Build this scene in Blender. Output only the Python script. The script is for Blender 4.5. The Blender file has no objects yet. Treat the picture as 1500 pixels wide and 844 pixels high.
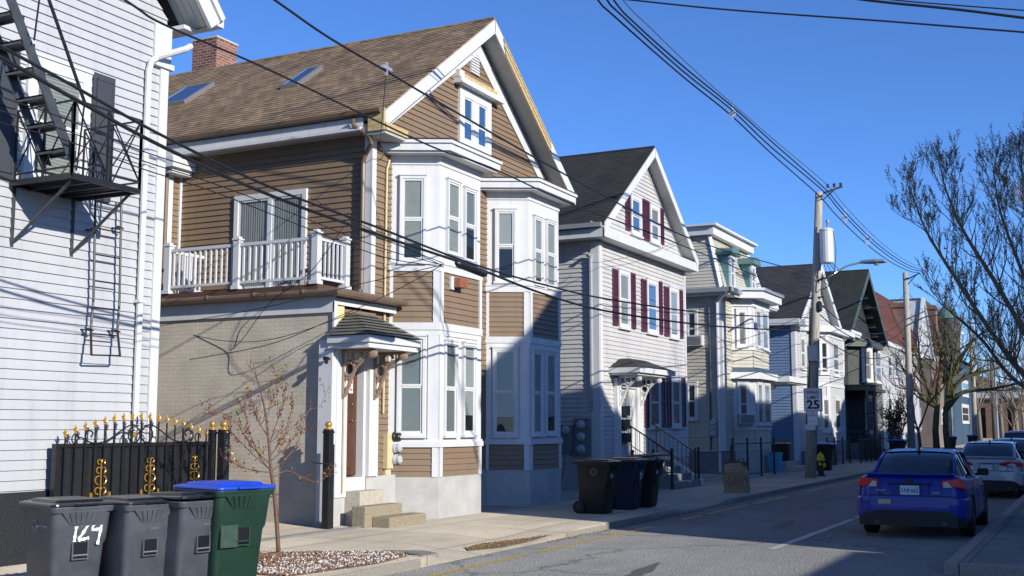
import bpy, bmesh, math, random
from mathutils import Vector, Matrix
R_ = math.radians
random.seed(7)
scn = bpy.context.scene
COL = scn.collection

# ------------------------------------------------------------------ camera geometry (metres; x = along the street, y = towards the houses)
FPX, CX, CY, HZ, CZ = 1690.0, 750.0, 422.0, 625.0, 1.85
PITCH = math.atan((HZ-CY)/FPX); YAW = R_(26.9)
FW = Vector((math.cos(YAW)*math.cos(PITCH), math.sin(YAW)*math.cos(PITCH), math.sin(PITCH)))
RT = Vector((math.sin(YAW), -math.cos(YAW), 0))
UP = RT.cross(FW)
def ray(px, py): return FW + RT*((px-CX)/FPX) - UP*((py-CY)/FPX)
def atz(px, py, z): d = ray(px, py); t = (z-CZ)/d.z; return Vector((d.x*t, d.y*t, z))
def aty(px, py, y): d = ray(px, py); t = y/d.y; return Vector((d.x*t, y, CZ+d.z*t))
def atx(px, py, x): d = ray(px, py); t = x/d.x; return Vector((x, d.y*t, CZ+d.z*t))

cam_d = bpy.data.cameras.new('camera'); cam = bpy.data.objects.new('camera', cam_d); COL.objects.link(cam)
cam.location = (0, 0, CZ)
cam.rotation_euler = Matrix((RT, UP, -FW)).transposed().to_euler()
cam_d.sensor_width = 36; cam_d.lens = 36*FPX/1500; cam_d.clip_end = 2000; cam_d.clip_start = .1
scn.camera = cam
scn.render.resolution_x = 1024; scn.render.resolution_y = 576

# ------------------------------------------------------------------ light
SUN_AZ, SUN_EL = R_(70), R_(21)       # travel direction in plan from +x
sdir = Vector((math.cos(SUN_AZ)*math.cos(SUN_EL), math.sin(SUN_AZ)*math.cos(SUN_EL), -math.sin(SUN_EL)))
sl = bpy.data.lights.new('sun', 'SUN'); sl.energy = 4.2; sl.angle = R_(.53); sl.color = (1, .96, .87)
so = bpy.data.objects.new('sun', sl); COL.objects.link(so); so.rotation_euler = sdir.to_track_quat('-Z', 'Y').to_euler()
w = bpy.data.worlds.new('World'); scn.world = w; w.use_nodes = True
nt = w.node_tree; nt.nodes.clear()
sky = nt.nodes.new('ShaderNodeTexSky'); sky.sky_type = 'NISHITA'; sky.sun_disc = False
sky.sun_elevation = SUN_EL; sky.sun_rotation = math.atan2(-sdir.x, -sdir.y)
sky.air_density = .9; sky.dust_density = .0; sky.ozone_density = 9.0; sky.altitude = 1500
bg = nt.nodes.new('ShaderNodeBackground'); bg.inputs[1].default_value = .145
wo = nt.nodes.new('ShaderNodeOutputWorld')
tint = nt.nodes.new('ShaderNodeVectorMath'); tint.operation = 'MULTIPLY'; tint.inputs[1].default_value = (1.10, 1.02, 1.05)
nt.links.new(sky.outputs[0], tint.inputs[0]); nt.links.new(tint.outputs[0], bg.inputs[0]); nt.links.new(bg.outputs[0], wo.inputs[0])
scn.view_settings.view_transform = 'Standard'; scn.view_settings.look = 'None'
scn.view_settings.exposure = 0.40; scn.view_settings.gamma = 1; scn.view_settings.use_curve_mapping = False

# ------------------------------------------------------------------ materials
def _nt(name):
    m = bpy.data.materials.new(name); m.use_nodes = True
    n = m.node_tree; b = n.nodes['Principled BSDF']; return m, n, b
def _coords(n, swap=None, scale=1.0):
    tc = n.nodes.new('ShaderNodeNewGeometry')
    out = tc.outputs['Position']
    if swap:
        s = n.nodes.new('ShaderNodeSeparateXYZ'); c = n.nodes.new('ShaderNodeCombineXYZ')
        n.links.new(out, s.inputs[0])
        for i, ch in enumerate(swap):
            if ch in 'XYZ': n.links.new(s.outputs['XYZ'.index(ch)], c.inputs[i])
        out = c.outputs[0]
    return out
def mat(name, col, rough=.6, var=.08, nscale=3.0, bump=0.0, bscale=60, metal=0, spec=.5, stretch=None, coat=0):
    m, n, b = _nt(name)
    b.inputs['Roughness'].default_value = rough; b.inputs['Metallic'].default_value = metal
    b.inputs['Specular IOR Level'].default_value = spec
    if coat: b.inputs['Coat Weight'].default_value = coat; b.inputs['Coat Roughness'].default_value = .04
    pos = _coords(n)
    if stretch:
        mp = n.nodes.new('ShaderNodeMapping'); mp.inputs['Scale'].default_value = stretch
        n.links.new(pos, mp.inputs[0]); pos = mp.outputs[0]
    nz = n.nodes.new('ShaderNodeTexNoise'); nz.inputs['Scale'].default_value = nscale; nz.inputs['Detail'].default_value = 6
    nz.inputs['Roughness'].default_value = .65
    n.links.new(pos, nz.inputs['Vector'])
    r = n.nodes.new('ShaderNodeMapRange'); r.inputs[1].default_value = .3; r.inputs[2].default_value = .7
    r.inputs[3].default_value = 1-var; r.inputs[4].default_value = 1+var
    n.links.new(nz.outputs[0], r.inputs[0])
    mx = n.nodes.new('ShaderNodeVectorMath'); mx.operation = 'SCALE'; mx.inputs[0].default_value = col
    n.links.new(r.outputs[0], mx.inputs['Scale']); n.links.new(mx.outputs[0], b.inputs['Base Color'])
    if name.endswith(('siding', 'clapboard', 'trim')):
        mp2 = n.nodes.new('ShaderNodeMapping'); mp2.inputs['Scale'].default_value = (5, 5, .3); n.links.new(_coords(n), mp2.inputs[0])
        n3 = n.nodes.new('ShaderNodeTexNoise'); n3.inputs['Scale'].default_value = 1.0; n3.inputs['Detail'].default_value = 8; n3.inputs['Roughness'].default_value = .7; n.links.new(mp2.outputs[0], n3.inputs['Vector'])
        r3 = n.nodes.new('ShaderNodeMapRange'); r3.inputs[1].default_value = .32; r3.inputs[2].default_value = .5; r3.inputs[3].default_value = .88; r3.inputs[4].default_value = 1.0; n.links.new(n3.outputs[0], r3.inputs[0])
        m3 = n.nodes.new('ShaderNodeMath'); m3.operation = 'MULTIPLY'; n.links.new(r.outputs[0], m3.inputs[0]); n.links.new(r3.outputs[0], m3.inputs[1]); n.links.new(m3.outputs[0], mx.inputs['Scale'])
    if bump:
        n2 = n.nodes.new('ShaderNodeTexNoise'); n2.inputs['Scale'].default_value = bscale; n2.inputs['Detail'].default_value = 4
        n.links.new(pos, n2.inputs['Vector'])
        bp = n.nodes.new('ShaderNodeBump'); bp.inputs['Strength'].default_value = bump; bp.inputs['Distance'].default_value = .02
        n.links.new(n2.outputs[0], bp.inputs['Height']); n.links.new(bp.outputs[0], b.inputs['Normal'])
    return m
def brickmat(name, c1, c2, mortar, swap, bw=.2, bh=.067, ms=.006, rough=.85, bump=.6, var=.15, offs=.5, paintvar=0):
    m, n, b = _nt(name); b.inputs['Roughness'].default_value = rough
    pos = _coords(n, swap)
    br = n.nodes.new('ShaderNodeTexBrick'); br.inputs['Scale'].default_value = 1
    br.inputs['Brick Width'].default_value = bw; br.inputs['Row Height'].default_value = bh
    br.inputs['Mortar Size'].default_value = ms; br.inputs['Mortar Smooth'].default_value = .2; br.offset = offs
    br.inputs['Color1'].default_value = (*c1, 1); br.inputs['Color2'].default_value = (*c2, 1); br.inputs['Mortar'].default_value = (*mortar, 1)
    # slight wobble so the courses are not ruler straight
    wz = n.nodes.new('ShaderNodeTexNoise'); wz.inputs['Scale'].default_value = 2.5; n.links.new(pos, wz.inputs['Vector'])
    sb = n.nodes.new('ShaderNodeVectorMath'); sb.operation = 'MULTIPLY_ADD'; sb.inputs[1].default_value = (.03, .03, .03)
    n.links.new(wz.outputs['Color'], sb.inputs[0]); n.links.new(pos, sb.inputs[2])
    n.links.new(sb.outputs[0], br.inputs['Vector'])
    nz = n.nodes.new('ShaderNodeTexNoise'); nz.inputs['Scale'].default_value = 1.3; nz.inputs['Detail'].default_value = 7
    n.links.new(pos, nz.inputs['Vector'])
    r = n.nodes.new('ShaderNodeMapRange'); r.inputs[1].default_value = .3; r.inputs[2].default_value = .7
    r.inputs[3].default_value = 1-var; r.inputs[4].default_value = 1+var; n.links.new(nz.outputs[0], r.inputs[0])
    mx = n.nodes.new('ShaderNodeVectorMath'); mx.operation = 'SCALE'
    n.links.new(br.outputs['Color'], mx.inputs[0]); n.links.new(r.outputs[0], mx.inputs['Scale']); n.links.new(mx.outputs[0], b.inputs['Base Color'])
    n2 = n.nodes.new('ShaderNodeTexNoise'); n2.inputs['Scale'].default_value = 25; n2.inputs['Detail'].default_value = 5; n.links.new(pos, n2.inputs['Vector'])
    ad = n.nodes.new('ShaderNodeMath'); ad.operation = 'MULTIPLY_ADD'; ad.inputs[1].default_value = -.8
    n.links.new(br.outputs['Fac'], ad.inputs[0]); n.links.new(n2.outputs[0], ad.inputs[2])
    bp = n.nodes.new('ShaderNodeBump'); bp.inputs['Strength'].default_value = bump; bp.inputs['Distance'].default_value = .012
    n.links.new(ad.outputs[0], bp.inputs['Height']); n.links.new(bp.outputs[0], b.inputs['Normal'])
    return m
def groundmat(name, col, speck, sscale, crack=0, joint=None, var=.2, patch=None, rough=.9):
    m, n, b = _nt(name); b.inputs['Roughness'].default_value = rough; b.inputs['Specular IOR Level'].default_value = .3; b.inputs['Diffuse Roughness'].default_value = 1.0
    pos = _coords(n)
    def noise(sc, det=6):
        z = n.nodes.new('ShaderNodeTexNoise'); z.inputs['Scale'].default_value = sc; z.inputs['Detail'].default_value = det
        n.links.new(pos, z.inputs['Vector']); return z.outputs[0]
    def mr(x, a, bb, c, d):
        r = n.nodes.new('ShaderNodeMapRange'); n.links.new(x, r.inputs[0])
        for i, q in enumerate((a, bb, c, d)): r.inputs[i+1].default_value = q
        return r.outputs[0]
    def mul(x, y):
        q = n.nodes.new('ShaderNodeMath'); q.operation = 'MULTIPLY'; n.links.new(x, q.inputs[0]); n.links.new(y, q.inputs[1]); return q.outputs[0]
    f = mul(mr(noise(.35), .3, .7, 1-var, 1+var), mr(noise(2.2), .3, .7, 1-var*.5, 1+var*.5))
    f = mul(f, mr(noise(sscale, 2), .35, .65, 1-speck, 1+speck))
    mps = n.nodes.new('ShaderNodeMapping'); mps.inputs['Scale'].default_value = (.12, 1.6, 1); n.links.new(pos, mps.inputs[0])
    zs = n.nodes.new('ShaderNodeTexNoise'); zs.inputs['Scale'].default_value = 1.2; zs.inputs['Detail'].default_value = 5; n.links.new(mps.outputs[0], zs.inputs['Vector'])
    f = mul(f, mr(zs.outputs[0], .3, .7, 1-var*.6, 1+var*.6))
    if crack:
        v = n.nodes.new('ShaderNodeTexVoronoi'); v.feature = 'DISTANCE_TO_EDGE'; v.inputs['Scale'].default_value = crack
        wv = n.nodes.new('ShaderNodeTexNoise'); wv.inputs['Scale'].default_value = 2; wv.inputs['Detail'].default_value = 6; n.links.new(pos, wv.inputs['Vector'])
        ma = n.nodes.new('ShaderNodeVectorMath'); ma.operation = 'MULTIPLY_ADD'; ma.inputs[1].default_value = (.7, .7, .7)
        n.links.new(wv.outputs['Color'], ma.inputs[0]); n.links.new(pos, ma.inputs[2]); n.links.new(ma.outputs[0], v.inputs['Vector'])
        f = mul(f, mr(v.outputs['Distance'], 0, .012, .55, 1))
    if joint:
        br = n.nodes.new('ShaderNodeTexBrick'); br.offset = 0
        br.inputs['Scale'].default_value = 1; br.inputs['Brick Width'].default_value = joint[0]; br.inputs['Row Height'].default_value = joint[1]; br.inputs['Mortar Size'].default_value = .012
        br.inputs['Color1'].default_value = (.9, .9, .9, 1); br.inputs['Color2'].default_value = (1.08, 1.08, 1.08, 1); br.inputs['Mortar'].default_value = (.45, .45, .45, 1)
        n.links.new(pos, br.inputs['Vector'])
        sp = n.nodes.new('ShaderNodeSeparateColor'); n.links.new(br.outputs['Color'], sp.inputs[0]); f = mul(f, sp.outputs[0])
    mx = n.nodes.new('ShaderNodeVectorMath'); mx.operation = 'SCALE'; mx.inputs[0].default_value = col; n.links.new(f, mx.inputs['Scale'])
    n.links.new(mx.outputs[0], b.inputs['Base Color'])
    bp = n.nodes.new('ShaderNodeBump'); bp.inputs['Strength'].default_value = .9; bp.inputs['Distance'].default_value = .014
    n.links.new(noise(sscale*.7, 3), bp.inputs['Height']); n.links.new(bp.outputs[0], b.inputs['Normal'])
    return m
def glassmat():
    m, n, b = _nt('window glass'); n.nodes.remove(b)
    o = [x for x in n.nodes if x.type == 'OUTPUT_MATERIAL'][0]
    t = n.nodes.new('ShaderNodeBsdfTransparent'); t.inputs[0].default_value = (.72, .76, .76, 1)
    g = n.nodes.new('ShaderNodeBsdfGlossy'); g.inputs['Roughness'].default_value = .01; g.inputs[0].default_value = (.95, .97, 1, 1)
    geo = n.nodes.new('ShaderNodeNewGeometry'); fr = n.nodes.new('ShaderNodeMath'); fr.operation = 'MULTIPLY_ADD'; fr.inputs[1].default_value = .85; fr.inputs[2].default_value = .045
    dt = n.nodes.new('ShaderNodeVectorMath'); dt.operation = 'DOT_PRODUCT'; n.links.new(geo.outputs['Normal'], dt.inputs[0]); n.links.new(geo.outputs['Incoming'], dt.inputs[1])
    ab = n.nodes.new('ShaderNodeMath'); ab.operation = 'ABSOLUTE'; n.links.new(dt.outputs['Value'], ab.inputs[0])
    om = n.nodes.new('ShaderNodeMath'); om.operation = 'SUBTRACT'; om.inputs[0].default_value = 1.0; n.links.new(ab.outputs[0], om.inputs[1])
    pw = n.nodes.new('ShaderNodeMath'); pw.operation = 'POWER'; pw.inputs[1].default_value = 4.5; n.links.new(om.outputs[0], pw.inputs[0]); n.links.new(pw.outputs[0], fr.inputs[0])
    nz = n.nodes.new('ShaderNodeTexNoise'); nz.inputs['Scale'].default_value = 1.6
    n.links.new(geo.outputs['Position'], nz.inputs['Vector'])
    bp = n.nodes.new('ShaderNodeBump'); bp.inputs['Strength'].default_value = .25; bp.inputs['Distance'].default_value = .02
    n.links.new(nz.outputs[0], bp.inputs['Height']); n.links.new(bp.outputs[0], g.inputs['Normal'])
    mx = n.nodes.new('ShaderNodeMixShader'); n.links.new(fr.outputs[0], mx.inputs[0]); n.links.new(t.outputs[0], mx.inputs[1]); n.links.new(g.outputs[0], mx.inputs[2])
    n.links.new(mx.outputs[0], o.inputs[0]); return m

M = {}
M['white'] = mat('white painted trim', (.64, .64, .64), .5, .05, 2)
M['white_metal'] = mat('white enamelled metal', (.60, .61, .62), .35, .03, 5)
M['grey_soffit'] = mat('grey soffit', (.42, .42, .41), .7, .08, 4)
M['sid_grey'] = mat('pale grey lap siding', (.47, .47, .485), .55, .05, 1.2)
M['sid_brown'] = mat('brown lap siding', (.225, .155, .098), .55, .07, 1.2)
M['sid_white'] = mat('off white lap siding', (.53, .515, .50), .55, .07, 1.0)
M['sid_cream'] = mat('cream lap siding', (.50, .475, .39), .55, .08, 1.0)
M['sid_blue'] = mat('blue lap siding', (.15, .23, .38), .55, .08, 1.0)
M['sid_pale'] = mat('pale lap siding', (.50, .50, .50), .55, .08, 1.0)
M['sid_dark'] = mat('dark green clapboard', (.035, .04, .036), .6, .2, 1.5)
M['sid_teal'] = mat('slate teal clapboard', (.05, .085, .12), .6, .15, 1.5)
M['trim_dark'] = mat('dark green trim', (.06, .075, .06), .5, .15, 3)
M['brown_trim'] = mat('brown fascia board', (.10, .055, .035), .5, .1, 3)
M['tan_metal'] = mat('tan gutter metal', (.15, .10, .065), .4, .1, 3)
M['grey_metal'] = mat('grey galvanized metal', (.38, .40, .42), .4, .1, 4, metal=.4)
M['raw_wood'] = mat('weathered raw pine boards', (.52, .39, .18), .8, .35, 5, bump=.3, bscale=25, stretch=(1, 1, 6))
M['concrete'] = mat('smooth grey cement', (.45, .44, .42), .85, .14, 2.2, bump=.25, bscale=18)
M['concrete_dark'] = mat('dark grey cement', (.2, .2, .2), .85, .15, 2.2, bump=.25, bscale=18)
M['aggregate'] = mat('rough aggregate step', (.33, .28, .19), .95, .4, 38, bump=.9, bscale=70)
M['step_smooth'] = mat('worn concrete step', (.47, .42, .34), .9, .15, 12, bump=.4, bscale=60)
M['black_stone'] = mat('black textured base coat', (.018, .019, .022), .6, .3, 30, bump=.6, bscale=40)
M['iron'] = mat('black painted iron', (.018, .018, .02), .35, .2, 8)
M['iron_grey'] = mat('weathered iron', (.05, .055, .065), .45, .25, 8)
M['gold'] = mat('gold paint', (.55, .31, .06), .35, .15, 30, metal=.5)
M['shutter_grey'] = mat('charcoal shutter', (.05, .055, .065), .5, .08, 4)
M['shutter_plum'] = mat('plum shutter', (.085, .02, .042), .5, .1, 4)
M['shutter_green'] = mat('dark shutter', (.02, .03, .03), .5, .1, 4)
M['glass'] = glassmat()
M['pane_dark'] = mat('dark window glass', (.03, .035, .04), .04, .3, 1.5, spec=1.0)
M['pane_mid'] = mat('curtained window glass', (.16, .16, .155), .06, .3, 2.5, spec=.9, stretch=(1, 1, .25))
M['pane_sky'] = mat('clear window glass', (.02, .025, .03), .02, .2, 1.5, spec=2.2)
M['pane_sky'].node_tree.nodes['Principled BSDF'].inputs['IOR'].default_value = 2.1
M['blind'] = mat('window blind', (.50, .50, .47), .8, .05, 3)
M['blind_screen'] = mat('insect screen', (.27, .28, .28), .9, .05, 3)
M['curtain'] = mat('grey curtain', (.42, .42, .41), .9, .25, 9, stretch=(1, 1, .05))
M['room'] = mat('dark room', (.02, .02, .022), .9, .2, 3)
M['door_brown'] = mat('brown stained door', (.09, .035, .02), .4, .2, 4)
M['brass'] = mat('brass', (.6, .42, .15), .25, .05, 4, metal=1)
M['bracket_brown'] = mat('brown scrollwork', (.27, .19, .14), .55, .08, 6)
M['meter_cream'] = mat('cream painted meter board', (.62, .52, .30), .6, .08, 4)
M['meter_glass'] = mat('meter dome', (.45, .48, .52), .12, .1, 8, spec=.9)
M['meter_grey'] = mat('grey meter box', (.16, .18, .20), .5, .1, 4)
M['brick_paint'] = brickmat('tan painted brick', (.52, .455, .36), (.56, .49, .39), (.50, .435, .345), 'YZ', .21, .075, .007, .8, .55, .16)
M['brick_red_x'] = brickmat('red chimney brick', (.32, .11, .065), (.10, .045, .035), (.35, .31, .26), 'YZ', .2, .075, .009)
M['brick_red_y'] = brickmat('red chimney brick face', (.32, .11, .065), (.14, .055, .04), (.35, .31, .26), 'XZ', .2, .075, .009)
M['brick_far'] = brickmat('brown brick', (.22, .10, .06), (.15, .07, .045), (.25, .2, .16), 'YZ', .3, .1, .012)
def roofmat(name, c1, c2, c3, swap='YZ', bw=.28, bh=.085):
    m = brickmat(name, c1, c2, c3, swap, bw, bh, .004, .95, .5, .26, .37); return m
M['roof_brown'] = roofmat('brown asphalt shingles', (.37, .255, .15), (.20, .135, .08), (.15, .10, .06), bw=.18)
M['roof_black'] = roofmat('black asphalt shingles', (.040, .038, .036), (.028, .027, .026), (.015, .015, .015))
M['roof_grey'] = roofmat('dark grey shingles', (.05, .05, .05), (.035, .035, .036), (.02, .02, .02))
M['roof_green'] = roofmat('dark green shingles', (.03, .038, .028), (.022, .028, .022), (.012, .014, .012))
M['roof_red'] = roofmat('red brown shingles', (.13, .04, .028), (.09, .028, .02), (.05, .02, .015))
M['roof_slate'] = roofmat('grey slate', (.09, .09, .095), (.055, .055, .06), (.03, .03, .03))
M['roof_hood'] = mat('mossy grey shingles', (.12, .12, .10), .95, .35, 14, bump=.8, bscale=30)
M['copper'] = mat('green copper', (.10, .18, .17), .5, .2, 2)
M['teal_paint'] = mat('teal dormer paint', (.09, .20, .23), .5, .1, 4)
M['asphalt'] = groundmat('asphalt', (.175, .171, .162), .55, 34, crack=.22, var=.14)
M['sidewalk'] = groundmat('sidewalk concrete', (.36, .315, .245), .14, 40, crack=0, joint=(1.5, 1.75), var=.16)
M['sidewalk_dark'] = groundmat('old sidewalk', (.20, .19, .17), .15, 45, crack=.2, joint=(1.6, 1.6), var=.2)
M['dirt'] = groundmat('packed earth and grass', (.12, .10, .06), .35, 30, var=.3)
M['mulch'] = groundmat('bark mulch', (.13, .08, .05), .5, 35, var=.3)
M['granite'] = mat('granite kerb', (.27, .245, .205), .85, .2, 22, bump=.5, bscale=50)
M['yellow_line'] = mat('worn yellow road paint', (.52, .33, .05), .8, .35, 9)
M['white_line'] = mat('worn white road paint', (.45, .45, .44), .8, .3, 9)
M['wire'] = mat('black cable', (.012, .012, .014), .5, .1, 4)
M['wire_grey'] = mat('aluminium cable', (.16, .16, .17), .45, .1, 4, metal=.5)
M['pole_wood'] = mat('weathered pole wood', (.38, .35, .30), .9, .35, 7, bump=.6, bscale=12, stretch=(3, 3, .25))
M['pole_dark'] = mat('dark pole wood', (.10, .085, .07), .9, .3, 7, stretch=(3, 3, .25))
M['alu'] = mat('brushed aluminium', (.5, .51, .53), .35, .05, 4, metal=.8)
M['bin_grey'] = mat('grey bin plastic', (.075, .082, .096), .45, .22, 5, bump=.12, bscale=120)
M['bin_lid'] = mat('dark grey bin lid', (.012, .013, .015), .26, .15, 3, bump=.1, bscale=90)
M['bin_green'] = mat('green bin plastic', (.014, .044, .030), .45, .22, 3, bump=.12, bscale=120)
M['bin_blue'] = mat('blue bin lid', (.008, .06, .58), .38, .14, 3)
M['bin_black'] = mat('dark bin plastic', (.012, .014, .014), .45, .1, 3)
M['bin_navy'] = mat('navy bin plastic', (.01, .02, .045), .45, .1, 3)
M['rubber'] = mat('black rubber', (.012, .012, .012), .8, .1, 9)
M['label_panel'] = mat('faded label panel', (.028, .062, .045), .5, .25, 20)
M['white_print'] = mat('white paint marks', (.72, .73, .75), .6, .12, 30)
M['faint_print'] = mat('faint embossed print', (.17, .185, .20), .5, .15, 30)
M['sign_white'] = mat('reflective white sign', (.78, .78, .80), .35, .03, 4)
M['sign_black'] = mat('black sign lettering', (.012, .012, .014), .4, .05, 4)
M['sign_red'] = mat('red sign lettering', (.55, .03, .04), .5, .05, 4)
M['paper_bag'] = mat('brown paper bag', (.36, .25, .15), .85, .15, 6, bump=.5, bscale=14)
M['bag_print'] = mat('bag print', (.05, .06, .05), .8, .3, 10)
M['hyd_yellow'] = mat('yellow hydrant paint', (.70, .50, .02), .45, .1, 6)
M['hyd_black'] = mat('dark hydrant paint', (.02, .025, .02), .5, .1, 6)
M['bark'] = mat('grey brown bark', (.20, .165, .12), .9, .3, 12, bump=.5, bscale=30)
M['bark_moss'] = mat('mossy bark', (.115, .11, .045), .9, .45, 5, bump=.6, bscale=25)
M['twig_red'] = mat('reddish twigs', (.16, .055, .045), .8, .3, 6)
M['bark_young'] = mat('young reddish bark', (.15, .085, .06), .6, .25, 25)
M['bud'] = mat('olive buds', (.22, .18, .10), .8, .4, 3)
M['berry'] = mat('dark red berries', (.17, .018, .018), .4, .4, 8)
M['leaf_new'] = mat('new yellow green leaves', (.26, .30, .04), .5, .3, 8)
M['ever'] = mat('ivy leaves', (.05, .06, .02), .6, .5, 5)
M['gravel'] = mat('white stone chips', (.62, .60, .57), .8, .25, 15)
M['gravel_brown'] = mat('brown bark chips', (.20, .11, .06), .9, .4, 15)
M['leaf_dead'] = mat('dead leaves', (.22, .13, .06), .9, .4, 15)
M['tub_cyan'] = mat('turquoise tub plastic', (.03, .35, .55), .45, .06, 4)
M['tub_yellow'] = mat('yellow tub lid', (.55, .42, .02), .45, .06, 4)

# ------------------------------------------------------------------ mesh builder
class Pl:
    """a wall plane: O + U*u + V*v + N*n"""
    def __init__(s, O, U, N, Vv=(0, 0, 1)):
        s.O = Vector(O); s.U = Vector(U).normalized(); s.N = Vector(N).normalized(); s.V = Vector(Vv).normalized()
    def pt(s, u, v, n=0): return s.O + s.U*u + s.V*v + s.N*n
    def px(s, x, y):
        d = ray(x, y); o = Vector((0, 0, CZ)); t = (s.O-o).dot(s.N)/d.dot(s.N); p = o+d*t-s.O
        return p.dot(s.U), p.dot(s.V)
def street(y, x0=0): return Pl((x0, y, 0), (1, 0, 0), (0, -1, 0))
def side(x): return Pl((x, 0, 0), (0, -1, 0), (-1, 0, 0))
def clipv(poly, v, keep_above):
    out = []
    for i in range(len(poly)):
        a, b = poly[i], poly[(i+1) % len(poly)]
        ia = (a[1] >= v) if keep_above else (a[1] <= v); ib = (b[1] >= v) if keep_above else (b[1] <= v)
        if ia: out.append(a)
        if ia != ib:
            t = (v-a[1])/(b[1]-a[1]); out.append((a[0]+(b[0]-a[0])*t, v))
    return out
class MB:
    def __init__(s): s.v = []; s.f = []
    def add(s, pts, faces):
        k = len(s.v); s.v += [tuple(p) for p in pts]; s.f += [tuple(k+i for i in f) for f in faces]; return s
    def poly(s, pts): return s.add(pts, [tuple(range(len(pts)))])
    def hexa(s, p): return s.add(p, [(0, 3, 2, 1), (4, 5, 6, 7), (0, 1, 5, 4), (1, 2, 6, 5), (2, 3, 7, 6), (3, 0, 4, 7)])
    def box(s, x0, x1, y0, y1, z0, z1):
        return s.hexa([(x0, y0, z0), (x1, y0, z0), (x1, y1, z0), (x0, y1, z0), (x0, y0, z1), (x1, y0, z1), (x1, y1, z1), (x0, y1, z1)])
    def fb(s, P, u0, u1, v0, v1, n0, n1):
        return s.hexa([P.pt(u0, v0, n0), P.pt(u1, v0, n0), P.pt(u1, v0, n1), P.pt(u0, v0, n1), P.pt(u0, v1, n0), P.pt(u1, v1, n0), P.pt(u1, v1, n1), P.pt(u0, v1, n1)])
    def loftpolys(s, a, b):
        n = len(a); s.add(list(a)+list(b), [tuple(range(n))[::-1], tuple(range(n, 2*n))]+[(i, (i+1) % n, n+(i+1) % n, n+i) for i in range(n)]); return s
    def prism(s, P, poly, n0, n1): return s.loftpolys([P.pt(u, v, n0) for u, v in poly], [P.pt(u, v, n1) for u, v in poly])
    def foot(s, pts, z0, z1): return s.loftpolys([(x, y, z0) for x, y in pts], [(x, y, z1) for x, y in pts])
    def bar(s, a, b, w, h=None, up=(0, 0, 1)):
        a = Vector(a); b = Vector(b); h = h or w; d = (b-a).normalized(); up = Vector(up)
        if abs(d.dot(up)) > .98: up = Vector((0, 1, 0))
        x = d.cross(up).normalized(); y = x.cross(d).normalized(); x *= w/2; y *= h/2
        return s.hexa([a-x-y, a+x-y, a+x+y, a-x+y, b-x-y, b+x-y, b+x+y, b-x+y])
    def tube(s, pts, r, n=6, r2=None):
        pts = [Vector(p) for p in pts]; m = len(pts); rs = r if isinstance(r, (list, tuple)) else [r+((r2 if r2 is not None else r)-r)*i/max(1, m-1) for i in range(m)]
        k = len(s.v); prev = None
        for i, p in enumerate(pts):
            d = (pts[min(i+1, m-1)]-pts[max(i-1, 0)])
            d = d.normalized() if d.length > 1e-9 else Vector((0, 0, 1))
            if prev is None:
                x = d.cross(Vector((0, 0, 1)) if abs(d.z) < .9 else Vector((1, 0, 0))).normalized()
            else:
                x = (prev-d*prev.dot(d)).normalized()
            prev = x; y = d.cross(x)
            for j in range(n):
                a = 2*math.pi*j/n; s.v.append(tuple(p+(x*math.cos(a)+y*math.sin(a))*rs[i]))
        for i in range(m-1):
            for j in range(n):
                s.f.append((k+i*n+j, k+i*n+(j+1) % n, k+(i+1)*n+(j+1) % n, k+(i+1)*n+j))
        s.f.append(tuple(k+j for j in range(n))[::-1]); s.f.append(tuple(k+(m-1)*n+j for j in range(n))); return s
    def lathe(s, c, prof, n=14, axis='z'):
        k = len(s.v); c = Vector(c)
        for r, h in prof:
            for j in range(n):
                a = 2*math.pi*j/n; q = (r*math.cos(a), r*math.sin(a), h)
                if axis == 'x': q = (q[2], q[0], q[1])
                if axis == 'y': q = (q[0], q[2], q[1])
                s.v.append((c.x+q[0], c.y+q[1], c.z+q[2]))
        m = len(prof)
        for i in range(m-1):
            for j in range(n): s.f.append((k+i*n+j, k+i*n+(j+1) % n, k+(i+1)*n+(j+1) % n, k+(i+1)*n+j))
        s.f.append(tuple(k+j for j in range(n))[::-1]); s.f.append(tuple(k+(m-1)*n+j for j in range(n))); return s
    def siding(s, P, poly, pitch=.115, prot=.02, base=.002, phase=0):
        vmin = min(p[1] for p in poly); vmax = max(p[1] for p in poly); v = vmin-phase
        while v < vmax:
            q = clipv(clipv(poly, v, True), v+pitch, False)
            if len(q) > 2:
                off = lambda vv: base+prot*(1-(vv-v)/pitch)
                s.poly([P.pt(u, vv, off(vv)) for u, vv in q])
                lo = [u for u, vv in q if abs(vv-max(v, vmin)) < 1e-6]
                if len(lo) >= 2:
                    v0 = max(v, vmin); a, b = min(lo), max(lo)
                    s.poly([P.pt(a, v0, 0), P.pt(b, v0, 0), P.pt(b, v0, off(v0)), P.pt(a, v0, off(v0))])
            v += pitch
        return s
    def build(s, name, m, parent=None, smooth=False, fix=True, bevel=0):
        me = bpy.data.meshes.new(name); me.from_pydata(s.v, [], s.f)
        if fix:
            bm = bmesh.new(); bm.from_mesh(me); bmesh.ops.recalc_face_normals(bm, faces=bm.faces)
            if bevel: bmesh.ops.bevel(bm, geom=[e for e in bm.edges if len(e.link_faces) == 2 and e.calc_face_angle(0) > .5], offset=bevel, segments=2, affect='EDGES', profile=.5, clamp_overlap=True)
            bm.to_mesh(me); bm.free()
        me.materials.append(M[m] if isinstance(m, str) else m)
        if smooth:
            for p in me.polygons: p.use_smooth = True
        me.update()
        o = bpy.data.objects.new(name, me); COL.objects.link(o)
        if parent: adopt(o, parent)
        return o
def world(o):
    return world(o.parent) @ o.matrix_parent_inverse @ o.matrix_basis if o.parent else o.matrix_basis.copy()
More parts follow.
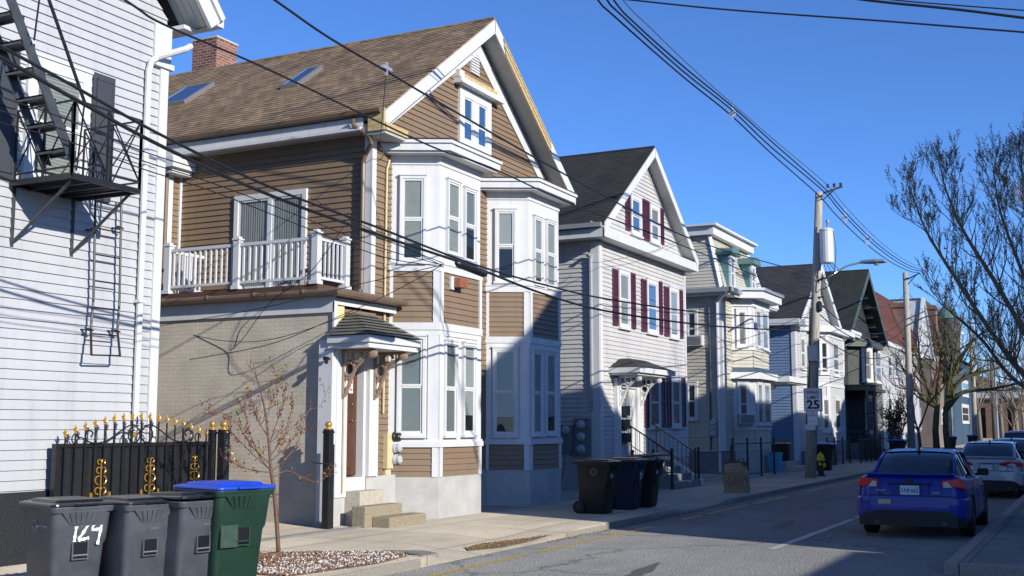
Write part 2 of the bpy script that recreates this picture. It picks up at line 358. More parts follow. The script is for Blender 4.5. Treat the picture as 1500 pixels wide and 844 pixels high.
def adopt(o, parent):
    o.parent = parent; o.matrix_parent_inverse = Matrix(world(parent)).inverted()
def basis(o, loc, rz=0, sc=1): o.location = loc; o.rotation_euler = (0, 0, rz); o.scale = (sc, sc, sc)
def tag(o, label=None, cat=None, group=None, kind=None):
    if label: o['label'] = label
    if cat: o['category'] = cat
    if group: o['group'] = group
    if kind: o['kind'] = kind
    return o
def thing(name, label, cat, loc=(0, 0, 0), group=None):
    o = bpy.data.objects.new(name, None); o.location = loc; o.empty_display_size = .2; COL.objects.link(o)
    return tag(o, label, cat, group)
def copy_tree(o, parent=None):
    c = o.copy(); COL.objects.link(c)
    if parent: c.parent = parent
    for ch in [x for x in bpy.data.objects if x.parent == o]: copy_tree(ch, c)
    return c
def text_mesh(name, txt, size, m, loc, U, N, parent=None, depth=.004, align='CENTER', sx=1.0, rot=0, bold=0):
    """lettering standing on a surface: U reading direction, N outward normal"""
    cu = bpy.data.curves.new(name, 'FONT'); cu.body = txt; cu.size = size; cu.extrude = depth/2; cu.align_x = align; cu.align_y = 'CENTER'; cu.offset = bold
    to = bpy.data.objects.new(name, cu); COL.objects.link(to)
    bpy.context.view_layer.update()
    me = bpy.data.meshes.new_from_object(to.evaluated_get(bpy.context.evaluated_depsgraph_get()))
    bpy.data.objects.remove(to)
    U = Vector(U).normalized(); N = Vector(N).normalized(); Vv = N.cross(U).normalized()
    mt = Matrix((U, Vv, N)).transposed().to_4x4(); mt.translation = Vector(loc)
    me.transform(mt @ Matrix.Rotation(rot, 4, 'Z') @ Matrix.Diagonal((sx, 1, 1, 1)))
    me.materials.clear(); me.materials.append(M[m])
    o = bpy.data.objects.new(name, me); COL.objects.link(o)
    if parent: adopt(o, parent)
    return o
def spline(pts, k=6):
    pts = [Vector(p) for p in pts]
    if len(pts) < 3: return pts
    q = [pts[0]*2-pts[1]]+pts+[pts[-1]*2-pts[-2]]; out = []
    for i in range(1, len(q)-2):
        for j in range(k):
            t = j/k; a, b, c, d = q[i-1], q[i], q[i+1], q[i+2]
            out.append(.5*((2*b)+(c-a)*t+(2*a-5*b+4*c-d)*t*t+(3*b-a-3*c+d)*t**3))
    out.append(pts[-1]); return out

# ------------------------------------------------------------------ house pieces
WR = random.Random(12)
M['blind_grey'] = mat('yellowed window blind', (.42, .41, .36), .8, .1, 3)
def window(house, P, u0, u1, v0, v1, style='blind', cas=.09, gap=.05, m='white', proud=.075, split=.5, detail=2, name='window', sill=True, double=False, open_low=0):
    f = MB()
    f.fb(P, u0, u0+cas, v0, v1, 0, proud); f.fb(P, u1-cas, u1, v0, v1, 0, proud)
    f.fb(P, u0+cas, u1-cas, v1-cas*1.1, v1, 0, proud); f.fb(P, u0+cas, u1-cas, v0, v0+cas*.8, 0, proud)
    if sill: f.fb(P, u0-.03, u1+.03, v0-.05, v0, 0, proud+.035); f.fb(P, u0-.015, u1+.015, v1, v1+.035, 0, proud+.02)
    w = f.build(name, m, house)
    a0, a1, b0, b1 = u0+cas, u1-cas, v0+cas*.8, v1-cas*1.1
    parts = [(a0, a1)]
    if double: c = (a0+a1)/2; parts = [(a0, c-gap), (c+gap, a1)]
    s = MB(); g = MB(); bl = MB(); bl2 = MB()
    for a0, a1 in parts:
        if double and a0 == parts[0][0]: s.fb(P, a1, a1+2*gap, b0, b1, .003, proud-.01)
        mid = b0+(b1-b0)*split; t = .04 if (a1-a0) > .3 else .028
        for q0, q1, n in ((mid, b1, .058), (b0, mid, .046)):
            s.fb(P, a0, a0+t, q0, q1, .028, n); s.fb(P, a1-t, a1, q0, q1, .028, n)
            s.fb(P, a0+t, a1-t, q1-t, q1, .028, n); s.fb(P, a0+t, a1-t, q0, q0+t, .028, n)
            g.add([P.pt(a0+t, q0+t, .042), P.pt(a1-t, q0+t, .042), P.pt(a1-t, q1-t, .042), P.pt(a0+t, q1-t, .042)], [(0, 1, 2, 3)])
        if style in ('blind', 'half'):
            lo = b0+(b1-b0)*(WR.choice((0, 0, 0, .06, .2)) if style == 'blind' else .45)
            v = lo
            while v < b1:
                bl.add([P.pt(a0, v, .034), P.pt(a1, v, .034), P.pt(a1, v+.045, .026), P.pt(a0, v+.045, .026)], [(0, 1, 2, 3)]); v += .045
        if style == 'curtain':
            n = 26
            for i in range(n):
                x0 = a0+(a1-a0)*i/n; x1 = a0+(a1-a0)*(i+1)/n
                bl.add([P.pt(x0, b0, .026+.008*(i % 2)), P.pt(x1, b0, .026+.008*((i+1) % 2)), P.pt(x1, b1, .026+.008*((i+1) % 2)), P.pt(x0, b1, .026+.008*(i % 2))], [(0, 1, 2, 3)])
        bl2.fb(P, a0, a1, b0, b1, .0215, .0235)
    s.build('sash', 'white' if m != 'trim_dark' else m, w)
    if style in ('blind', 'curtain', 'half'):
        g.build('pane', 'glass', w, fix=False); bl.build('blind' if style != 'curtain' else 'curtain', WR.choice(('blind', 'blind', 'blind_grey', 'blind_screen')) if style != 'curtain' else 'curtain', w, fix=False); bl2.build('room_backing', 'room', w)
    else:
        g.build('pane', {'dark': 'pane_dark', 'mid': 'pane_mid', 'sky': 'pane_sky'}[style], w, fix=False)
    return w
def winpx(house, P, x0, x1, yt, yb, **k):
    """window whose left edge is at photo column x0 (rows yt..yb), right edge at column x1"""
    u0, v1 = P.px(x0, yt); _, v0 = P.px(x0, yb); u1, _ = P.px(x1, yt)
    return window(house, P, u0, u1, v0, v1, **k)
def panel_shutter(house, P, u0, u1, v0, v1, m):
    s = MB(); s.fb(P, u0, u1, v0, v1, .02, .05); t = .05; h = (v1-v0)
    for a, c in ((v0+t*1.6, v0+h*.46), (v0+h*.52, v1-t*1.6)):
        s.fb(P, u0+t, u1-t, a, c, .05, .062)
        for q in ((u0+t, u0+t+.014, a, c), (u1-t-.014, u1-t, a, c), (u0+t, u1-t, a, a+.014), (u0+t, u1-t, c-.014, c)): s.fb(P, *q, .062, .07)
    return s.build('shutter', m, house)
def shutter(house, P, u0, u1, v0, v1, m):
    s = MB(); t = .045
    s.fb(P, u0, u0+t, v0, v1, .02, .06); s.fb(P, u1-t, u1, v0, v1, .02, .06)
    for a in (v0, v0+(v1-v0)*.48, v1-t*1.5): s.fb(P, u0+t, u1-t, a, a+t*1.5, .02, .06)
    v = v0+t*1.5
    while v < v1-t*1.5: s.hexa([P.pt(u0+t, v, .022), P.pt(u1-t, v, .022), P.pt(u1-t, v, .052), P.pt(u0+t, v, .052), P.pt(u0+t, v+.04, .022), P.pt(u1-t, v+.04, .022), P.pt(u1-t, v+.04, .034), P.pt(u0+t, v+.04, .034)]); v += .05
    return s.build('shutter', m, house)
def gable_roof(house, xl, xr, y0, y1, ze, zr, m, trim='white', th=.13, yf=None, wallx=None, rake=.24, rows=.14, soffit='grey_soffit', skip_yellow=None):
    xm = (xl+xr)/2; r = MB()
    for xa, sg in ((xl, 1), (xr, -1)):
        n = Vector((-(zr-ze)*sg, 0, abs(xm-xa))).normalized()
        a = Vector((xa, 0, ze)); b = Vector((xm, 0, zr)); L = (b-a).length
        q = [a, b, b-n*th, a-n*th]
        r.loftpolys([(p.x, y0, p.z) for p in q], [(p.x, y1, p.z) for p in q])
        P = Pl((xa, y0, ze), (0, 1, 0), n, (b-a))
        r.siding(P, [(-.02, -.02), (y1-y0, -.02), (y1-y0, L), (-.02, L)], rows, .013, .003)
    r.tube([(xm, y0-.01, zr+.0), (xm, y1, zr+.0)], .05, 6)
    ro = r.build('roof', m, house, fix=False)
    rb = MB(); so = MB(); 
    yf = yf if yf is not None else y0+.4
    for xa, sg in ((xl, 1), (xr, -1)):
        n = Vector((-(zr-ze)*sg, 0, abs(xm-xa))).normalized(); a = Vector((xa, 0, ze)); b = Vector((xm, 0, zr)); L = (b-a).length
        dn = Vector((0, 0, -1))
        q = [a-n*.02+(b-a).normalized()*.0, b-n*.02, b-n*.02+dn*rake*1.15, a-n*.02+dn*rake*1.15]
        rb.loftpolys([(p.x, y0-.035, p.z) for p in q], [(p.x, y0, p.z) for p in q])
        q2 = [p-Vector((0, 0, 0)) for p in (a-n*(th+.001), b-n*(th+.001), b-n*(th+.03), a-n*(th+.03))]
        so.loftpolys([(p.x, y0, p.z) for p in q2], [(p.x, yf, p.z) for p in q2])
    rb.build('rake_board', trim, house); so.build('soffit', soffit, house)
    return ro
def bayfoot(x0, YF, dx, d, w, o):
    L = math.hypot(dx, d); nL = Vector((-d/L, -dx/L)); dL = Vector((dx/L, -d/L))
    yfr = YF-d-o
    A = Vector((x0, YF))+nL*o; tA = (YF-A.y)/dL.y; tB = (yfr-A.y)/dL.y
    a = A+dL*tA; b = A+dL*tB; xc = x0+dx+w/2
    return [(a.x, YF+.15), (a.x, YF), (b.x, b.y), (2*xc-b.x, b.y), (2*xc-a.x, YF), (2*xc-a.x, YF+.15)]
class Bay:
    def __init__(s, house, x0, YF, dx, d, w):
        s.h, s.a = house, (x0, YF, dx, d, w); L = math.hypot(dx, d); s.L = L; s.w = w
        s.PL = Pl((x0, YF, 0), (dx, -d, 0), (-d, -dx, 0)); s.PF = Pl((x0+dx, YF-d, 0), (1, 0, 0), (0, -1, 0))
        s.PR = Pl((x0+dx+w, YF-d, 0), (dx, d, 0), (d, -dx, 0))
    def slab(s, mb, o, z0, z1): mb.foot(bayfoot(*s.a, o), z0, z1)
    def sid(s, mb, z0, z1, pitch=.115, prot=.02):
        for P, l in ((s.PL, s.L), (s.PF, s.w), (s.PR, s.L)): mb.siding(P, [(0, z0), (l, z0), (l, z1), (0, z1)], pitch, prot, .012)
    def corners(s, mb, z0, z1, t=.1, n=.045):
        mb.fb(s.PL, s.L-t, s.L, z0, z1, .002, n); mb.fb(s.PF, 0, t*.9, z0, z1, .002, n+.002); mb.fb(s.PF, s.w-t*.9, s.w, z0, z1, .002, n+.002)
        mb.fb(s.PL, 0, t*.6, z0, z1, .002, n); mb.fb(s.PR, 0, t, z0, z1, .002, n)
# ------------------------------------------------------------------ ground
def sheet(name, m, quads, kind='structure'):
    b = MB()
    for q in quads: b.poly(q)
    o = b.build(name, m, fix=False); o['kind'] = kind; return o
sheet('ground', 'dirt', [[(-300, -300, -.03), (900, -300, -.03), (900, 500, -.03), (-300, 500, -.03)]])
KL, KR = 8.12, 1.87
sheet('road', 'asphalt', [[(-60, KR, 0), (400, KR, 0), (400, KL, 0), (-60, KL, 0)]])
def swz(x, y):
    f = 0
    if 13.6 < x < 18.6: f = min(1, (x-13.6)/.5, (18.6-x)/1.6)
    if 23.5 < x < 27.5: f = max(f, min(1, (x-23.5)/.8, (27.5-x)/.8)*.7)
    return .12-.105*f*max(0, 1-(y-KL)/1.3)
b = MB(); xs_ = [-60, -20, 0, 10, 13.6]+[13.6+.25*i for i in range(1, 21)]+[20, 23.5]+[23.5+.4*i for i in range(1, 11)]+[30, 40, 60, 100, 400]; ys_ = [KL+.0, KL+.15, KL+.5, KL+.9, KL+1.3, 10.4, 11.45]
for i in range(len(xs_)-1):
    for j in range(len(ys_)-1): b.poly([(xs_[i+a], ys_[j+c], swz(xs_[i+a], ys_[j+c])+(0 if j+c else -.0)) for a, c in ((0, 0), (1, 0), (1, 1), (0, 1))])
    b.poly([(xs_[i], KL, -.02), (xs_[i+1], KL, -.02), (xs_[i+1], KL, swz(xs_[i+1], KL)), (xs_[i], KL, swz(xs_[i], KL))])
o = b.build('sidewalk', 'sidewalk', fix=False); o['kind'] = 'structure'
b = MB(); b.hexa([(-60, 11.45, .0), (400, 11.45, .0), (400, 30, .0), (-60, 30, .0), (-60, 11.45, .128), (400, 11.45, .128), (400, 30, .40), (-60, 30, .40)])
o = b.build('yard', 'sidewalk'); o['kind'] = 'structure'
sheet('near_driveway', 'asphalt', [[(-60, -6, -.002), (15.75, -6, -.002), (15.75, KR, -.002), (-60, KR, -.002)]])
b = MB(); b.box(15.9, 400, -4.5, KR-.15, 0, .13); o = b.build('near_sidewalk', 'sidewalk_dark'); o['kind'] = 'structure'
rnd = random.Random(3)
b = MB(); x = -20
while x < 200:
    L = rnd.uniform(1.6, 2.4); dz = rnd.uniform(-.01, .01) - (.055 if 14 < x < 17.4 or 21 < x < 24 else 0)
    if x > 17.8 or x < 13 and x+L < 13.7: b.box(x, x+L-.012, KL-.03+rnd.uniform(-.01, .01), KL+.11, -.02, min(swz(x, KL), swz(x+L, KL))-.004+dz*.3)
    x += L
o = b.build('far_kerb', 'granite', bevel=.012); o['kind'] = 'structure'
b = MB(); x = 15.75; b.box(15.75, 15.92, -4.5, KR-.18, -.02, .138)
while x < 200:
    L = rnd.uniform(1.7, 2.5)
    if True: b.box(x, x+L-.015, KR-.17, KR+rnd.uniform(-.01, .01), -.02, .14)
    x += L
o = b.build('near_kerb', 'granite', bevel=.015); o['kind'] = 'structure'
def strip(name, m, x0, x1, y0, y1, z=.004):
    b = MB(); n = max(2, int((x1-x0)/.4)); r = random.Random(int(x0*10))
    for i in range(n):
        if r.random() < .06: continue
        a = x0+(x1-x0)*i/n; c = x0+(x1-x0)*(i+1)/n
        b.poly([(a, y0+r.uniform(-.006, .006), z), (c, y0+r.uniform(-.006, .006), z), (c, y1, z), (a, y1, z)])
    o = b.build(name, m, fix=False); o['kind'] = 'structure'
strip('yellow_line', 'yellow_line', 8, 20.6, 7.50, 7.60); strip('yellow_line', 'yellow_line', 22.5, 31.2, 7.54, 7.64); strip('yellow_line', 'yellow_line', 34, 60, 7.6, 7.7)
strip('white_line', 'white_line', 17.7, 26.5, 4.5, 4.62); strip('white_line', 'white_line', 30, 34, 4.5, 4.62)
# tar patches and seams on the road
b = MB()
for (x0, y0, x1, y1, wd) in ((20.5, 5.3, 23.5, 5.6, .35), (27, 6.2, 31, 6.35, .3), (13, 5.2, 15.3, 5.5, .25), (24, 3.9, 27, 4.0, .22)):
    n = 9; P = []; Q = []
    for i in range(n+1):
        t = i/n; ww = wd*math.sin(math.pi*max(.08, min(.92, t)))*rnd.uniform(.7, 1.2); cx = x0+(x1-x0)*t; cy = y0+(y1-y0)*t
        P.append((cx, cy-ww/2, .003)); Q.append((cx, cy+ww/2, .003))
    for i in range(n): b.poly([P[i], P[i+1], Q[i+1], Q[i]])
o = b.build('road_patch', mat('tar patch', (.11, .107, .10), .85, .3, 20), fix=False); o['kind'] = 'structure'

# ------------------------------------------------------------------ pale grey house with the fire escape (left edge)
Y0 = 12.2; X0R = 12.58
h0 = thing('grey_house', 'pale grey clapboard house with charcoal shutters and fire escape, at left edge', 'house', (9, Y0, 0))
PF0 = street(Y0); zE, xm0 = 7.62, 7.9
def g0(x): return 0
wall = MB(); zt = 7.92; apex = zt+(X0R+.0-xm0)*1.02
wall.siding(PF0, [(3.2, 1.05), (X0R, 1.05), (X0R, zt), (xm0, apex), (3.2, zt)], .127, .024)
wall.siding(Pl((X0R, Y0, 0), (0, 1, 0), (1, 0, 0)), [(0, 1.05), (9, 1.05), (9, zt), (0, zt)], .127, .02)
wall.prism(PF0, [(3.2, .1), (X0R, .1), (X0R, zt), (xm0, apex), (3.2, zt)], -9, 0)
wall.build('wall', 'sid_grey', h0)
b = MB(); b.fb(PF0, 3.2, X0R+.02, .1, 1.03, 0, .05); b.build('foundation', 'black_stone', h0)
b = MB(); b.fb(PF0, X0R-.13, X0R+.03, 1.05, 7.4, .001, .05); b.box(X0R, X0R+.045, Y0-.0, Y0+.13, 1.05, 7.3)
b.build('corner_board', 'white', h0)
b = MB(); b.fb(PF0, X0R-.28, X0R+.06, 7.2, 7.78, .003, .06); b.fb(PF0, X0R-.31, X0R+.1, 7.14, 7.22, .003, .09); b.build('corner_capital', 'white', h0)
# steep rake with soffit above the wall
ra, rz = Vector((12.92, 0, 7.86)), Vector((xm0, 0, 7.86+(12.92-xm0)*1.13))
n = Vector(((rz.z-ra.z), 0, ra.x-rz.x)).normalized()
b = MB(); q = [ra, rz, rz+n*.14, ra+n*.14]; b.loftpolys([(p.x, Y0-.62, p.z) for p in q], [(p.x, Y0+9, p.z) for p in q])
ra2 = Vector((2*xm0-ra.x, 0, ra.z)); n2 = Vector((-n.x, 0, n.z)); q = [ra2, rz, rz+n2*.14, ra2+n2*.14]; b.loftpolys([(p.x, Y0-.62, p.z) for p in q], [(p.x, Y0+9, p.z) for p in q])
b.build('roof', 'roof_grey', h0)
b = MB()
for k in range(5):
    q = [ra-n*.004, rz-n*.004, rz-n*.02, ra-n*.02]; y = Y0-.6+k*.12; b.loftpolys([(p.x, y, p.z) for p in q], [(p.x, y+.112, p.z) for p in q])
b.build('soffit', 'grey_soffit', h0)
b = MB(); q = [ra+n*.17+Vector((.03, 0, 0)), rz+n*.17, rz-n*.16, ra-n*.16+Vector((.0, 0, 0))]; b.loftpolys([(p.x, Y0-.68, p.z) for p in q], [(p.x, Y0-.62, p.z) for p in q])
q = [ra+n*.17, rz+n*.17, rz+n*.07, ra+n*.07]; b.loftpolys([(p.x, Y0-.73, p.z) for p in q], [(p.x, Y0-.68, p.z) for p in q])
b.build('rake_board', 'white', h0)
b = MB(); b.box(12.95, 13.09, Y0-.66, Y0+8, 7.84, 7.97); b.box(X0R+.05, 12.92, Y0-.3, Y0+8, 7.76, 7.82); b.build('gutter', 'white_metal', h0)
b = MB(); dp = [aty(280, 68, Y0-.42), aty(272, 72, Y0-.40), aty(231, 84, Y0-.11), aty(222, 90, Y0-.09), aty(218, 104, Y0-.08)]; dp += [Vector((dp[-1].x, Y0-.08, 4)), Vector((dp[-1].x, Y0-.08, .3))]
b.tube(dp, .048, 8); 
for z in (5.6, 3.6, 1.8): b.box(dp[-1].x-.07, dp[-1].x+.07, Y0-.14, Y0, z, z+.04)
b.build('downspout', 'white_metal', h0, smooth=False)
ww = window(h0, PF0, 10.11-.02, 11.13, 4.98, 6.66, style='blind', cas=.14)
panel_shutter(h0, PF0, 9.38, 9.97, 4.95, 6.72, 'shutter_grey'); panel_shutter(h0, PF0, 11.19, 11.58, 4.95, 6.72, 'shutter_grey')
window(h0, PF0, 10.1, 11.1, 2.55, 4.15, style='blind', cas=.12) if False else None

# fire escape: bolted on the wall but a thing of its own
fe = thing('fire_escape', 'black iron fire escape with platform, stair and drop ladder on the grey house', 'fire escape', (10.5, Y0, 4.9))
A = aty(16, 266, Y0-.05); D = aty(117, 294, Y0-.05); zp = (A.z+D.z)/2
xa, xd = A.x, D.x; yo = Y0-1.12
Bp = atz(107, 256, zp+.06)
b = MB()
b.bar((xa, yo, zp), (xd, yo, zp), .03, .07); b.bar((xa, Y0-.06, zp), (xd, Y0-.06, zp), .03, .07)
b.bar((xa, yo, zp), (xa, Y0-.05, zp), .03, .07); b.bar((xd, yo, zp), (xd, Y0-.05, zp), .03, .07)
y = yo+.06
while y < Y0-.08: b.bar((xa, y, zp+.02), (xd, y, zp+.02), .022, .035); y += .065
for k in range(3): x = xa+(xd-xa)*(k+1)/4; b.bar((x, yo, zp-.03), (x, Y0-.05, zp-.03), .03, .03)
b.build('platform', 'iron', fe)
for x in (xa+.08, xd-.08):
    b = MB(); b.bar((x, Y0-.03, zp-.75), (x, yo+.1, zp-.05), .04, .02); b.bar((x, Y0-.02, zp-.8), (x, Y0-.02, zp), .05, .02); b.build('bracket', 'iron_grey', fe)
b = MB(); rh = .95
cs = [(xa+.05, Y0-.05), (xa, yo), (xd, yo), (xd, Y0-.08)]
for i in range(3):
    p, q = cs[i], cs[i+1]
    for z in (zp+rh, zp+.12): b.bar((*p, z), (*q, z), .022)
    L = math.dist(p, q); nn = max(1, round(L/.62))
    for k in range(nn+1):
        t = k/nn; x, y = p[0]+(q[0]-p[0])*t, p[1]+(q[1]-p[1])*t; b.bar((x, y, zp), (x, y, zp+rh), .026)
        if k < nn:
            t2 = (k+1)/nn; x2, y2 = p[0]+(q[0]-p[0])*t2, p[1]+(q[1]-p[1])*t2
            b.bar((x, y, zp+.12), (x2, y2, zp+rh), .014); b.bar((x, y, zp+rh), (x2, y2, zp+.12), .014)
b.build('railing', 'iron', fe)
# stair climbing to the left
s0 = aty(107, 236, yo+.10); s1 = aty(16, 0, yo+.10); dv = (s1-s0); top = s1+dv*.35
wi = .46; b = MB()
for yy in (yo+.10, yo+.10+wi):
    b.bar((s0.x, yy, s0.z), (top.x, yy, top.z), .022, .15, up=(0, 1, 0)) if False else b.hexa([(s0.x-.075, yy-.01, s0.z), (s0.x+.075, yy-.01, s0.z), (s0.x+.075, yy+.01, s0.z), (s0.x-.075, yy+.01, s0.z), (top.x-.075, yy-.01, top.z), (top.x+.075, yy-.01, top.z), (top.x+.075, yy+.01, top.z), (top.x-.075, yy+.01, top.z)])
b.build('stringer', 'iron_grey', fe)
nst = 8
for k in range(nst):
    t = (k+.4)/nst; p = s0+(top-s0)*t
    b = MB(); b.box(p.x-.10, p.x+.12, yo+.11, yo+.09+wi, p.z, p.z+.02); b.box(p.x-.10, p.x-.085, yo+.11, yo+.09+wi, p.z-.03, p.z+.02); b.box(p.x+.105, p.x+.12, yo+.11, yo+.09+wi, p.z-.03, p.z+.02); b.build('tread', 'iron_grey', fe)
b = MB()
b.bar(aty(50, 59, yo), aty(60, -20, yo), .016); b.bar(aty(124, 150, yo), aty(69, -8, yo), .03); b.bar(aty(124, 150, yo), aty(112, 250, yo+.1), .016); b.bar(aty(107, 236, yo+.02), aty(107, 157, yo+.02), .03)
b.build('tie_rod', 'iron', fe)
# drop ladder
b = MB(); yl = Y0-.17
L1 = [aty(x, y, yl) for x, y in ((140, 290), (137, 437), (133, 482))]; L2 = [aty(x, y, yl) for x, y in ((178, 288), (175, 442), (172, 484))]
L1.append(Vector((L1[-1].x-.12, yl-.16, L1[-1].z-.36))); L2.append(Vector((L2[-1].x-.09, yl-.16, L2[-1].z-.36)))
b.tube(L1, .017, 6); b.tube(L2, .017, 6)
z = L1[0].z-.05
def onl(L, z):
    for i in range(len(L)-1):
        if L[i].z >= z >= L[i+1].z: return L[i]+(L[i+1]-L[i])*((L[i].z-z)/(L[i].z-L[i+1].z))
    return L[-1]
for k in range(7):
    b.tube([onl(L1, z), onl(L2, z)], .011, 5); z -= .36
b.bar(L1[-1], L2[-1], .02)
for L in (L1, L2):
    for zz in (L[0].z-.45, L[2].z-.02): p = onl(L, zz); b.bar((p.x, p.y, p.z), (p.x-.02, Y0, p.z+.02), .03, .02); b.bar((p.x-.07, p.y, p.z+.02), (p.x+.04, p.y, p.z), .03, .02)
b.build('ladder', 'iron', fe)

# ------------------------------------------------------------------ brown house
YF, YB = 12.14, 11.3; X1, X1R, XA = 18.02, 26.2, 16.7
h1 = thing('brown_house', 'brown clapboard house with white bays, steep gable and brown shingle roof', 'house', (22, YF, 0))
PF = street(YF); PS = side(X1)
zs = 7.62
b = MB(); zs = 7.77; zap = 10.71
b.siding(PF, [(X1, .95), (X1R, .95), (X1R, zs), (22.09, zap), (X1, zs)], .118, .024)
b.siding(PS, [(-26, 3.9), (-YF, 3.9), (-YF, zs), (-26, zs)], .118, .024)
b.siding(Pl((X1R, YF, 0), (0, 1, 0), (1, 0, 0)), [(0, .9), (14, .9), (14, zs), (0, zs)], .118, .024)
b.prism(PF, [(X1, .1), (X1R, .1), (X1R, zs), (22.09, zap), (X1, zs)], -14, 0)
b.build('wall', 'sid_brown', h1)
b = MB(); b.fb(PF, X1, X1R, .1, .93, 0, .04); b.build('foundation', 'concrete', h1)
gable_roof(h1, 17.68, 26.5, 11.66, 26, 7.74, 10.93, 'roof_brown', yf=YF, rake=.27)
# white frieze boards under the rake, on the wall
b = MB()
for xa_, sg in ((17.95, 1), (26.27, -1)):
    a = Vector((xa_, YF, 7.58)); t = Vector((22.1, YF, 7.58+4.16*.722)); w_ = Vector((0, 0, -.42))
    q = [a, t, t+w_, a+w_+Vector((0, 0, .12))]; b.loftpolys([p+Vector((0, -.001, 0)) for p in q], [p+Vector((0, -.05, 0)) for p in q])
b.build('frieze', 'white', h1)
# bare lumber where the trim has come off
b = MB()
nr = Vector((10.93-7.74, 0, 4.41)).normalized()
def onr(x): return 7.74+(26.5-x)*(10.93-7.74)/4.41
def onl_(x): return 7.74+(x-17.68)*(10.93-7.74)/4.41
q = [(22.45, onr(22.45)-.06), (25.0, onr(25.0)-.06), (25.0, onr(25.0)-.36), (22.6, onr(22.6)-.36)]
b.loftpolys([(x, 11.60, z) for x, z in q], [(x, 11.612, z) for x, z in q])
b.box(25.9, 26.5, 11.62, 12.1, 7.50, 7.62)
b.build('bare_fascia', 'raw_wood', h1)
b = MB(); q = [(22.45, onr(22.45)-.10), (24.95, onr(24.95)-.10), (24.95, onr(24.95)-.13), (22.5, onr(22.5)-.13)]
b.loftpolys([(x, 11.585, z) for x, z in q], [(x, 11.602, z) for x, z in q]); q = [(x, z-.12) for x, z in q]; b.loftpolys([(x, 11.585, z) for x, z in q], [(x, 11.602, z) for x, z in q]); b.build('nailer_strip', 'raw_wood', h1)
# cornice returns
b = MB(); b.box(17.70, 18.42, 11.64, 12.13, 7.30, 7.46); b.build('cornice_return', 'grey_soffit', h1)
b = MB(); b.box(17.68, 18.45, 11.60, 11.64, 7.36, 7.50); b.box(17.70, 18.43, 11.66, 12.12, 7.462, 7.52); b.box(17.66, 17.70, 11.64, 12.0, 7.36, 7.78); b.build('return_lumber', 'raw_wood', h1)
# side eave: gutter, fascia, soffit
b = MB(); b.box(17.70, 17.76, 12.15, 26, 7.40, 7.66); b.box(17.62, 17.70, 12.15, 26, 7.40, 7.46); b.build('fascia', 'white', h1)
b = MB(); b.box(17.76, 18.0, 12.16, 26, 7.40, 7.44); b.build('side_soffit', 'grey_soffit', h1)
b = MB(); pr = [(17.57, 7.77), (17.58, 7.70), (17.61, 7.68), (17.68, 7.68), (17.70, 7.77), (17.68, 7.75), (17.62, 7.71), (17.59, 7.77)]
b.loftpolys([(x, 11.7, z) for x, z in pr], [(x, 26, z) for x, z in pr])
for k in range(9): b.box(17.515, 17.7, 12.4+k*1.5, 12.43+k*1.5, 7.775, 7.79)
b.build('gutter', 'tan_metal', h1)
b = MB(); c = [aty(529, 163, 12.35), aty(531, 172, 12.35), aty(545, 184, 12.2), aty(546, 200, 12.2), aty(534, 212, 12.3), aty(533, 222, 12.3)]
xdn = X1-.06
c = [Vector((17.6, 12.3, 7.62)), Vector((17.62, 12.3, 7.5)), Vector((17.75, 12.02, 7.3)), Vector((17.8, 12.0, 7.16)), Vector((17.93, 12.22, 7.0)), Vector((17.94, 12.28, 6.85)), Vector((17.94, 12.28, 4.42)), Vector((17.88, 12.3, 4.36))]
b.tube(c, .045, 8); b.build('downspout', 'tan_metal', h1)
b = MB(); b.fb(PS, -YF-.13, -YF+.03, 4.3, 7.42, .001, .05); b.fb(PF, X1-.05, X1+.09, 4.3, 7.3, .001, .05); b.build('corner_board', 'white', h1)
# ell at the far left, street-facing sliver with its own flat cornice
xe0 = aty(243, 330, 16.9).x; PE = street(16.9)
b = MB(); b.siding(PE, [(xe0, 4.3), (X1, 4.3), (X1, 7.0), (xe0, 7.0)], .118, .024); b.box(xe0, X1+.5, 16.9, 22, .2, 7.0); b.build('ell', 'sid_brown', h1)
b = MB(); b.box(xe0-.03, xe0+.12, 16.85, 16.9, 4.3, 7.02); b.box(X1-.08, X1-.02, 16.85, 16.9, 4.3, 7.02); b.box(xe0-.2, X1-.03, 16.6, 22, 7.0, 7.1); b.box(xe0-.28, X1-.03, 16.5, 22, 7.1, 7.3); b.box(xe0-.2, X1-.03, 16.6, 22, 7.3, 7.36); b.build('ell_trim', 'white', h1)
b = MB(); b.tube([(xe0-.08, 16.85, 7.0), (xe0-.08, 16.85, 4.3)], .05, 7); b.build('downspout', 'tan_metal', h1)
# sliding door
u0, v1 = PS.px(347, 287); u1, _ = PS.px(452, 277)
sd = window(h1, PS, u0, u1, 4.50, 6.48, style='curtain', cas=.10, split=1.0-1e-6, double=True, name='sliding_door', sill=False)
# skylights
Pr = Pl((17.68, 0, 7.74), (0, -1, 0), (-(10.93-7.74), 0, 4.41), (4.41, 0, 10.93-7.74))
for (pts) in (((411, 132), (442, 124), (484, 101), (456, 104)), ((228, 160), (268, 155), (309, 127), (272, 132))):
    uv = [Pr.px(*p) for p in pts]; u0, v0 = uv[0]; u1 = uv[1][0]; v1 = (uv[2][1]+uv[3][1])/2
    b = MB(); 
    for a_ in ((u0, u0+.07, v0, v1), (u1-.07, u1, v0, v1), (u0+.07, u1-.07, v0, v0+.07), (u0+.07, u1-.07, v1-.07, v1)): b.fb(Pr, *a_, .0, .10)
    sk = b.build('skylight', 'alu', h1)
    b = MB(); b.fb(Pr, u0+.07, u1-.07, v0+.07, v1-.07, .04, .085); b.build('pane', 'pane_sky', sk)
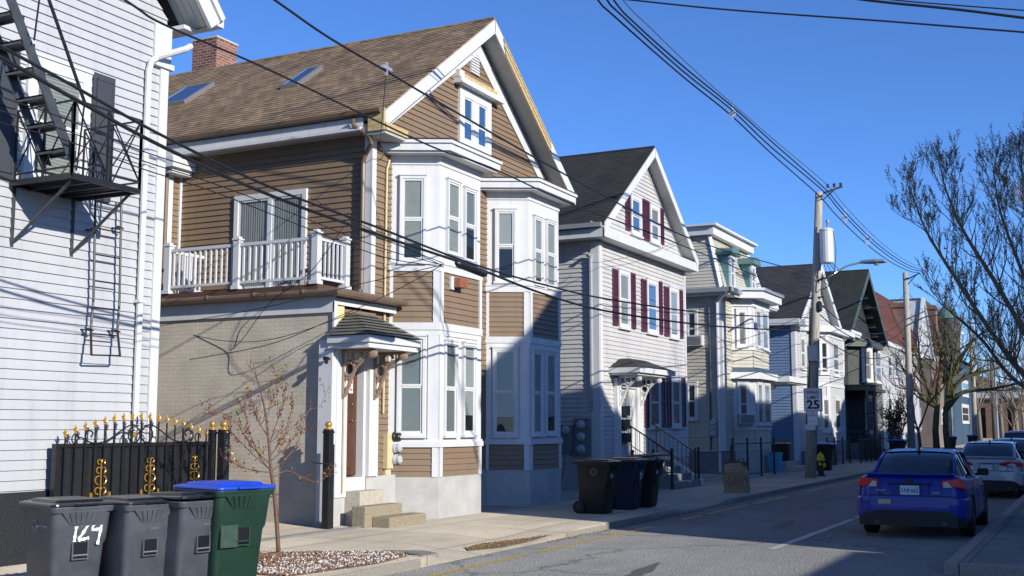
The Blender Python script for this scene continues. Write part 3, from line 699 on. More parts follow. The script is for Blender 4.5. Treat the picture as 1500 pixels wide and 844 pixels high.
# chimney
yc = atx(307, 108, 21.6)
b = MB(); cx0, cx1, cy0, cy1 = 20.6, 21.5, 19.15, 20.35
cpt = [atx(281, 100, 22.4), atx(333, 100, 22.4)]
cy1, cy0 = cpt[0].y, cpt[1].y+.38; ctop = atx(300, 58, 22.4).z
b.box(22.4, 23.2, cy0, cy1, 8.5, ctop); ch = b.build('chimney', 'brick_red_x', h1)
ch.data.materials.append(M['brick_red_y'])
for p in ch.data.polygons:
    if abs(p.normal.y) > .5: p.material_index = 1
b = MB(); b.box(22.38, 23.22, cy0-.02, cy1+.02, ctop, ctop+.05); b.build('chimney_cap', 'concrete', ch)
# bays
bays = []
for x0, wf in ((18.70, 1.66), (22.65, 1.62)):
    B = Bay(h1, x0, YF, .45, .84, wf); bays.append(B)
    m = MB(); B.slab(m, .03, .08, .90); m.build('foundation', 'concrete', h1)
    m = MB(); B.slab(m, 0, .9, 7.1); m.build('bay', 'white', h1)
    for za_, zb_ in ((.90, 1.46), (3.84, 4.86)): m = MB(); B.sid(m, za_, zb_, .112, .022); m.build('bay_siding', 'sid_brown', h1)
    m = MB(); B.corners(m, .90, 1.46, .11, .05); B.corners(m, 3.84, 4.86, .11, .05); B.corners(m, 1.6, 3.6, .2, .03)
    B.slab(m, .07, 1.46, 1.56); B.slab(m, .05, 1.56, 1.60); B.slab(m, .05, 3.70, 3.84); B.slab(m, .03, 3.60, 3.70); B.slab(m, .05, 4.84, 4.98); B.slab(m, .07, 4.98, 5.02)
    m.build('bay_trim', 'white', h1)
    m = MB(); B.slab(m, .025, 6.95, 7.06); B.slab(m, .05, 7.06, 7.12); B.slab(m, .30, 7.12, 7.16); B.slab(m, .36, 7.16, 7.30); B.slab(m, .40, 7.30, 7.36); m.build('bay_cornice', 'white', h1)
    m = MB(); B.slab(m, .38, 7.362, 7.40); m.build('bay_roof', 'roof_grey', h1)
B1, B2 = bays
winpx(h1, B1.PL, 586.5, 625, 258, 384, style='blind', cas=.055); winpx(h1, B1.PL, 582.5, 624, 493, 638, style='blind', cas=.055)
winpx(h1, B1.PF, 652.5, 672, 262, 372, style='blind', cas=.042); winpx(h1, B1.PF, 677.5, 695, 274, 383, style='half', cas=.042)
winpx(h1, B1.PF, 648, 667, 499, 638, style='blind', cas=.05); winpx(h1, B1.PF, 675.5, 694, 502, 637, style='blind', cas=.05)
winpx(h1, B2.PL, 725, 756.6, 307, 413, style='half', cas=.055); winpx(h1, B2.PL, 721.5, 758, 510, 638, style='blind', cas=.055)
winpx(h1, B2.PF, 779.5, 792.5, 316, 415, style='blind', cas=.042); winpx(h1, B2.PF, 797.5, 811.5, 321.5, 420, style='blind', cas=.042)
winpx(h1, B2.PF, 777.5, 792, 513, 637, style='blind', cas=.045); winpx(h1, B2.PF, 797, 812, 515, 636, style='blind', cas=.045)
winpx(h1, PF, 670, 716, 124, 212, style='sky', cas=.20, double=True, split=.46, gap=.13)
# broken window hood over the attic window
b = MB(); u0, v1 = PF.px(664, 110); u1, _ = PF.px(724, 140)
b.fb(PF, u0, u1, v1-.14, v1-.04, 0, .20); b.fb(PF, u0, u0+.22, v1-.05, v1+.12, 0, .16); b.fb(PF, u0-.02, u1+.06, v1-.18, v1-.14, 0, .24); b.build('window_hood', 'white', h1)
b = MB(); b.fb(PF, u0+.25, u1-.05, v1-.04, v1+.10, 0, .12); b.fb(PF, u0+.3, u1-.15, v1+.10, v1+.14, 0, .05); b.build('hood_lumber', 'raw_wood', h1)
b = MB(); u0, v1 = PF.px(688, 80); u1, _ = PF.px(700, 90); _, v0 = PF.px(688, 106)
v = v0
b.prism(PF, [(u0, v0), (u1, v0), (u1, v1), ((u0+u1)/2, v1+.22), (u0, v1)], 0, .03)
while v < v1: b.hexa([PF.pt(u0, v, .03), PF.pt(u1, v, .03), PF.pt(u1, v, .06), PF.pt(u0, v, .06), PF.pt(u0, v+.05, .03), PF.pt(u1, v+.05, .03), PF.pt(u1, v+.05, .035), PF.pt(u0, v+.05, .035)]); v += .065
b.build('gable_vent', 'white', h1)
b = MB(); u0, v1 = B1.PF.px(656, 405); u1, v0 = B1.PF.px(671, 425)
b.fb(B1.PF, u0+.1, u1, v0+.02, v1-.03, .03, .22); b.build('wall_lamp_box', mat('rust coloured box', (.28, .1, .05), .5, .2, 8), h1)
b = MB(); b.fb(B1.PF, u0, u0+.12, v0-.03, v1, .03, .08); b.build('box_mount', 'white', h1)
# conduit and meters
b = MB(); xc_ = 18.28
b.tube([(xc_+.27, YF-.06, 7.0), (xc_+.18, YF-.06, 6.8), (xc_+.16, YF-.06, 4.4), (xc_+.16, YF-.06, 2.1)], .022, 6)
b.tube([aty(498, 486, 11.86), (16.86, 11.86, 3.2), (16.86, 11.86, .7)], .014, 5); b.build('conduit', 'meter_cream', h1)
b = MB(); um, vm = PF.px(560, 635); ub, vb = PF.px(568, 686)
b.fb(PF, um, ub, vb, vm, .02, .12); b.fb(PF, um+.03, ub-.05, vb-.12, vb, .02, .07); b.build('meter_board', 'meter_cream', h1)
for py, mm in ((640, 'iron'), (656, 'meter_glass'), (673, 'meter_glass')):
    u, v = PF.px(570, py); b = MB(); b.lathe(PF.pt(u, v, .12), [(.10, 0.0), (.10, -.05), (.085, -.06), (.08, -.13), (.05, -.15)], 14, 'y'); b.build('electric_meter', mm, h1, smooth=False)

# ------------------------------------------------------------------ brick annex of the brown house: flat roof deck above
PA = side(XA); YA = 12.02; YE = 11.95
b = MB(); b.box(XA, 17.02, YA, 20, .1, 3.92); b.box(17.72, X1, YA, 20, .1, 3.92); b.box(17.02, 17.72, YA, 20, 3.06, 3.92); b.box(17.02, 17.72, YE+.54, 20, .1, 3.06); b.box(17.02, 17.72, YA, 13, .1, .95); b.build('annex', 'brick_paint', h1)
PFA = street(YA-.0)
b = MB(); b.siding(PFA, [(17.72, .9), (18.04, .9), (18.04, 3.95), (17.72, 3.95)], .118, .022); b.siding(PFA, [(XA, 3.06), (17.72, 3.06), (17.72, 3.95), (XA, 3.95)], .118, .022); b.build('annex_siding', 'sid_brown', h1)
b = MB(); b.box(XA-.05, XA+.0, 11.97, 20, 3.86, 4.14); b.box(XA-.0, 18.68, YA-.05, YA-.022, 4.0, 4.12); b.box(XA-.05, XA+.05, YA-.06, YA-.02, 3.3, 4.05); b.build('annex_fascia', 'white', h1)
b = MB(); b.box(XA, XA+.28, YA-.04, YA-.026, 3.55, 3.98); b.build('bare_sheathing', mat('primed sheathing', (.72, .58, .30), .8, .1, 6), h1)
b = MB(); b.box(XA-.2, 18.72, YA-.25, 20, 4.14, 4.2); b.tube([(XA-.2, 20, 4.2), (XA-.2, YA-.25, 4.2), (18.72, YA-.25, 4.2)], .06, 8)
for k in range(7): b.box(XA-.27, XA-.1, 12.5+k*1.1, 12.53+k*1.1, 4.20, 4.27)
b.build('annex_gutter', 'tan_metal', h1)
b = MB(); b.box(XA+.2, X1-.03, 12.52, 16.88, 4.22, 4.42); b.build('deck', 'brown_trim', h1)
# deck railing
rp = [Vector((16.95, atx(x, 400, 16.95).y, 4.42)) for x in (247, 348, 462)]; rp[2].y = 12.6
rp.append(Vector((17.86, 12.6, 4.42)))
rl = MB(); 
for p in rp:
    b = MB(); b.box(p.x-.065, p.x+.065, p.y-.065, p.y+.065, 4.42, 5.36); b.box(p.x-.085, p.x+.085, p.y-.085, p.y+.085, 5.36, 5.39); b.box(p.x-.05, p.x+.05, p.y-.05, p.y+.05, 5.39, 5.43); b.box(p.x-.09, p.x+.09, p.y-.09, p.y+.09, 4.42, 4.49)
    b.build('railing_post', 'white_metal', h1)
b = MB()
for i in range(3):
    p, q = rp[i], rp[i+1]
    b.bar(p+Vector((0, 0, .85)), q+Vector((0, 0, .85)), .055, .06); b.bar(p+Vector((0, 0, .13)), q+Vector((0, 0, .13)), .045, .05)
    n = round((q-p).length/.135)
    for k in range(1, n): t = p+(q-p)*k/n; b.bar(t+Vector((0, 0, .15)), t+Vector((0, 0, .83)), .034)
b2 = rp[0]+Vector((1.0, 0, 0)); b.bar(rp[0]+Vector((0, 0, .85)), b2+Vector((0, 0, .85)), .055, .06); b.bar(rp[0]+Vector((0, 0, .13)), b2+Vector((0, 0, .13)), .045, .05)
for k in range(1, 8): t = rp[0]+(b2-rp[0])*k/8; b.bar(t+Vector((0, 0, .15)), t+Vector((0, 0, .83)), .034)
b.build('railing', 'white_metal', h1)

# entry with pilasters, recessed door and bracketed hood
YE = 11.95
b = MB()
b.box(XA-.13, XA-.0, 11.93, 12.22, .22, 3.36)                    # tall white edge board
b.box(XA-.0, 17.02, YE-.04, YE+.05, .62, 3.36)                     # left pilaster
b.box(17.72, 18.02, YE-.04, YE+.05, .95, 3.36); b.box(17.02, 17.72, YE-.02, YE+.05, 3.06, 3.36)
b.box(17.04, 17.70, YE+.02, YE+.06, .55, .95)
b.build('door_surround', 'white', h1)
b = MB(); b.box(XA+.002, 17.03, 11.94, 12.018, .1, .62); b.build('entry_plinth', 'concrete', h1); b = MB(); b.box(17.72, 18.7, 11.96, 12.018, .1, .95); b.build('entry_plinth', 'concrete', h1)
b = MB(); b.box(17.66, 17.72, YE+.05, YE+.46, .95, 3.06); b.box(17.02, 17.04, YE+.05, YE+.46, .95, 3.06); b.box(17.02, 17.72, YE+.5, YE+.52, .9, 3.06); b.build('door_recess', 'white', h1)
b = MB(); b.box(17.04, 17.66, YE+.20, YE+.25, .98, 3.0)
for z0, z1 in ((1.1, 1.8), (1.95, 2.85)): b.box(17.2, 17.5, YE+.18, YE+.202, z0, z1)
d1 = b.build('door', 'door_brown', h1)
for z in (1.95, 2.25): b = MB(); b.lathe((17.52, YE+.20, z), [(.03, 0), (.03, -.02), (.012, -.03), (.03, -.05), (.02, -.07)], 10, 'y'); b.build('handle', 'brass', d1)
b = MB(); b.box(17.36, 17.48, YE+.165, YE+.179, 2.45, 2.75); nn = b.build('notice', 'sign_white', d1); b = MB(); b.box(17.38, 17.46, YE+.16, YE+.166, 2.62, 2.70); b.box(17.38, 17.46, YE+.16, YE+.166, 2.50, 2.53); b.build('notice_print', 'sign_red', nn)
# hood
hx0, hx1, hy0, hy1 = 16.55, 18.12, 11.16, 12.0
b = MB(); b.box(hx0, hx1, hy0, hy1, 3.24, 3.30); b.box(hx0-.05, hx1+.05, hy0-.05, hy1, 3.30, 3.42); b.box(hx0-.02, hx1+.02, hy0-.02, hy1, 3.205, 3.24); b.build('hood_cornice', 'white', h1)
b = MB(); e = .1
p0, p1, p2, p3 = (hx0-e, hy0-e, 3.42), (hx1+e, hy0-e, 3.42), (hx1+e, hy1, 3.42), (hx0-e, hy1, 3.42)
ap = [(17.05, 11.75, 3.86), (17.6, 11.75, 3.86), (17.6, 11.98, 3.86), (17.05, 11.98, 3.86)]
n = 7
for k in range(n):
    t0, t1 = k/n, (k+1)/n
    def lp(a, c, t): return tuple(a[i]+(c[i]-a[i])*t for i in range(3))
    lo = [lp(a, c, t0) for a, c in zip((p0, p1, p2, p3), ap)]; hi = [lp(a, c, t1) for a, c in zip((p0, p1, p2, p3), ap)]
    hi = [(x+(17.3-x)*-.015, y, z-.0) for x, y, z in hi]; lo = [(x, y, z+.018) for x, y, z in lo]
    b.loftpolys(lo, hi)
b.build('hood_roof', 'roof_hood', h1, fix=False)
b = MB(); b.box(17.5, 17.9, 11.78, 11.9, 3.7, 3.74); 
# scrolled brackets
def scroll(P, u, v, s, flip=1):
    m = MB()
    def ring(cu, cv, r, a0, a1, t=.03):
        pts = [P.pt(cu+flip*r*math.cos(a0+(a1-a0)*i/12), cv+r*math.sin(a0+(a1-a0)*i/12), 0) for i in range(13)]
        m.tube(pts, t, 5)
    ring(u+.30*s, v-.12*s, .10*s, 0, 6, .032*s); ring(u+.14*s, v-.34*s, .12*s, 1, 7, .034*s); ring(u+.07*s, v-.6*s, .09*s, 1, 7, .03*s)
    m.tube([P.pt(u+flip*.02, v, 0), P.pt(u+flip*.02, v-.85*s, 0)], .035*s, 6); m.tube([P.pt(u, v-.02, 0), P.pt(u+flip*.62*s, v-.02, 0)], .035*s, 6)
    m.tube([P.pt(u+flip*.6*s, v-.08, 0), P.pt(u+flip*.42*s, v-.2*s, 0), P.pt(u+flip*.28*s, v-.32*s, 0), P.pt(u+flip*.18*s, v-.52*s, 0), P.pt(u+flip*.05*s, v-.82*s, 0)], .032*s, 6)
    m.lathe(P.pt(u+flip*.62*s, v-.08*s, 0), [(.02*s, -.08*s), (.08*s, -.06*s), (.08*s, .06*s), (.02*s, .08*s)], 10, 'x'); return m
for xx in (16.86, 17.86):
    Pb = Pl((xx, YE-.04, 3.20), (0, -1, 0), (-1, 0, 0)); m = scroll(Pb, 0, 0, 1.0)
    k = len(m.v); m.v = [(x, y, z) for x, y, z in m.v]; m.build('bracket', 'bracket_brown', h1)
b = MB(); b.box(16.42, 16.5, 11.95, 12.02, 3.0, 3.06); b.bar((16.45, 11.96, 3.0), (16.36, 11.9, 2.95), .05); b.bar((16.5, 11.98, 3.03), (16.6, 11.98, 3.03), .03); b.build('flood_lamp', 'iron', h1)
# steps
st = thing('entry_steps', 'three worn concrete steps at the brown house door', 'steps', (17.4, 11.6, .12))
b = MB(); b.box(17.04, 17.78, 11.62, 11.97, .11, .72); b.build('upper_step', 'step_smooth', st, bevel=.012)
b = MB(); b.box(16.78, 17.98, 11.34, 11.615, .11, .48); b.build('middle_step', 'aggregate', st, bevel=.015)
b = MB(); b.box(17.0, 18.22, 10.98, 11.335, .11, .30); b.build('lower_step', 'aggregate', st, bevel=.015)
# ------------------------------------------------------------------ white house with plum shutters
WX0, WX1 = 29.35, 36.75; PW = street(YF+.06); PWS = side(WX0); YW = YF+.06
h2 = thing('white_house', 'white clapboard house with plum shutters and dark gabled roof', 'house', (33, YW, 0))
b = MB(); zt = 7.58; zc = 32.925; za = 10.17
b.siding(PW, [(WX0, .88), (WX1, .88), (WX1, zt), (zc, za), (WX0, zt)], .125, .026)
b.siding(PWS, [(-26, .88), (-YW, .88), (-YW, zt), (-26, zt)], .125, .026)
b.prism(PW, [(WX0, .1), (WX1, .1), (WX1, zt), (zc, za), (WX0, zt)], -14, 0); b.build('wall', 'sid_white', h2)
b = MB(); b.fb(PW, WX0, WX1, .1, .86, 0, .05); b.fb(PWS, -26, -YW, .1, .86, 0, .05); b.build('foundation', 'concrete', h2)
gable_roof(h2, 28.80, 37.05, 11.8, 26, 7.40, 10.38, 'roof_black', yf=YW, rake=.24)
b = MB()
for xa_, sg in ((WX0+.1, 1), (WX1-.1, -1)):
    a = Vector((xa_, YW, 7.5)); t = Vector((zc, YW, 7.5+3.6*.722)); w_ = Vector((0, 0, -.12)); q = [a, t, t+w_, a+w_]; b.loftpolys([p+Vector((0, -.001, 0)) for p in q], [p+Vector((0, -.04, 0)) for p in q])
b.fb(PW, WX0-.02, WX0+.16, .88, 6.95, .001, .05); b.fb(PWS, -YW-.22, -YW+.03, .88, 6.95, .001, .05); b.fb(PW, WX1-.1, WX1+.03, .88, 6.95, .001, .05)
b.build('corner_board', 'white', h2)
b = MB(); b.box(28.85, 37.0, 11.84, YW, 7.0, 7.06); b.box(28.8, 37.05, 11.78, 11.84, 7.0, 7.28); b.loftpolys([(28.8, 11.78, 7.28), (28.8, YW, 7.46), (28.8, YW, 7.28)], [(37.05, 11.78, 7.28), (37.05, YW, 7.46), (37.05, YW, 7.28)])
b.box(28.85, WX0, YW, 26, 7.0, 7.05); b.box(28.8, 28.86, 11.8, 26, 7.0, 7.24); b.build('cornice', 'white', h2)
b = MB(); b.box(28.66, 28.8, 11.85, 26, 7.26, 7.38); b.build('gutter', 'grey_metal', h2)
def shpx(P, x0, x1, yt, yb, m, h): u0, v1 = P.px(x0, yt); _, v0 = P.px(x0, yb); u1, _ = P.px(x1, yt); return shutter(h, P, u0, u1, v0, v1, m)
for x0, x1, yt, yb, st in ((921.7, 937, 284, 341, 'sky'), (950, 963.6, 298, 353, 'mid'), (904, 920, 394, 479, 'blind'), (945, 961, 408, 487, 'sky'), (978, 991.5, 420, 494, 'blind'), (948.5, 964.5, 550, 627, 'dark'), (981, 994.5, 552, 626, 'dark')):
    winpx(h2, PW, x0, x1, yt, yb, style=st, cas=.11)
for x0, x1, yt, yb in ((914.4, 921, 281, 336), (938, 948.8, 290, 350), (964, 970, 304, 357), (895.5, 903, 393, 476), (921.5, 928.5, 399, 481), (937.5, 944.5, 408, 485), (961.5, 968, 411, 489), (971, 977.5, 419, 492), (992.2, 998, 424, 495), (942, 948, 549, 626), (965.2, 972, 551, 626), (975, 980.5, 551, 626), (995, 1001.5, 553, 625)):
    shpx(PW, x0, x1, yt, yb, 'shutter_plum', h2)
# door recess, mailboxes, hood
dx0, _ = PW.px(898, 600); dx1, _ = PW.px(935, 600)
b = MB(); b.fb(PW, dx0, dx0+.28, .9, 3.2, .02, .14); b.fb(PW, dx1-.42, dx1, .9, 3.2, .02, .14); b.fb(PW, dx0+.28, dx1-.42, 2.95, 3.2, .02, .12); b.build('door_surround', 'white', h2)
b = MB(); b.fb(PW, dx0+.95, dx1-.42, .95, 2.95, .02, .05); dd = b.build('door', mat('white panelled door', (.6, .6, .58), .5, .05, 4), h2)
b = MB(); b.fb(PW, dx0-.25, dx1+.55, 3.28, 3.34, 0, .85); b.fb(PW, dx0-.35, dx1+.65, 3.34, 3.48, 0, .95); b.build('hood_cornice', 'white', h2)
b = MB(); b.loftpolys([PW.pt(dx0-.35, 3.48, .95), PW.pt(dx1+.65, 3.48, .95), PW.pt(dx1+.65, 3.48, 0), PW.pt(dx0-.35, 3.48, 0)], [PW.pt(dx0+.5, 3.78, .3), PW.pt(dx1-.2, 3.78, .3), PW.pt(dx1-.2, 3.78, 0), PW.pt(dx0+.5, 3.78, 0)]); b.build('hood_roof', 'roof_black', h2)
for u in (dx0+.14, dx1-.2):
    m = scroll(Pl((u, YW-.14, 3.26), (0, -1, 0), (-1, 0, 0)), 0, 0, .95); m.build('bracket', 'white', h2)
for z in (2.16, 1.78, 1.40):
    b = MB(); b.fb(PW, dx0+.34, dx0+.92, z-.0, z+.24, .03, .16); b.fb(PW, dx0+.32, dx0+.94, z+.24, z+.27, .03, .19); b.build('mailbox', 'iron', h2)
b = MB(); u, v = PWS.px(866, 374); b.tube([PWS.pt(u, v-.05, .25), PWS.pt(u, v+.02, .14), PWS.pt(u, v-.1, .07), PWS.pt(u, 2.3, .06)], .05, 7); b.build('service_mast', 'grey_metal', h2)
for u0, u1, yt, yb, n in ((823, 843, 623, 665, 1), (844, 866, 613, 667, 3)):
    a, vt = PWS.px(u0, yt); c, vb = PWS.px(u1, yb); b = MB(); b.fb(PWS, a, c, vb, vt, .02, .18); eb = b.build('meter_box', 'meter_grey', h2)
    for k in range(n):
        vv = vt-(k+.5)*(vt-vb)/3; b = MB(); b.lathe(PWS.pt((a+c)/2, vv, .18), [(.12, 0), (.12, -.03), (.09, -.06), (.08, -.13), (.03, -.14)], 12, 'x'); b.build('meter', 'meter_glass', eb)
b = MB(); b.tube([(29.25, 13.1, 1.4), (29.2, 13.1, .7), (29.0, 13.2, .15)], .05, 7); b.build('drain_pipe', 'grey_metal', h2)
# its front stoop and iron rails
sp = thing('stoop', 'concrete stoop with black iron handrails at the white house door', 'steps', (31.5, 11.6, .12))
for k in range(4):
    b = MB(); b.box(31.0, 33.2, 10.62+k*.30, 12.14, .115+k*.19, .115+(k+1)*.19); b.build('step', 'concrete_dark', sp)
for x in (31.05, 33.15):
    b = MB(); b.bar((x, 10.75, .2), (x, 10.75, 1.15), .035); b.bar((x, 10.75, 1.1), (x, 12.1, 1.95), .035); b.bar((x, 11.95, .8), (x, 11.95, 1.87), .03); b.bar((x, 10.75, .6), (x, 12.1, 1.4), .02)
    for k in range(9): t = (k+1)/10; b.bar((x, 10.75+1.35*t, .35+.7*t), (x, 10.75+1.35*t, 1.1+.85*t), .014)
    b.lathe((x, 10.75, 1.15), [(.01, 0), (.035, .02), (.04, .05), (.02, .08)], 8); b.build('handrail', 'iron', sp)
b = MB(); b.hexa([(33.3, 10.6, .12), (33.42, 10.6, .12), (33.42, 11.9, .9), (33.3, 11.9, .9), (33.3, 10.6, .3), (33.42, 10.6, .3), (33.42, 11.9, 1.1), (33.3, 11.9, 1.1)]); b.build('cheek_board', 'white', sp)
def iron_fence(name, pts, h, label, posts=1.5, rails=(1.0, .15), pick=.14, z0=.12, m='iron'):
    t = thing(name, label, 'fence', (*pts[0], z0)); b = MB(); pb = MB()
    for i in range(len(pts)-1):
        p, q = Vector((*pts[i], z0)), Vector((*pts[i+1], z0)); L = (q-p).length
        for r in rails: b.bar(p+Vector((0, 0, h*r)), q+Vector((0, 0, h*r)), .035)
        if pick:
            n = int(L/pick)
            for k in range(1, n): c = p+(q-p)*k/n; b.bar(c+Vector((0, 0, h*.1)), c+Vector((0, 0, h*1.05)), .014)
        n = max(1, round(L/posts))
        for k in range(n+1):
            c = p+(q-p)*k/n; pb = MB(); pb.bar(c-Vector((0, 0, .05)), c+Vector((0, 0, h*1.1)), .06); pb.lathe(c+Vector((0, 0, h*1.1)), [(.01, 0), (.04, .02), (.045, .06), (.015, .1)], 8); pb.build('post', m, t)
    b.build('rail', m, t); return t
iron_fence('iron_fence', [(33.3, 10.7), (36.4, 10.6)], .95, 'low black pipe railing right of the white house stoop', 3, (1.0,), 0)
iron_fence('iron_fence', [(27.9, 10.7), (30.9, 10.7)], .95, 'low black pipe railing behind the dark bins', 1.5, (1.0, .5), 0)

# ------------------------------------------------------------------ cream mansard house
CX0, CX1 = 41.0, 47.4; YC = YF+.06; PC = street(YC); PCS = side(CX0)
h3 = thing('cream_house', 'cream clapboard mansard house with teal dormers and stacked bay', 'house', (44, YC, 0))
b = MB(); b.siding(PC, [(CX0, .95), (CX1, .95), (CX1, 6.6), (CX0, 6.6)], .13, .026); b.siding(PCS, [(-24, .95), (-YC, .95), (-YC, 6.6), (-24, 6.6)], .13, .026)
b.box(CX0, CX1, YC, 24, .1, 6.62); b.build('wall', 'sid_cream', h3)
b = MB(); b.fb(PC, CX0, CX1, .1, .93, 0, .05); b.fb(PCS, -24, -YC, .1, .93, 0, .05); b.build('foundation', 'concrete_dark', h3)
# mansard: slanted sides carrying siding
b = MB(); zb, zt_, ins = 6.85, 9.0, .62
def slant(xa, ya, xb, yb, nx, ny):
    P = Pl((xa, ya, zb), (xb-xa, yb-ya, 0), Vector((nx, ny, 0))*(zt_-zb)+Vector((0, 0, ins)), Vector((-nx*ins, -ny*ins, zt_-zb))); L = math.hypot(xb-xa, yb-ya); S = math.hypot(ins, zt_-zb)
    b.siding(P, [(0, 0), (L, 0), (L-ins, S), (ins, S)], .13, .026)
slant(CX0, YC, CX1, YC, 0, -1); slant(CX0, 24, CX0, YC, -1, 0)
b.loftpolys([(CX0, YC, zb), (CX1, YC, zb), (CX1, 24, zb), (CX0, 24, zb)], [(CX0+ins, YC+ins, zt_), (CX1-ins, YC+ins, zt_), (CX1-ins, 24-ins, zt_), (CX0+ins, 24-ins, zt_)])
b.build('mansard', 'sid_cream', h3, fix=False)
b = MB(); b.box(CX0+.35, CX1-.35, YC+.35, 24, 9.0, 9.32); b.box(CX0+.2, CX1-.2, YC+.2, 24, 9.32, 9.40); b.build('parapet', 'white', h3)
b = MB(); b.box(CX0-.35, CX1+.3, YC-.4, 24, 6.62, 6.68); b.box(CX0-.4, CX1+.35, YC-.45, 24, 6.68, 6.86); b.build('cornice', 'white', h3)
b = MB(); b.box(CX0-.5, CX0-.4, YC-.5, 24, 6.72, 6.88); b.box(CX0-.5, CX0+.9, YC-.56, YC-.45, 6.72, 6.88); b.build('gutter', 'grey_metal', h3)
b = MB(); b.bar((CX0+.02, YC-.0, zb), (CX0+ins, YC+ins-.02, zt_), .14); b.bar((CX1-.02, YC-.0, zb), (CX1-ins, YC+ins-.02, zt_), .14); b.fb(PC, CX0-.02, CX0+.12, .95, 6.6, .001, .04); b.fb(PCS, -YC-.1, -YC+.03, .95, 6.6, .001, .04); b.fb(PC, CX1-.12, CX1+.02, .95, 6.6, .001, .04); b.build('corner_board', 'white', h3)
b = MB(); b.tube([(CX0-.45, YC-.35, 6.72), (CX0-.1, YC+.12, 6.4), (CX0-.07, YC+.14, 6.2), (CX0-.07, YC+.14, .2)], .055, 7); b.build('downspout', 'white_metal', h3)
for xx in (41.98, 44.95):
    b = MB(); b.box(xx, xx+.75, YC-.02, YC+.75, 6.95, 8.35); dm = b.build('dormer', 'teal_paint', h3)
    b = MB(); pr = [(xx-.2, 8.28), (xx-.14, 8.44), (xx+.1, 8.56), (xx+.375, 8.60), (xx+.65, 8.56), (xx+.89, 8.44), (xx+.95, 8.28), (xx+.75, 8.30), (xx, 8.30)]
    b.loftpolys([(x, YC-.24, z) for x, z in pr], [(x, YC+.8, z) for x, z in pr]); b.build('dormer_hood', 'copper', dm)
    window(h3, street(YC-.02), xx+.08, xx+.67, 7.02, 8.25, style='mid', cas=.08)
BC = Bay(h3, 42.3, YC, .42, .66, 2.3)
m = MB(); BC.slab(m, 0, .1, 6.6); m.build('bay', 'white', h3)
m = MB(); BC.slab(m, .03, .1, 1.0); m.build('bay_foundation', 'concrete', h3)
for za_, zb_ in ((1.0, 1.72), (4.05, 4.72)): m = MB(); BC.sid(m, za_, zb_, .13, .026); m.build('bay_siding', 'sid_cream', h3)
m = MB(); BC.corners(m, 1.8, 3.63, .15, .03); BC.slab(m, .06, 1.72, 1.82); BC.slab(m, .32, 3.62, 3.86); m.build('bay_trim', 'white', h3)
m = MB(); BC.corners(m, 4.8, 6.4, .15, .03); BC.slab(m, .06, 4.70, 4.81); BC.slab(m, .08, 6.35, 6.62); m.build('bay_trim', 'white', h3)
m = MB(); BC.slab(m, .28, 3.86, 3.90); BC.slab(m, .12, 3.90, 4.05); m.build('bay_band', 'sid_teal', h3)
m = MB(); BC.slab(m, .52, 6.62, 6.9); m.build('bay_cornice', 'white', h3)
m = MB(); BC.slab(m, .62, 6.9, 7.0); m.build('bay_gutter', 'grey_metal', h3)
winpx(h3, BC.PL, 1077.5, 1094, 453, 508, style='mid', cas=.1); winpx(h3, BC.PF, 1105, 1112.5, 452, 509, style='mid', cas=.07); winpx(h3, BC.PF, 1114, 1123, 455, 512, style='mid', cas=.07)
winpx(h3, BC.PL, 1079.5, 1097, 560, 622, style='mid', cas=.1); winpx(h3, BC.PF, 1107.5, 1115, 559, 622, style='mid', cas=.07); winpx(h3, BC.PF, 1117, 1126, 560, 622, style='mid', cas=.07)
b = MB(); b.box(45.4, 48.7, 10.9, YC, 3.55, 3.6); b.box(45.3, 48.8, 10.8, YC, 3.6, 3.82); b.build('porch_roof', 'white', h3)
m = scroll(Pl((45.9, YC, 3.5), (0, -1, 0), (-1, 0, 0)), 0, 0, 1.0); m.build('bracket', 'white', h3)
winpx(h3, PCS, 1005, 1022, 455, 508, style='dark', cas=.1); winpx(h3, PCS, 1005, 1022, 560, 615, style='dark', cas=.1)
for P_, x, y in ((PCS, 1009, 501), (BC.PL, 1080, 615)):
    u, v = P_.px(x, y); b = MB(); b.fb(P_, u, u+.6, v-.16, v+.22, .03, .34); ac = b.build('air_conditioner', 'white_metal', h3)
    b = MB()
    for k in range(7): b.fb(P_, u+.04, u+.56, v-.13+k*.045, v-.105+k*.045, .341, .35)
    b.build('grille', 'iron_grey', ac)
for y in (619, 627, 635):
    u, v = PCS.px(1046, y); b = MB(); b.lathe(PCS.pt(u, v, .1), [(.13, .1), (.13, 0), (.10, -.03), (.09, -.1), (.03, -.11)], 12, 'x'); b.build('electric_meter', 'meter_glass', h3)
b = MB(); u, _ = PCS.px(1041, 600)
for du in (0, .28): b.tube([PCS.pt(u+du, 6.3, .05), PCS.pt(u+du+.03, 4, .05), PCS.pt(u+du, 1.0, .05)], .03, 6)
b.build('service_cable', 'iron_grey', h3)

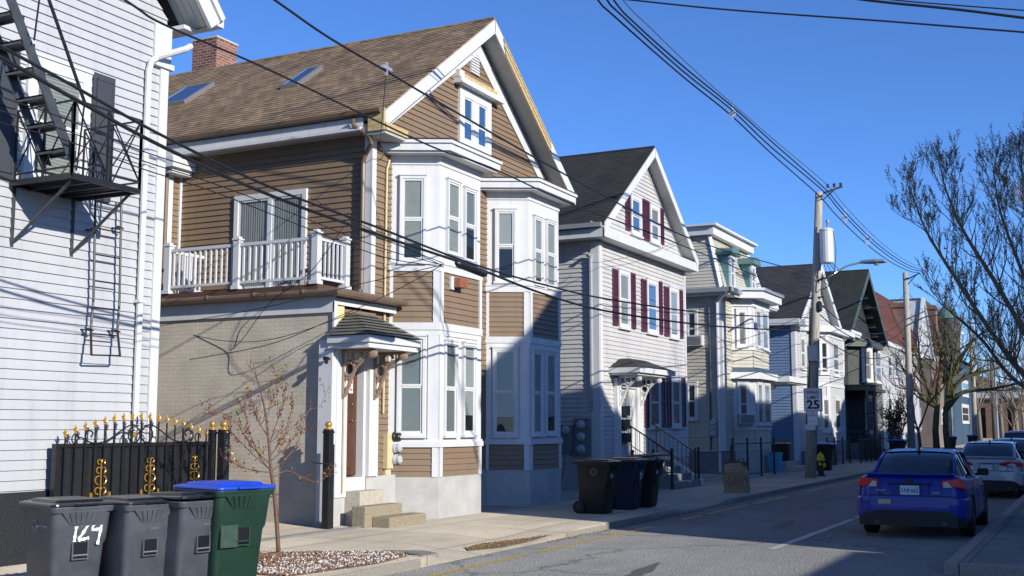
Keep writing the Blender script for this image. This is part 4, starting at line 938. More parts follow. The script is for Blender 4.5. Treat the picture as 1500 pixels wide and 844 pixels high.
# ------------------------------------------------------------------ blue sided house, pale front
BX0, BX1 = 52.4, 61.2; YBf = YF+.06; PBf = street(YBf); PBs = side(BX0)
h4 = thing('blue_house', 'house with blue side wall, white gabled front and two storey bay', 'house', (56, YBf, 0))
b = MB(); zc = (BX0+BX1)/2; b.siding(PBf, [(BX0, .9), (BX1, .9), (BX1, 6.75), (56.75, 9.54), (BX0, 6.75)], .13, .026)
b.prism(PBf, [(BX0, .1), (BX1, .1), (BX1, 6.75), (56.75, 9.54), (BX0, 6.75)], -12, 0); b.build('front_wall', 'sid_pale', h4)
b = MB(); b.siding(PBs, [(-24, .3), (-YBf, .3), (-YBf, 6.5), (-24, 6.5)], .13, .026); b.build('side_wall', 'sid_blue', h4)
gable_roof(h4, 52.0, 61.5, 11.8, 24, 6.72, 9.75, 'roof_grey', yf=YBf, rake=.3)
b = MB(); b.box(51.9, 52.4, 11.85, 24, 6.42, 6.5); b.box(51.88, 51.94, 11.85, 24, 6.5, 6.7); b.box(59.6, 61.6, 11.2, YBf, 6.4, 6.65); b.box(51.95, 53.2, 11.6, YBf, 6.4, 6.65); b.build('cornice', 'white', h4)
b = MB(); b.fb(PBf, BX0-.02, BX0+.15, .3, 6.4, .001, .05); b.fb(PBs, -YBf-.16, -YBf+.02, .3, 6.4, .001, .05); b.build('corner_board', 'white', h4)
BB = Bay(h4, 55.0, YBf, .55, .85, 3.3)
m = MB(); BB.slab(m, 0, .1, 6.3); m.build('bay', 'sid_pale', h4)
for za_, zb_ in ((.95, 1.72), (3.85, 4.55)): m = MB(); BB.sid(m, za_, zb_, .13, .026); m.build('bay_siding', 'sid_pale', h4)
m = MB(); BB.slab(m, .05, 1.7, 1.8); BB.slab(m, .05, 3.72, 3.85); BB.corners(m, 1.79, 3.73, .15, .03); m.build('bay_trim', 'white', h4)
m = MB(); BB.slab(m, .05, 4.5, 4.6); BB.slab(m, .32, 6.3, 6.6); BB.slab(m, .05, 6.1, 6.3); BB.corners(m, 4.59, 6.11, .15, .03); m.build('bay_trim', 'white', h4)
winpx(h4, BB.PL, 1199.5, 1213, 499, 548, style='dark', cas=.1); winpx(h4, BB.PF, 1218, 1226.5, 499, 550, style='mid', cas=.1)
winpx(h4, BB.PL, 1202.5, 1215.5, 582, 633, style='mid', cas=.1); winpx(h4, BB.PF, 1221, 1229.5, 582, 632, style='mid', cas=.1)
window(h4, PBf, 53.3, 54.2, 4.5, 6.0, style='dark', cas=.1)
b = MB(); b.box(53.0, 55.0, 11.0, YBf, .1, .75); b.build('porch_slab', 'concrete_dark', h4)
t = iron_fence('iron_railing', [(52.4, 10.9), (56.5, 10.7)], 1.05, 'black iron stair railing before the white gabled front', 1.3, (1.0, .5), .16)

# ------------------------------------------------------------------ dark green victorian
GX0, GX1 = 62.4, 72.6; PG = street(YBf)
h5 = thing('dark_house', 'dark green Victorian house with bracketed gable and white windows', 'house', (67, YBf, 0))
b = MB(); zc = (GX0+GX1)/2; b.siding(PG, [(GX0, .9), (GX1, .9), (GX1, 7.2), (67.5, 10.5), (GX0, 7.2)], .15, .03); b.prism(PG, [(GX0, .1), (GX1, .1), (GX1, 7.2), (67.5, 10.5), (GX0, 7.2)], -12, 0)
b.siding(side(GX0), [(-24, .9), (-YBf, .9), (-YBf, 6.7), (-24, 6.7)], .15, .03); b.build('wall', 'sid_dark', h5)
gable_roof(h5, 61.6, 73.4, 11.4, 24, 6.9, 10.75, 'roof_green', trim='trim_dark', yf=YBf, rake=.34, soffit='trim_dark')
for k in range(7):
    for sg in (-1, 1):
        b = MB(); x = 67.5+sg*(.7+k*.78); z = 10.75-abs(x-67.5)*(3.85/5.9)-.2; b.box(x-.05, x+.05, 11.75, YBf, z-.34, z-.1); b.build('eave_bracket', 'trim_dark', h5)
b = MB(); b.box(61.6, 64.3, 11.4, YBf, 6.6, 6.85); b.box(61.55, 64.3, 11.34, 11.4, 6.72, 6.88); b.build('cornice', 'white', h5)
b = MB(); b.tube([(62.15, 11.6, 6.7), (62.3, 12.0, 6.3), (62.32, 12.1, .3)], .1, 7); b.build('downspout', 'white_metal', h5)
BG = Bay(h5, 64.6, YBf, .6, .8, 3.6)
m = MB(); BG.slab(m, 0, .1, 6.2); m.build('bay', 'sid_dark', h5)
m = MB(); BG.slab(m, .4, 6.2, 6.5); BG.slab(m, .3, 6.5, 6.6); BG.slab(m, .1, 1.5, 1.65); BG.slab(m, .1, 4.0, 4.15); BG.slab(m, .45, 3.75, 3.95); m.build('bay_trim', 'trim_dark', h5)
winpx(h5, BG.PL, 1261, 1277, 510, 559, style='mid', cas=.14); winpx(h5, BG.PF, 1280, 1288.5, 512, 560, style='mid', cas=.12); winpx(h5, BG.PL, 1266, 1281, 584, 634, style='mid', cas=.12)
winpx(h5, PG, 1244.6, 1251.5, 515, 557, style='mid', cas=.1)
b = MB(); b.box(62.6, 64.9, 10.8, YBf, 3.75, 4.0); b.box(62.5, 65.0, 10.7, YBf, 4.0, 4.06); b.build('porch_roof', 'trim_dark', h5)
window(h5, PG, 63.0, 64.1, .95, 3.3, style='mid', m='trim_dark', cas=.12, sill=False, name='door')
for x in (62.75, 64.7): b = MB(); b.bar((x, 10.9, .7), (x, 10.9, 3.75), .12); b.box(x-.22, x+.22, 10.85, 10.95, 3.45, 3.75); b.build('porch_post', 'trim_dark', h5)
b = MB(); 
for k in range(5): b.box(63.2, 65.0, 9.9+k*.26, YBf, .12+k*.17, .12+(k+1)*.17)
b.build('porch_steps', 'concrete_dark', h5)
t = iron_fence('iron_railing', [(63.1, 9.9), (63.1, 11.4)], 1.1, 'black iron railing on the steps of the dark green house', 1.5, (1.0, .5), .16)
t = iron_fence('iron_fence', [(57, 10.3), (62.6, 10.3)], 1.1, 'black iron picket fence between the white gable and dark green house', 1.4, (1.0, .15), .14)

# ------------------------------------------------------------------ red roofed house
RX0, RX1 = 75.5, 92; PR_ = street(YBf)
h6 = thing('red_roof_house', 'pale house with red brown roof, white end gable and rooftop skylight', 'house', (84, YBf, 0))
b = MB(); b.siding(PR_, [(RX0, .4), (RX1, .4), (RX1, 7.0), (RX0, 7.0)], .15, .03); b.box(RX0, RX1, YBf, 24, .1, 7.0); b.siding(side(RX0), [(-24, .4), (-YBf, .4), (-YBf, 7.0), (-24, 7.0)], .15, .03); b.build('wall', 'sid_pale', h6)
b = MB(); b.loftpolys([(RX0-.4, YBf-.4, 7.2), (RX1, YBf-.4, 7.2), (RX1, 24, 7.2), (RX0-.4, 24, 7.2)], [(RX0+1.6, YBf+.9, 10.9), (RX1, YBf+.9, 10.9), (RX1, 22, 10.9), (RX0+1.6, 22, 10.9)]); b.build('roof', 'roof_red', h6)
b = MB(); b.box(RX0-.5, RX1, YBf-.5, YBf, 6.95, 7.2)
x = RX0
while x < RX1: b.box(x, x+.14, YBf-.4, YBf, 6.6, 6.95); x += .6
b.build('cornice', 'white', h6)
b = MB(); b.loftpolys([(90.2, 11.9, 7.2), (98.4, 11.9, 7.2), (94.0, 11.9, 11.6)], [(90.2, 20, 7.2), (98.4, 20, 7.2), (94.0, 20, 11.6)]); b.build('end_gable', 'sid_pale', h6)
b = MB(); b.bar((89.9, 11.85, 7.1), (94.0, 11.85, 11.75), .25, .2); b.bar((98.7, 11.85, 7.1), (94.0, 11.85, 11.75), .25, .2); b.build('rake_board', 'white', h6)
P_ = Pl((RX0-.4, YBf-.4, 7.2), (1, 0, 0), (0, -3.7, 1.3), (0, 1.3, 3.7)); b = MB(); b.fb(P_, 8.6, 10.6, 1.6, 3.4, 0, .12); b.build('skylight', 'pane_sky', h6)
for x0, x1, yt, yb in ((1299, 1305, 519, 552), (1309, 1314, 520, 553), (1299, 1305, 580, 620), (1310, 1316, 582, 620)): winpx(h6, PR_, x0, x1, yt, yb, style='dark', cas=.12, detail=1)
for px_, pt, pb_, X, w_ in ((1361, 447, 490, 99.0, .95), (1313, 443, 449, 84.0, 1.3)):
    c_ = atx(px_, pt, X); b = MB(); b.box(X, X+1.2, c_.y-w_/2, c_.y+w_/2, 8.0, c_.z); b.box(X-.1, X+1.3, c_.y-w_/2-.1, c_.y+w_/2+.1, c_.z-.35, c_.z-.12); b.build('chimney', 'brick_far', h6)

# ------------------------------------------------------------------ slate turreted building with copper cone
TX0 = 99.0
h7 = thing('turret_building', 'tall slate building with green copper turret and spire', 'building', (108, 13, 0))
M['sid_taupe'] = mat('taupe clapboard', (.22, .18, .155), .6, .15, 1.5)
b = MB(); b.box(103.5, 122, 12.6, 26, .1, 8.3); b.siding(side(103.5), [(-26, .1), (-12.6, .1), (-12.6, 8.2), (-26, 8.2)], .18, .03); b.build('wall', 'sid_taupe', h7)
for u_ in (-14.6, -17.0, -19.4):
    for v_ in (1.6, 4.8): window(h7, side(103.5), u_, u_+1.0, v_, v_+1.8, style='dark', cas=.12)
b = MB(); b.loftpolys([(103, 12.2, 8.2), (122.5, 12.2, 8.2), (122.5, 26, 8.2), (103, 26, 8.2)], [(104.5, 13.2, 12.9), (121, 13.2, 12.9), (121, 24, 12.9), (104.5, 24, 12.9)]); b.build('roof', 'roof_slate', h7)
tX = 112.0; tc = atx(1387, 466, tX); zt1 = atx(1387, 449, tX).z; zt2 = atx(1385, 415, tX).z; zc0 = tc.z
b = MB(); b.lathe((tX, tc.y, 0), [(1.0, 6), (1.0, zc0)], 12); b.build('turret', 'roof_slate', h7)
b = MB(); b.lathe((tX, tc.y, 0), [(1.15, zc0-.1), (1.05, zc0+.1), (.6, zt1-.35), (.3, zt1), (.2, zt1+.4), (.1, zt1+.7), (.22, zt1+.85), (.08, zt1+1.1), (.13, zt1+1.3), (.04, zt1+1.5), (.02, zt2)], 12); b.build('spire', 'copper', h7)
for x0, x1, yt, yb in ((1407, 1411, 485, 512), (1378, 1384, 600, 622)): winpx(h7, street(12.6), x0, x1, yt, yb, style='dark', cas=.2)
h8 = thing('teal_house', 'slate teal house with pale corner boards beyond the turret building', 'house', (125, 12, 0))
a, c = aty(1392, 560, 12.0).x, aty(1424, 560, 12.0).x; b = MB(); b.siding(street(12.0), [(a, .1), (c, .1), (c, 8.2), (a, 8.2)], .2, .03); b.box(a, c, 12, 26, .1, 8.2); b.siding(side(a), [(-26, .1), (-12, .1), (-12, 8.2), (-26, 8.2)], .2, .03); b.build('wall', 'sid_teal', h8)
b = MB(); b.loftpolys([(a-.4, 11.6, 8.2), (a-.4, 26, 8.2), (a-.4, 19, 12)], [(c+.4, 11.6, 8.2), (c+.4, 26, 8.2), (c+.4, 19, 12)]); b.build('roof', 'roof_grey', h8)
b = MB(); b.box(a-.03, a+.12, 11.95, 12, .1, 8.2); b.box(c-.12, c, 11.95, 12, .1, 8.2); b.build('corner_board', 'white', h8)
winpx(h8, street(12.0), 1408, 1418, 592, 620, style='dark', cas=.25); winpx(h8, street(12.0), 1408, 1417, 556, 580, style='dark', cas=.25)
# long brick building closing the street
hb = thing('brick_building', 'long low brown brick building with piers at the street end', 'building', (180, 15, 0))
b = MB(); b.box(182, 190, -40, 24, .0, 3.2); b.build('wall', 'room', hb)  # near-black colour stands in for the shade in the openings between piers
b = MB(); b.box(181.4, 190, -40, 24, 4.6, 5.7); b.box(182.5, 190, -40, 24, 3.2, 4.6); b.build('upper_wall', 'brick_far', hb)
for k in range(22):
    y = 20-k*2.0; b = MB(); b.box(181.2, 182, y, y+.9, 0, 4.6); b.build('pier', 'brick_far', hb)
b = MB(); b.box(181, 190.2, -40, 24.2, 5.7, 5.95); b.build('roof', 'roof_slate', hb)
hw = thing('far_white_building', 'small pale gabled building above the brown brick roof', 'building', (215, 20, 0))
b = MB(); b.box(215, 225, 12, 27, 0, 8.2); b.build('wall', 'sid_pale', hw); b = MB(); b.loftpolys([(214.5, 11.5, 8.2), (214.5, 27.5, 8.2), (214.5, 19.5, 11)], [(225.5, 11.5, 8.2), (225.5, 27.5, 8.2), (225.5, 19.5, 11)]); b.build('roof', 'roof_slate', hw)

# ------------------------------------------------------------------ houses across the street (beside and behind the camera): they cast the shade on the road
def opp(name, label, x0, x1, y1, zeave, kind, m, zr=0, dep=12):
    t = thing(name, label, 'house', ((x0+x1)/2, y1, 0)); P = Pl((x0, y1, 0), (1, 0, 0), (0, 1, 0)); w = x1-x0
    b = MB()
    if kind == 'gable':
        b.prism(P, [(0, .1), (w, .1), (w, zeave), (w/2, zr), (0, zeave)], -dep, 0); b.siding(P, [(0, .1), (w, .1), (w, zeave), (w/2, zr), (0, zeave)], .15, .03); b.build('wall', m, t)
        b = MB()
        for xa, xm in ((-.15, w/2), (w+.15, w/2)):
            q = [(xa, zeave-.05), (xm, zr+.05), (xm, zr+.22), (xa, zeave+.12)]; b.prism(P, q, -dep-.3, .25)
        b.build('roof', 'roof_grey', t)
    else:
        b.prism(P, [(0, .1), (w, .1), (w, zeave), (0, zeave)], -dep, 0); b.siding(P, [(0, .1), (w, .1), (w, zeave), (0, zeave)], .15, .03); b.build('wall', m, t)
        b = MB(); b.prism(P, [(-.2, zeave), (w+.2, zeave), (w+.2, zeave+.25), (-.2, zeave+.25)], -dep-.2, .25); b.build('cornice', 'white', t)
    n = max(2, int(w/2.6))
    for fl in range(int(zeave//2.9)):
        for k in range(n):
            u = (k+.5)*w/n; window(t, P, u-.5, u+.5, 1.2+fl*2.9, 2.9+fl*2.9, style='dark', cas=.1)
    return t
YO = -6.0
opp('opposite_house', 'grey gabled house across the street behind the camera', 14.7, 24.0, YO, 9.25, 'gable', 'sid_pale', 12.5)
opp('opposite_house', 'cream flat roofed house across the street', 26.2, 35.8, YO, 10.4, 'flat', 'sid_cream')
opp('opposite_house', 'blue flat roofed house across the street', 36.9, 48.4, YO, 9.6, 'flat', 'sid_blue')
opp('opposite_house', 'pale gabled house across the street, further along', 50.2, 62, YO, 8.9, 'gable', 'sid_pale', 11.6)
opp('opposite_house', 'brown flat roofed house across the street, farthest along', 63.5, 76, YO, 8.7, 'flat', 'sid_brown')
opp('opposite_house', 'grey flat roofed house across the street, at its far end', 78, 95, YO, 8.5, 'flat', 'sid_grey')
opp('shade_block', 'unseen low grey block added across the street to shade the near road edge', 5.8, 14.4, YO, 3.5, 'flat', 'sid_grey', dep=6)  # added out of view, only to shade the near edge of the road
# ------------------------------------------------------------------ sliding iron gate with gold finials
GY = 12.0
gt = thing('iron_gate', 'black iron driveway gate with gold finials and scrolls before the grey house', 'gate', (12.2, GY, .15))
gx0, gx1 = aty(83, 650, GY).x, aty(303, 650, GY).x; PGt = street(GY, gx0); gw = gx1-gx0
b = MB(); n = 26
for k in range(n):
    a, c = gw*k/n, gw*(k+1)/n; o1, o2 = (0, .018) if k % 2 else (.018, 0)
    b.hexa([PGt.pt(a, .15, -.02), PGt.pt(c, .15, -.02), PGt.pt(c, .15, o2), PGt.pt(a, .15, o1), PGt.pt(a, 1.58, -.02), PGt.pt(c, 1.58, -.02), PGt.pt(c, 1.58, o2), PGt.pt(a, 1.58, o1)])
b.build('panel', 'iron', gt)
b = MB(); 
for z in (.2, 1.6): b.fb(PGt, -.03, gw+.03, z-.02, z+.03, -.03, .035)
b.fb(PGt, -.04, .02, .12, 1.63, -.04, .04); b.build('frame', 'iron', gt)
NF = 17
def arch(u): return 1.74+.31*math.sin(math.pi*min(1, max(0, (u/gw*.86+.07))))**1.1
for k in range(NF):
    u = gw*(k+.55)/NF; zt = arch(u); b = MB(); b.bar(PGt.pt(u, .2, .05), PGt.pt(u, zt-.1, .05), .017); pk = b.build('picket', 'iron', gt)
    b = MB(); z = zt-.12; c = PGt.pt(u, 0, .05)
    b.lathe((c.x, c.y, 0), [(.008, z), (.024, z+.015), (.010, z+.035), (.014, z+.05), (.019, z+.085), (.001, z+.13)], 8)
    for sg in (-1, 1): b.tube([PGt.pt(u, z+.035, .05), PGt.pt(u+sg*.022, z+.05, .05), PGt.pt(u+sg*.034, z+.075, .05), PGt.pt(u+sg*.042, z+.062, .05)], [.008, .009, .009, .003], 5)
    b.bar(PGt.pt(u-.02, z+.035, .05), PGt.pt(u+.02, z+.035, .05), .012); b.build('finial', 'gold', pk)
def ringp(b, P, cu, cv, r, t, n=.05, a0=0, a1=2*math.pi, N=16): b.tube([P.pt(cu+r*math.cos(a0+(a1-a0)*i/N), cv+r*math.sin(a0+(a1-a0)*i/N), n) for i in range(N+1)], t, 5)
b = MB(); cz = 1.62
for sg in (-1, 1):
    c0 = gw/2+sg*.12
    ringp(b, PGt, c0, cz+.12, .11, .011); 
    pts = [PGt.pt(gw/2+sg*x, cz+z, .06) for x, z in ((.05, .24), (.2, .25), (.4, .16), (.6, .05), (.8, .01), (.95, .04), (1.0, .12), (.95, .18), (.87, .15), (.9, .09))]
    b.tube(spline(pts, 5), .011, 5)
    ringp(b, PGt, gw/2+sg*1.15, cz+.07, .06, .009, a0=0, a1=5)
    if sg > 0: ringp(b, PGt, gw/2+.95, cz+.10, .10, .010)
b.build('scrollwork', 'iron', gt)
for u in (gw/2-.0,): b = MB(); b.lathe(PGt.pt(u-.12, cz+.12, .05), [(.0, -.01), (.04, -.008), (.04, .008), (0, .01)], 10, 'y'); b.build('rosette', 'gold', gt)
for px_ in (144, 216, 281):
    u, _ = PGt.px(px_, 700); b = MB()
    ringp(b, PGt, u, .86+.0, .045, .012, .04); b.lathe(PGt.pt(u, .86, .045), [(0, -.012), (.035, -.01), (.035, .01), (0, .012)], 8, 'y')
    for sg in (-1, 1):
        for (cu, cv, r, a0, a1) in ((.05, 1.0, .045, -2, 2.6), (.042, 1.14, .055, -1.6, 1.9), (.04, 1.27, .04, -1.9, 2.4), (.035, 1.38, .03, -1.5, 3), (.075, .74, .035, -2, 3), (.16, .88, .02, 0, 6)):
            b.tube([PGt.pt(u+sg*(cu+r*math.cos(a0+(a1-a0)*i/10)), cv+r*math.sin(a0+(a1-a0)*i/10), .045) for i in range(11)], .009, 5)
        b.bar(PGt.pt(u+sg*.16, .78, .04), PGt.pt(u+sg*.16, .98, .04), .03)
    b.bar(PGt.pt(u, .66, .045), PGt.pt(u, 1.42, .045), .014); b.build('gold_ornament', 'gold', gt)
def gate_post(x, y, z1, label, w=.10):
    t = thing('gate_post', label, 'gate post', (x, y, .1)); b = MB(); b.box(x-w/2, x+w/2, y-w/2, y+w/2, .08, z1); b.box(x-w/2-.012, x+w/2+.012, y-w/2-.012, y+w/2+.012, z1-.06, z1-.03); b.build('post', 'iron', t, bevel=.004)
    b = MB(); b.lathe((x, y, z1), [(w*.62, 0), (w*.66, .012), (w*.3, .025), (w*.25, .04), (w*.42, .06), (w*.48, .09), (w*.38, .12), (w*.12, .138), (.004, .145)], 12); b.build('ball_cap', 'gold', t, smooth=True); return t
p1 = aty(311, 640, 12.02); gate_post(p1.x, 12.02, 1.80, 'thinner black gate post with gold ball, directly behind the gate end', .09)
p2 = aty(328, 640, 11.85); t = gate_post(p2.x, 11.85, 1.80, 'black square gate post with gold ball and house number 324', .13)
for i, ch in enumerate('324'): text_mesh('number', ch, .11, 'alu', (p2.x-.02, 11.85-.068, 1.62-i*.12), (1, 0, 0), (0, -1, 0), t)
p3 = aty(481, 650, 11.78); t = gate_post(p3.x, 11.78, 1.80, 'black gate post with gold ball beside the entry steps of the brown house', .13)
b = MB(); b.box(p3.x+.075, p3.x+.13, 11.74, 11.8, .12, 1.55); b.tube([(p3.x-.3, 11.9, 1.25), (p3.x-.1, 11.75, 1.22), (p3.x+.05, 11.70, 1.25)], .012, 5); b.build('latch', 'iron', t)
b = MB(); b.box(XA-.22, XA-.005, 11.9, 12.2, .1, .21); o = b.build('post_footing', 'concrete', bevel=.01); tag(o, 'small pale concrete footing under the white board beside the gate post', 'footing')

# ------------------------------------------------------------------ wheeled bins
def rr(w, d, r, y0=0, n=4):
    pts = []
    for cx_, cy_, a in ((w/2-r, d/2-r, 0), (-w/2+r, d/2-r, 90), (-w/2+r, -d/2+r, 180), (w/2-r, -d/2+r, 270)):
        for i in range(n+1): t = R_(a+90*i/n); pts.append((cx_+r*math.cos(t), y0+cy_+r*math.sin(t)))
    return pts
def loft(b, rings):
    k = len(b.v); n = len(rings[0])
    for rg in rings: b.v += [tuple(p) for p in rg]
    for i in range(len(rings)-1):
        for j in range(n): b.f.append((k+i*n+j, k+i*n+(j+1) % n, k+(i+1)*n+(j+1) % n, k+(i+1)*n+j))
    b.f.append(tuple(k+j for j in range(n))[::-1]); b.f.append(tuple(k+(len(rings)-1)*n+j for j in range(n)))
def wheeled_bin(label, body, lid, loc, rz, sc=1.0, group=None, marks=(), lidopen=0, style=0):
    t = thing('wheeled_bin', label, 'wheeled bin', (0, 0, 0), group)
    b = MB(); prof = [(0, .44, .50, .05, .05), (.03, .47, .53, .05, .04), (.60, .53, .61, .06, .01), (.64, .55, .645, .06, -.0), (.92, .585, .70, .06, -.01), (.93, .60, .72, .05, -.01)]
    loft(b, [[(x, y, z) for x, y in rr(w, d, r, y0)] for z, w, d, r, y0 in prof])
    b.build('body', body, t, smooth=False, bevel=0)
    for p in t.children: 
        for f in p.data.polygons: f.use_smooth = True
        p.data.set_sharp_from_angle(angle=.6)
    b = MB(); loft(b, [[(x, y, z) for x, y in rr(w, d, r, -.01)] for z, w, d, r in ((.915, .615, .735, .05), (.965, .645, .765, .06), (.975, .64, .76, .06), (.975, .58, .70, .05), (.94, .57, .69, .05))])
    # ribbed gusset under the rim at the front
    yf = -.385
    b.hexa([(-.13, -.335, .80), (.13, -.335, .80), (.23, -.355, .93), (-.23, -.355, .93), (-.12, -.352, .80), (.12, -.352, .80), (.235, -.39, .93), (-.235, -.39, .93)])
    for k in range(6): x = -.15+k*.06; b.bar((x*.7, -.36, .815), (x, -.396, .92), .009, .012)
    b.build('rim', body, t, bevel=.004)
    b = MB()
    loft(b, [[(x, y, z) for x, y in rr(w, d, r, -.012)] for z, w, d, r in ((.972, .635, .76, .06), (.985, .66, .79, .06), (1.0, .655, .785, .06), (1.008, .60, .73, .06), (1.012, .50, .60, .05), (1.034, .47, .56, .05), (1.038, .40, .5, .05))])
    b.box(-.12, .12, -.435, -.39, .985, 1.0)
    for k in range(4): b.box(-.21+k*.11, -.17+k*.11, .36, .42, .98, 1.01)
    ld = b.build('lid', lid, t, bevel=0)
    if lidopen:
        for v in ld.data.vertices: 
            y = v.co.y-.38; z = v.co.z-.98; a = -lidopen; v.co.y = .38+y*math.cos(a)-z*math.sin(a); v.co.z = .98+y*math.sin(a)+z*math.cos(a)
    b = MB(); b.tube([(-.27, .36, .95), (-.27, .43, .97), (.27, .43, .97), (.27, .36, .95)], .016, 6); b.build('handle', body, t)
    for x in (-.255, .255):
        b = MB(); b.lathe((x, .29, .125), [(.04, -.035), (.115, -.03), (.125, -.02), (.125, .02), (.115, .03), (.04, .035)], 16, 'x'); wl = b.build('wheel', 'rubber', t)
        b = MB(); b.lathe((x*1.12, .29, .125), [(.02, -.012), (.06, -.012), (.06, .012), (.02, .012)], 12, 'x'); b.build('hub', body, wl)
    b = MB(); b.tube([(-.25, .29, .125), (.25, .29, .125)], .012, 6); b.build('axle', 'grey_metal', t)
    # catch bar low on the front; a raised dark slab paints the recess shade
    b = MB(); b.box(-.07, .07, -.317, -.300, .49, .63); rc = b.build('catch_shade_slab', 'bin_lid', t)
    b = MB(); b.box(-.083, -.07, -.324, -.29, .48, .645); b.box(.07, .083, -.324, -.29, .48, .645); b.box(-.083, .083, -.324, -.29, .468, .48); b.build('catch_frame', body, rc); b = MB(); b.tube([(-.075, -.322, .51), (.075, -.322, .51)], .008, 6); b.build('catch_bar', 'alu' if style == 0 else body, rc)
    for mk in marks:
        kind = mk[0]
        if kind == 'front': text_mesh('marking', mk[1], mk[2], mk[5], (mk[3], -.323-.012*(mk[4]-.1)-.030*max(0, (mk[4]-.58)), mk[4]), (1, 0, 0), (0, -1, -.06), t, .004, sx=mk[6] if len(mk) > 6 else 1, rot=mk[7] if len(mk) > 7 else 0, bold=mk[8] if len(mk) > 8 else 0)
        if kind == 'side':
            b = MB(); ringp(b, Pl((-.287, 0, 0), (0, -1, 0), (-1, 0, 0)), mk[1], mk[2], mk[3], .004, .0); ringp(b, Pl((-.287, 0, 0), (0, -1, 0), (-1, 0, 0)), mk[1], mk[2], mk[3]*.6, .006, .0); b.build('emblem', mk[4], t)
            if len(mk) > 5: text_mesh('marking', mk[5], .028, mk[4], (-.288, -mk[1]-.17, mk[2]), (0, -1, 0), (-1, 0, 0), t)
    if style == 1:
        b = MB(); b.box(-.23, -.05, -.325, -.30, .46, .72); b.build('label_panel', 'label_panel', t)
    basis(t, loc, rz, sc); return t
GB = 'grey wheeled bins in a row by the kerb'
c1 = atz(98, 741, 1.08); c2 = atz(196, 738, 1.08); c3 = atz(270, 733, 1.10); c4 = atz(328, 718, 1.19)
wheeled_bin('nearest grey bin with big white painted 124 on its front', 'bin_grey', 'bin_lid', (c1.x, c1.y, .12), R_(-17), 1.0, GB, [('side', -.05, .78, .055, 'faint_print', 'CITY REFUSE')])
wheeled_bin('middle grey bin with small white mark on its rim', 'bin_grey', 'bin_lid', (c2.x, c2.y, .12), R_(-13), 1.0, GB, [('front', 'dnX', .05, .05, .868, 'white_print', 1, 0, .001), ('front', 'CITY OF\nPROV', .035, .03, .75, 'faint_print'), ('side', -.05, .78, .05, 'faint_print')])
wheeled_bin('grey bin with its lid slightly raised, beside the green bin', 'bin_grey', 'bin_lid', (c3.x, c3.y, .12), R_(-10), 1.02, GB, [('front', 'CITY OF\nPROV', .035, .03, .76, 'faint_print'), ('side', -.05, .78, .05, 'faint_print')], lidopen=.03)
wheeled_bin('dark green wheeled bin with bright blue lid beside the sapling', 'bin_green', 'bin_blue', (c4.x, c4.y, .12), R_(-16), 1.12, None, [], style=1)
nb = [o for o in bpy.data.objects if o.get('label', '').startswith('nearest grey bin')][0]
mt_ = nb.matrix_basis.copy(); inv = Matrix.Translation(nb.location) @ Matrix.Rotation(nb.rotation_euler.z, 4, 'Z')
for L in (((-.05, .84), (-.065, .70), (-.07, .64)), ((-.015, .79), (.015, .835), (.05, .82), (.05, .78), (.0, .70), (-.03, .655), (.02, .66), (.075, .67)), ((.13, .83), (.105, .75), (.15, .745), (.20, .76)), ((.205, .84), (.19, .75), (.165, .60))):
    b = MB(); pts = spline([(u, -.3235-.012*(v-.1)-.03*max(0, v-.58), v) for u, v in L], 4)
    for i in range(len(pts)-1):
        a_, c_ = pts[i], pts[i+1]; d_ = (c_-a_).normalized(); n_ = Vector((-d_.z, 0, d_.x))*(.013+.004*math.sin(i*1.9)); b.hexa([a_-n_, a_+n_, c_+n_, c_-n_]+[q+Vector((0, -.004, 0)) for q in (a_-n_, a_+n_, c_+n_, c_-n_)])
    b.v = [tuple(inv @ Vector(q)) for q in b.v]; b.build('painted_number', 'white_print', nb)
GD = 'dark bins standing on the far sidewalk'
for (px_, py_, lb, body, mk, hz) in ((876, 757, 'nearest dark green bin of the shaded trio, marked 121', 'bin_black', [('front', '121', .12, -.12, .72, 'white_print'), ('side', 0.02, .80, .07, 'faint_print')], 0),
                            (917, 751, 'dark bin in the middle of the shaded trio, with smeared white paint', 'bin_navy', [('front', '24', .2, -.0, .68, 'white_print', .8, .3)], 0),
                            (943, 747, 'dark bin at the right of the shaded trio, pale bag under its lid', 'bin_black', [('front', '123', .1, -.1, .72, 'white_print')], .12)):
    p = atz(px_, py_-5, .12); wheeled_bin(lb, body, 'bin_lid', (p.x, p.y, .12), R_(2), 1.04, GD, mk, lidopen=hz, style=2)
b = MB(); pb = atz(943, 742, .12)
r = random.Random(5); rings = []
for k in range(5):
    a = [(0, .25), (.05, .28), (.09, .26), (.12, .18), (.13, .05)][k]; rings.append([(pb.x+(a[1]+r.uniform(-.03, .03))*math.cos(j*.5236), pb.y+(a[1]+r.uniform(-.03, .03))*math.sin(j*.5236), 1.12+a[0]) for j in range(12)])
loft(b, rings); o = b.build('rubbish_bag', 'white'); tag(o, 'crumpled pale bag bulging under the lid of a dark bin', 'bag')
GBL = 'blue lidded bins further down the street'
for X, Y, lb in ((47.0, 9.9, 'blue lidded bin beside the blue sided house'), (61.5, 9.3, 'blue lidded bin in front of the dark green house'), (62.6, 9.4, 'second blue lidded bin in front of the dark green house'), (84.0, 9.2, 'blue lidded bin just left of the mossy trunk, far down the street'), (97.0, 9.0, 'farthest blue lidded bin, near the far pole')):
    wheeled_bin(lb, 'bin_black', 'bin_blue', (X, Y, .12), 0, 1.05, GBL, [])

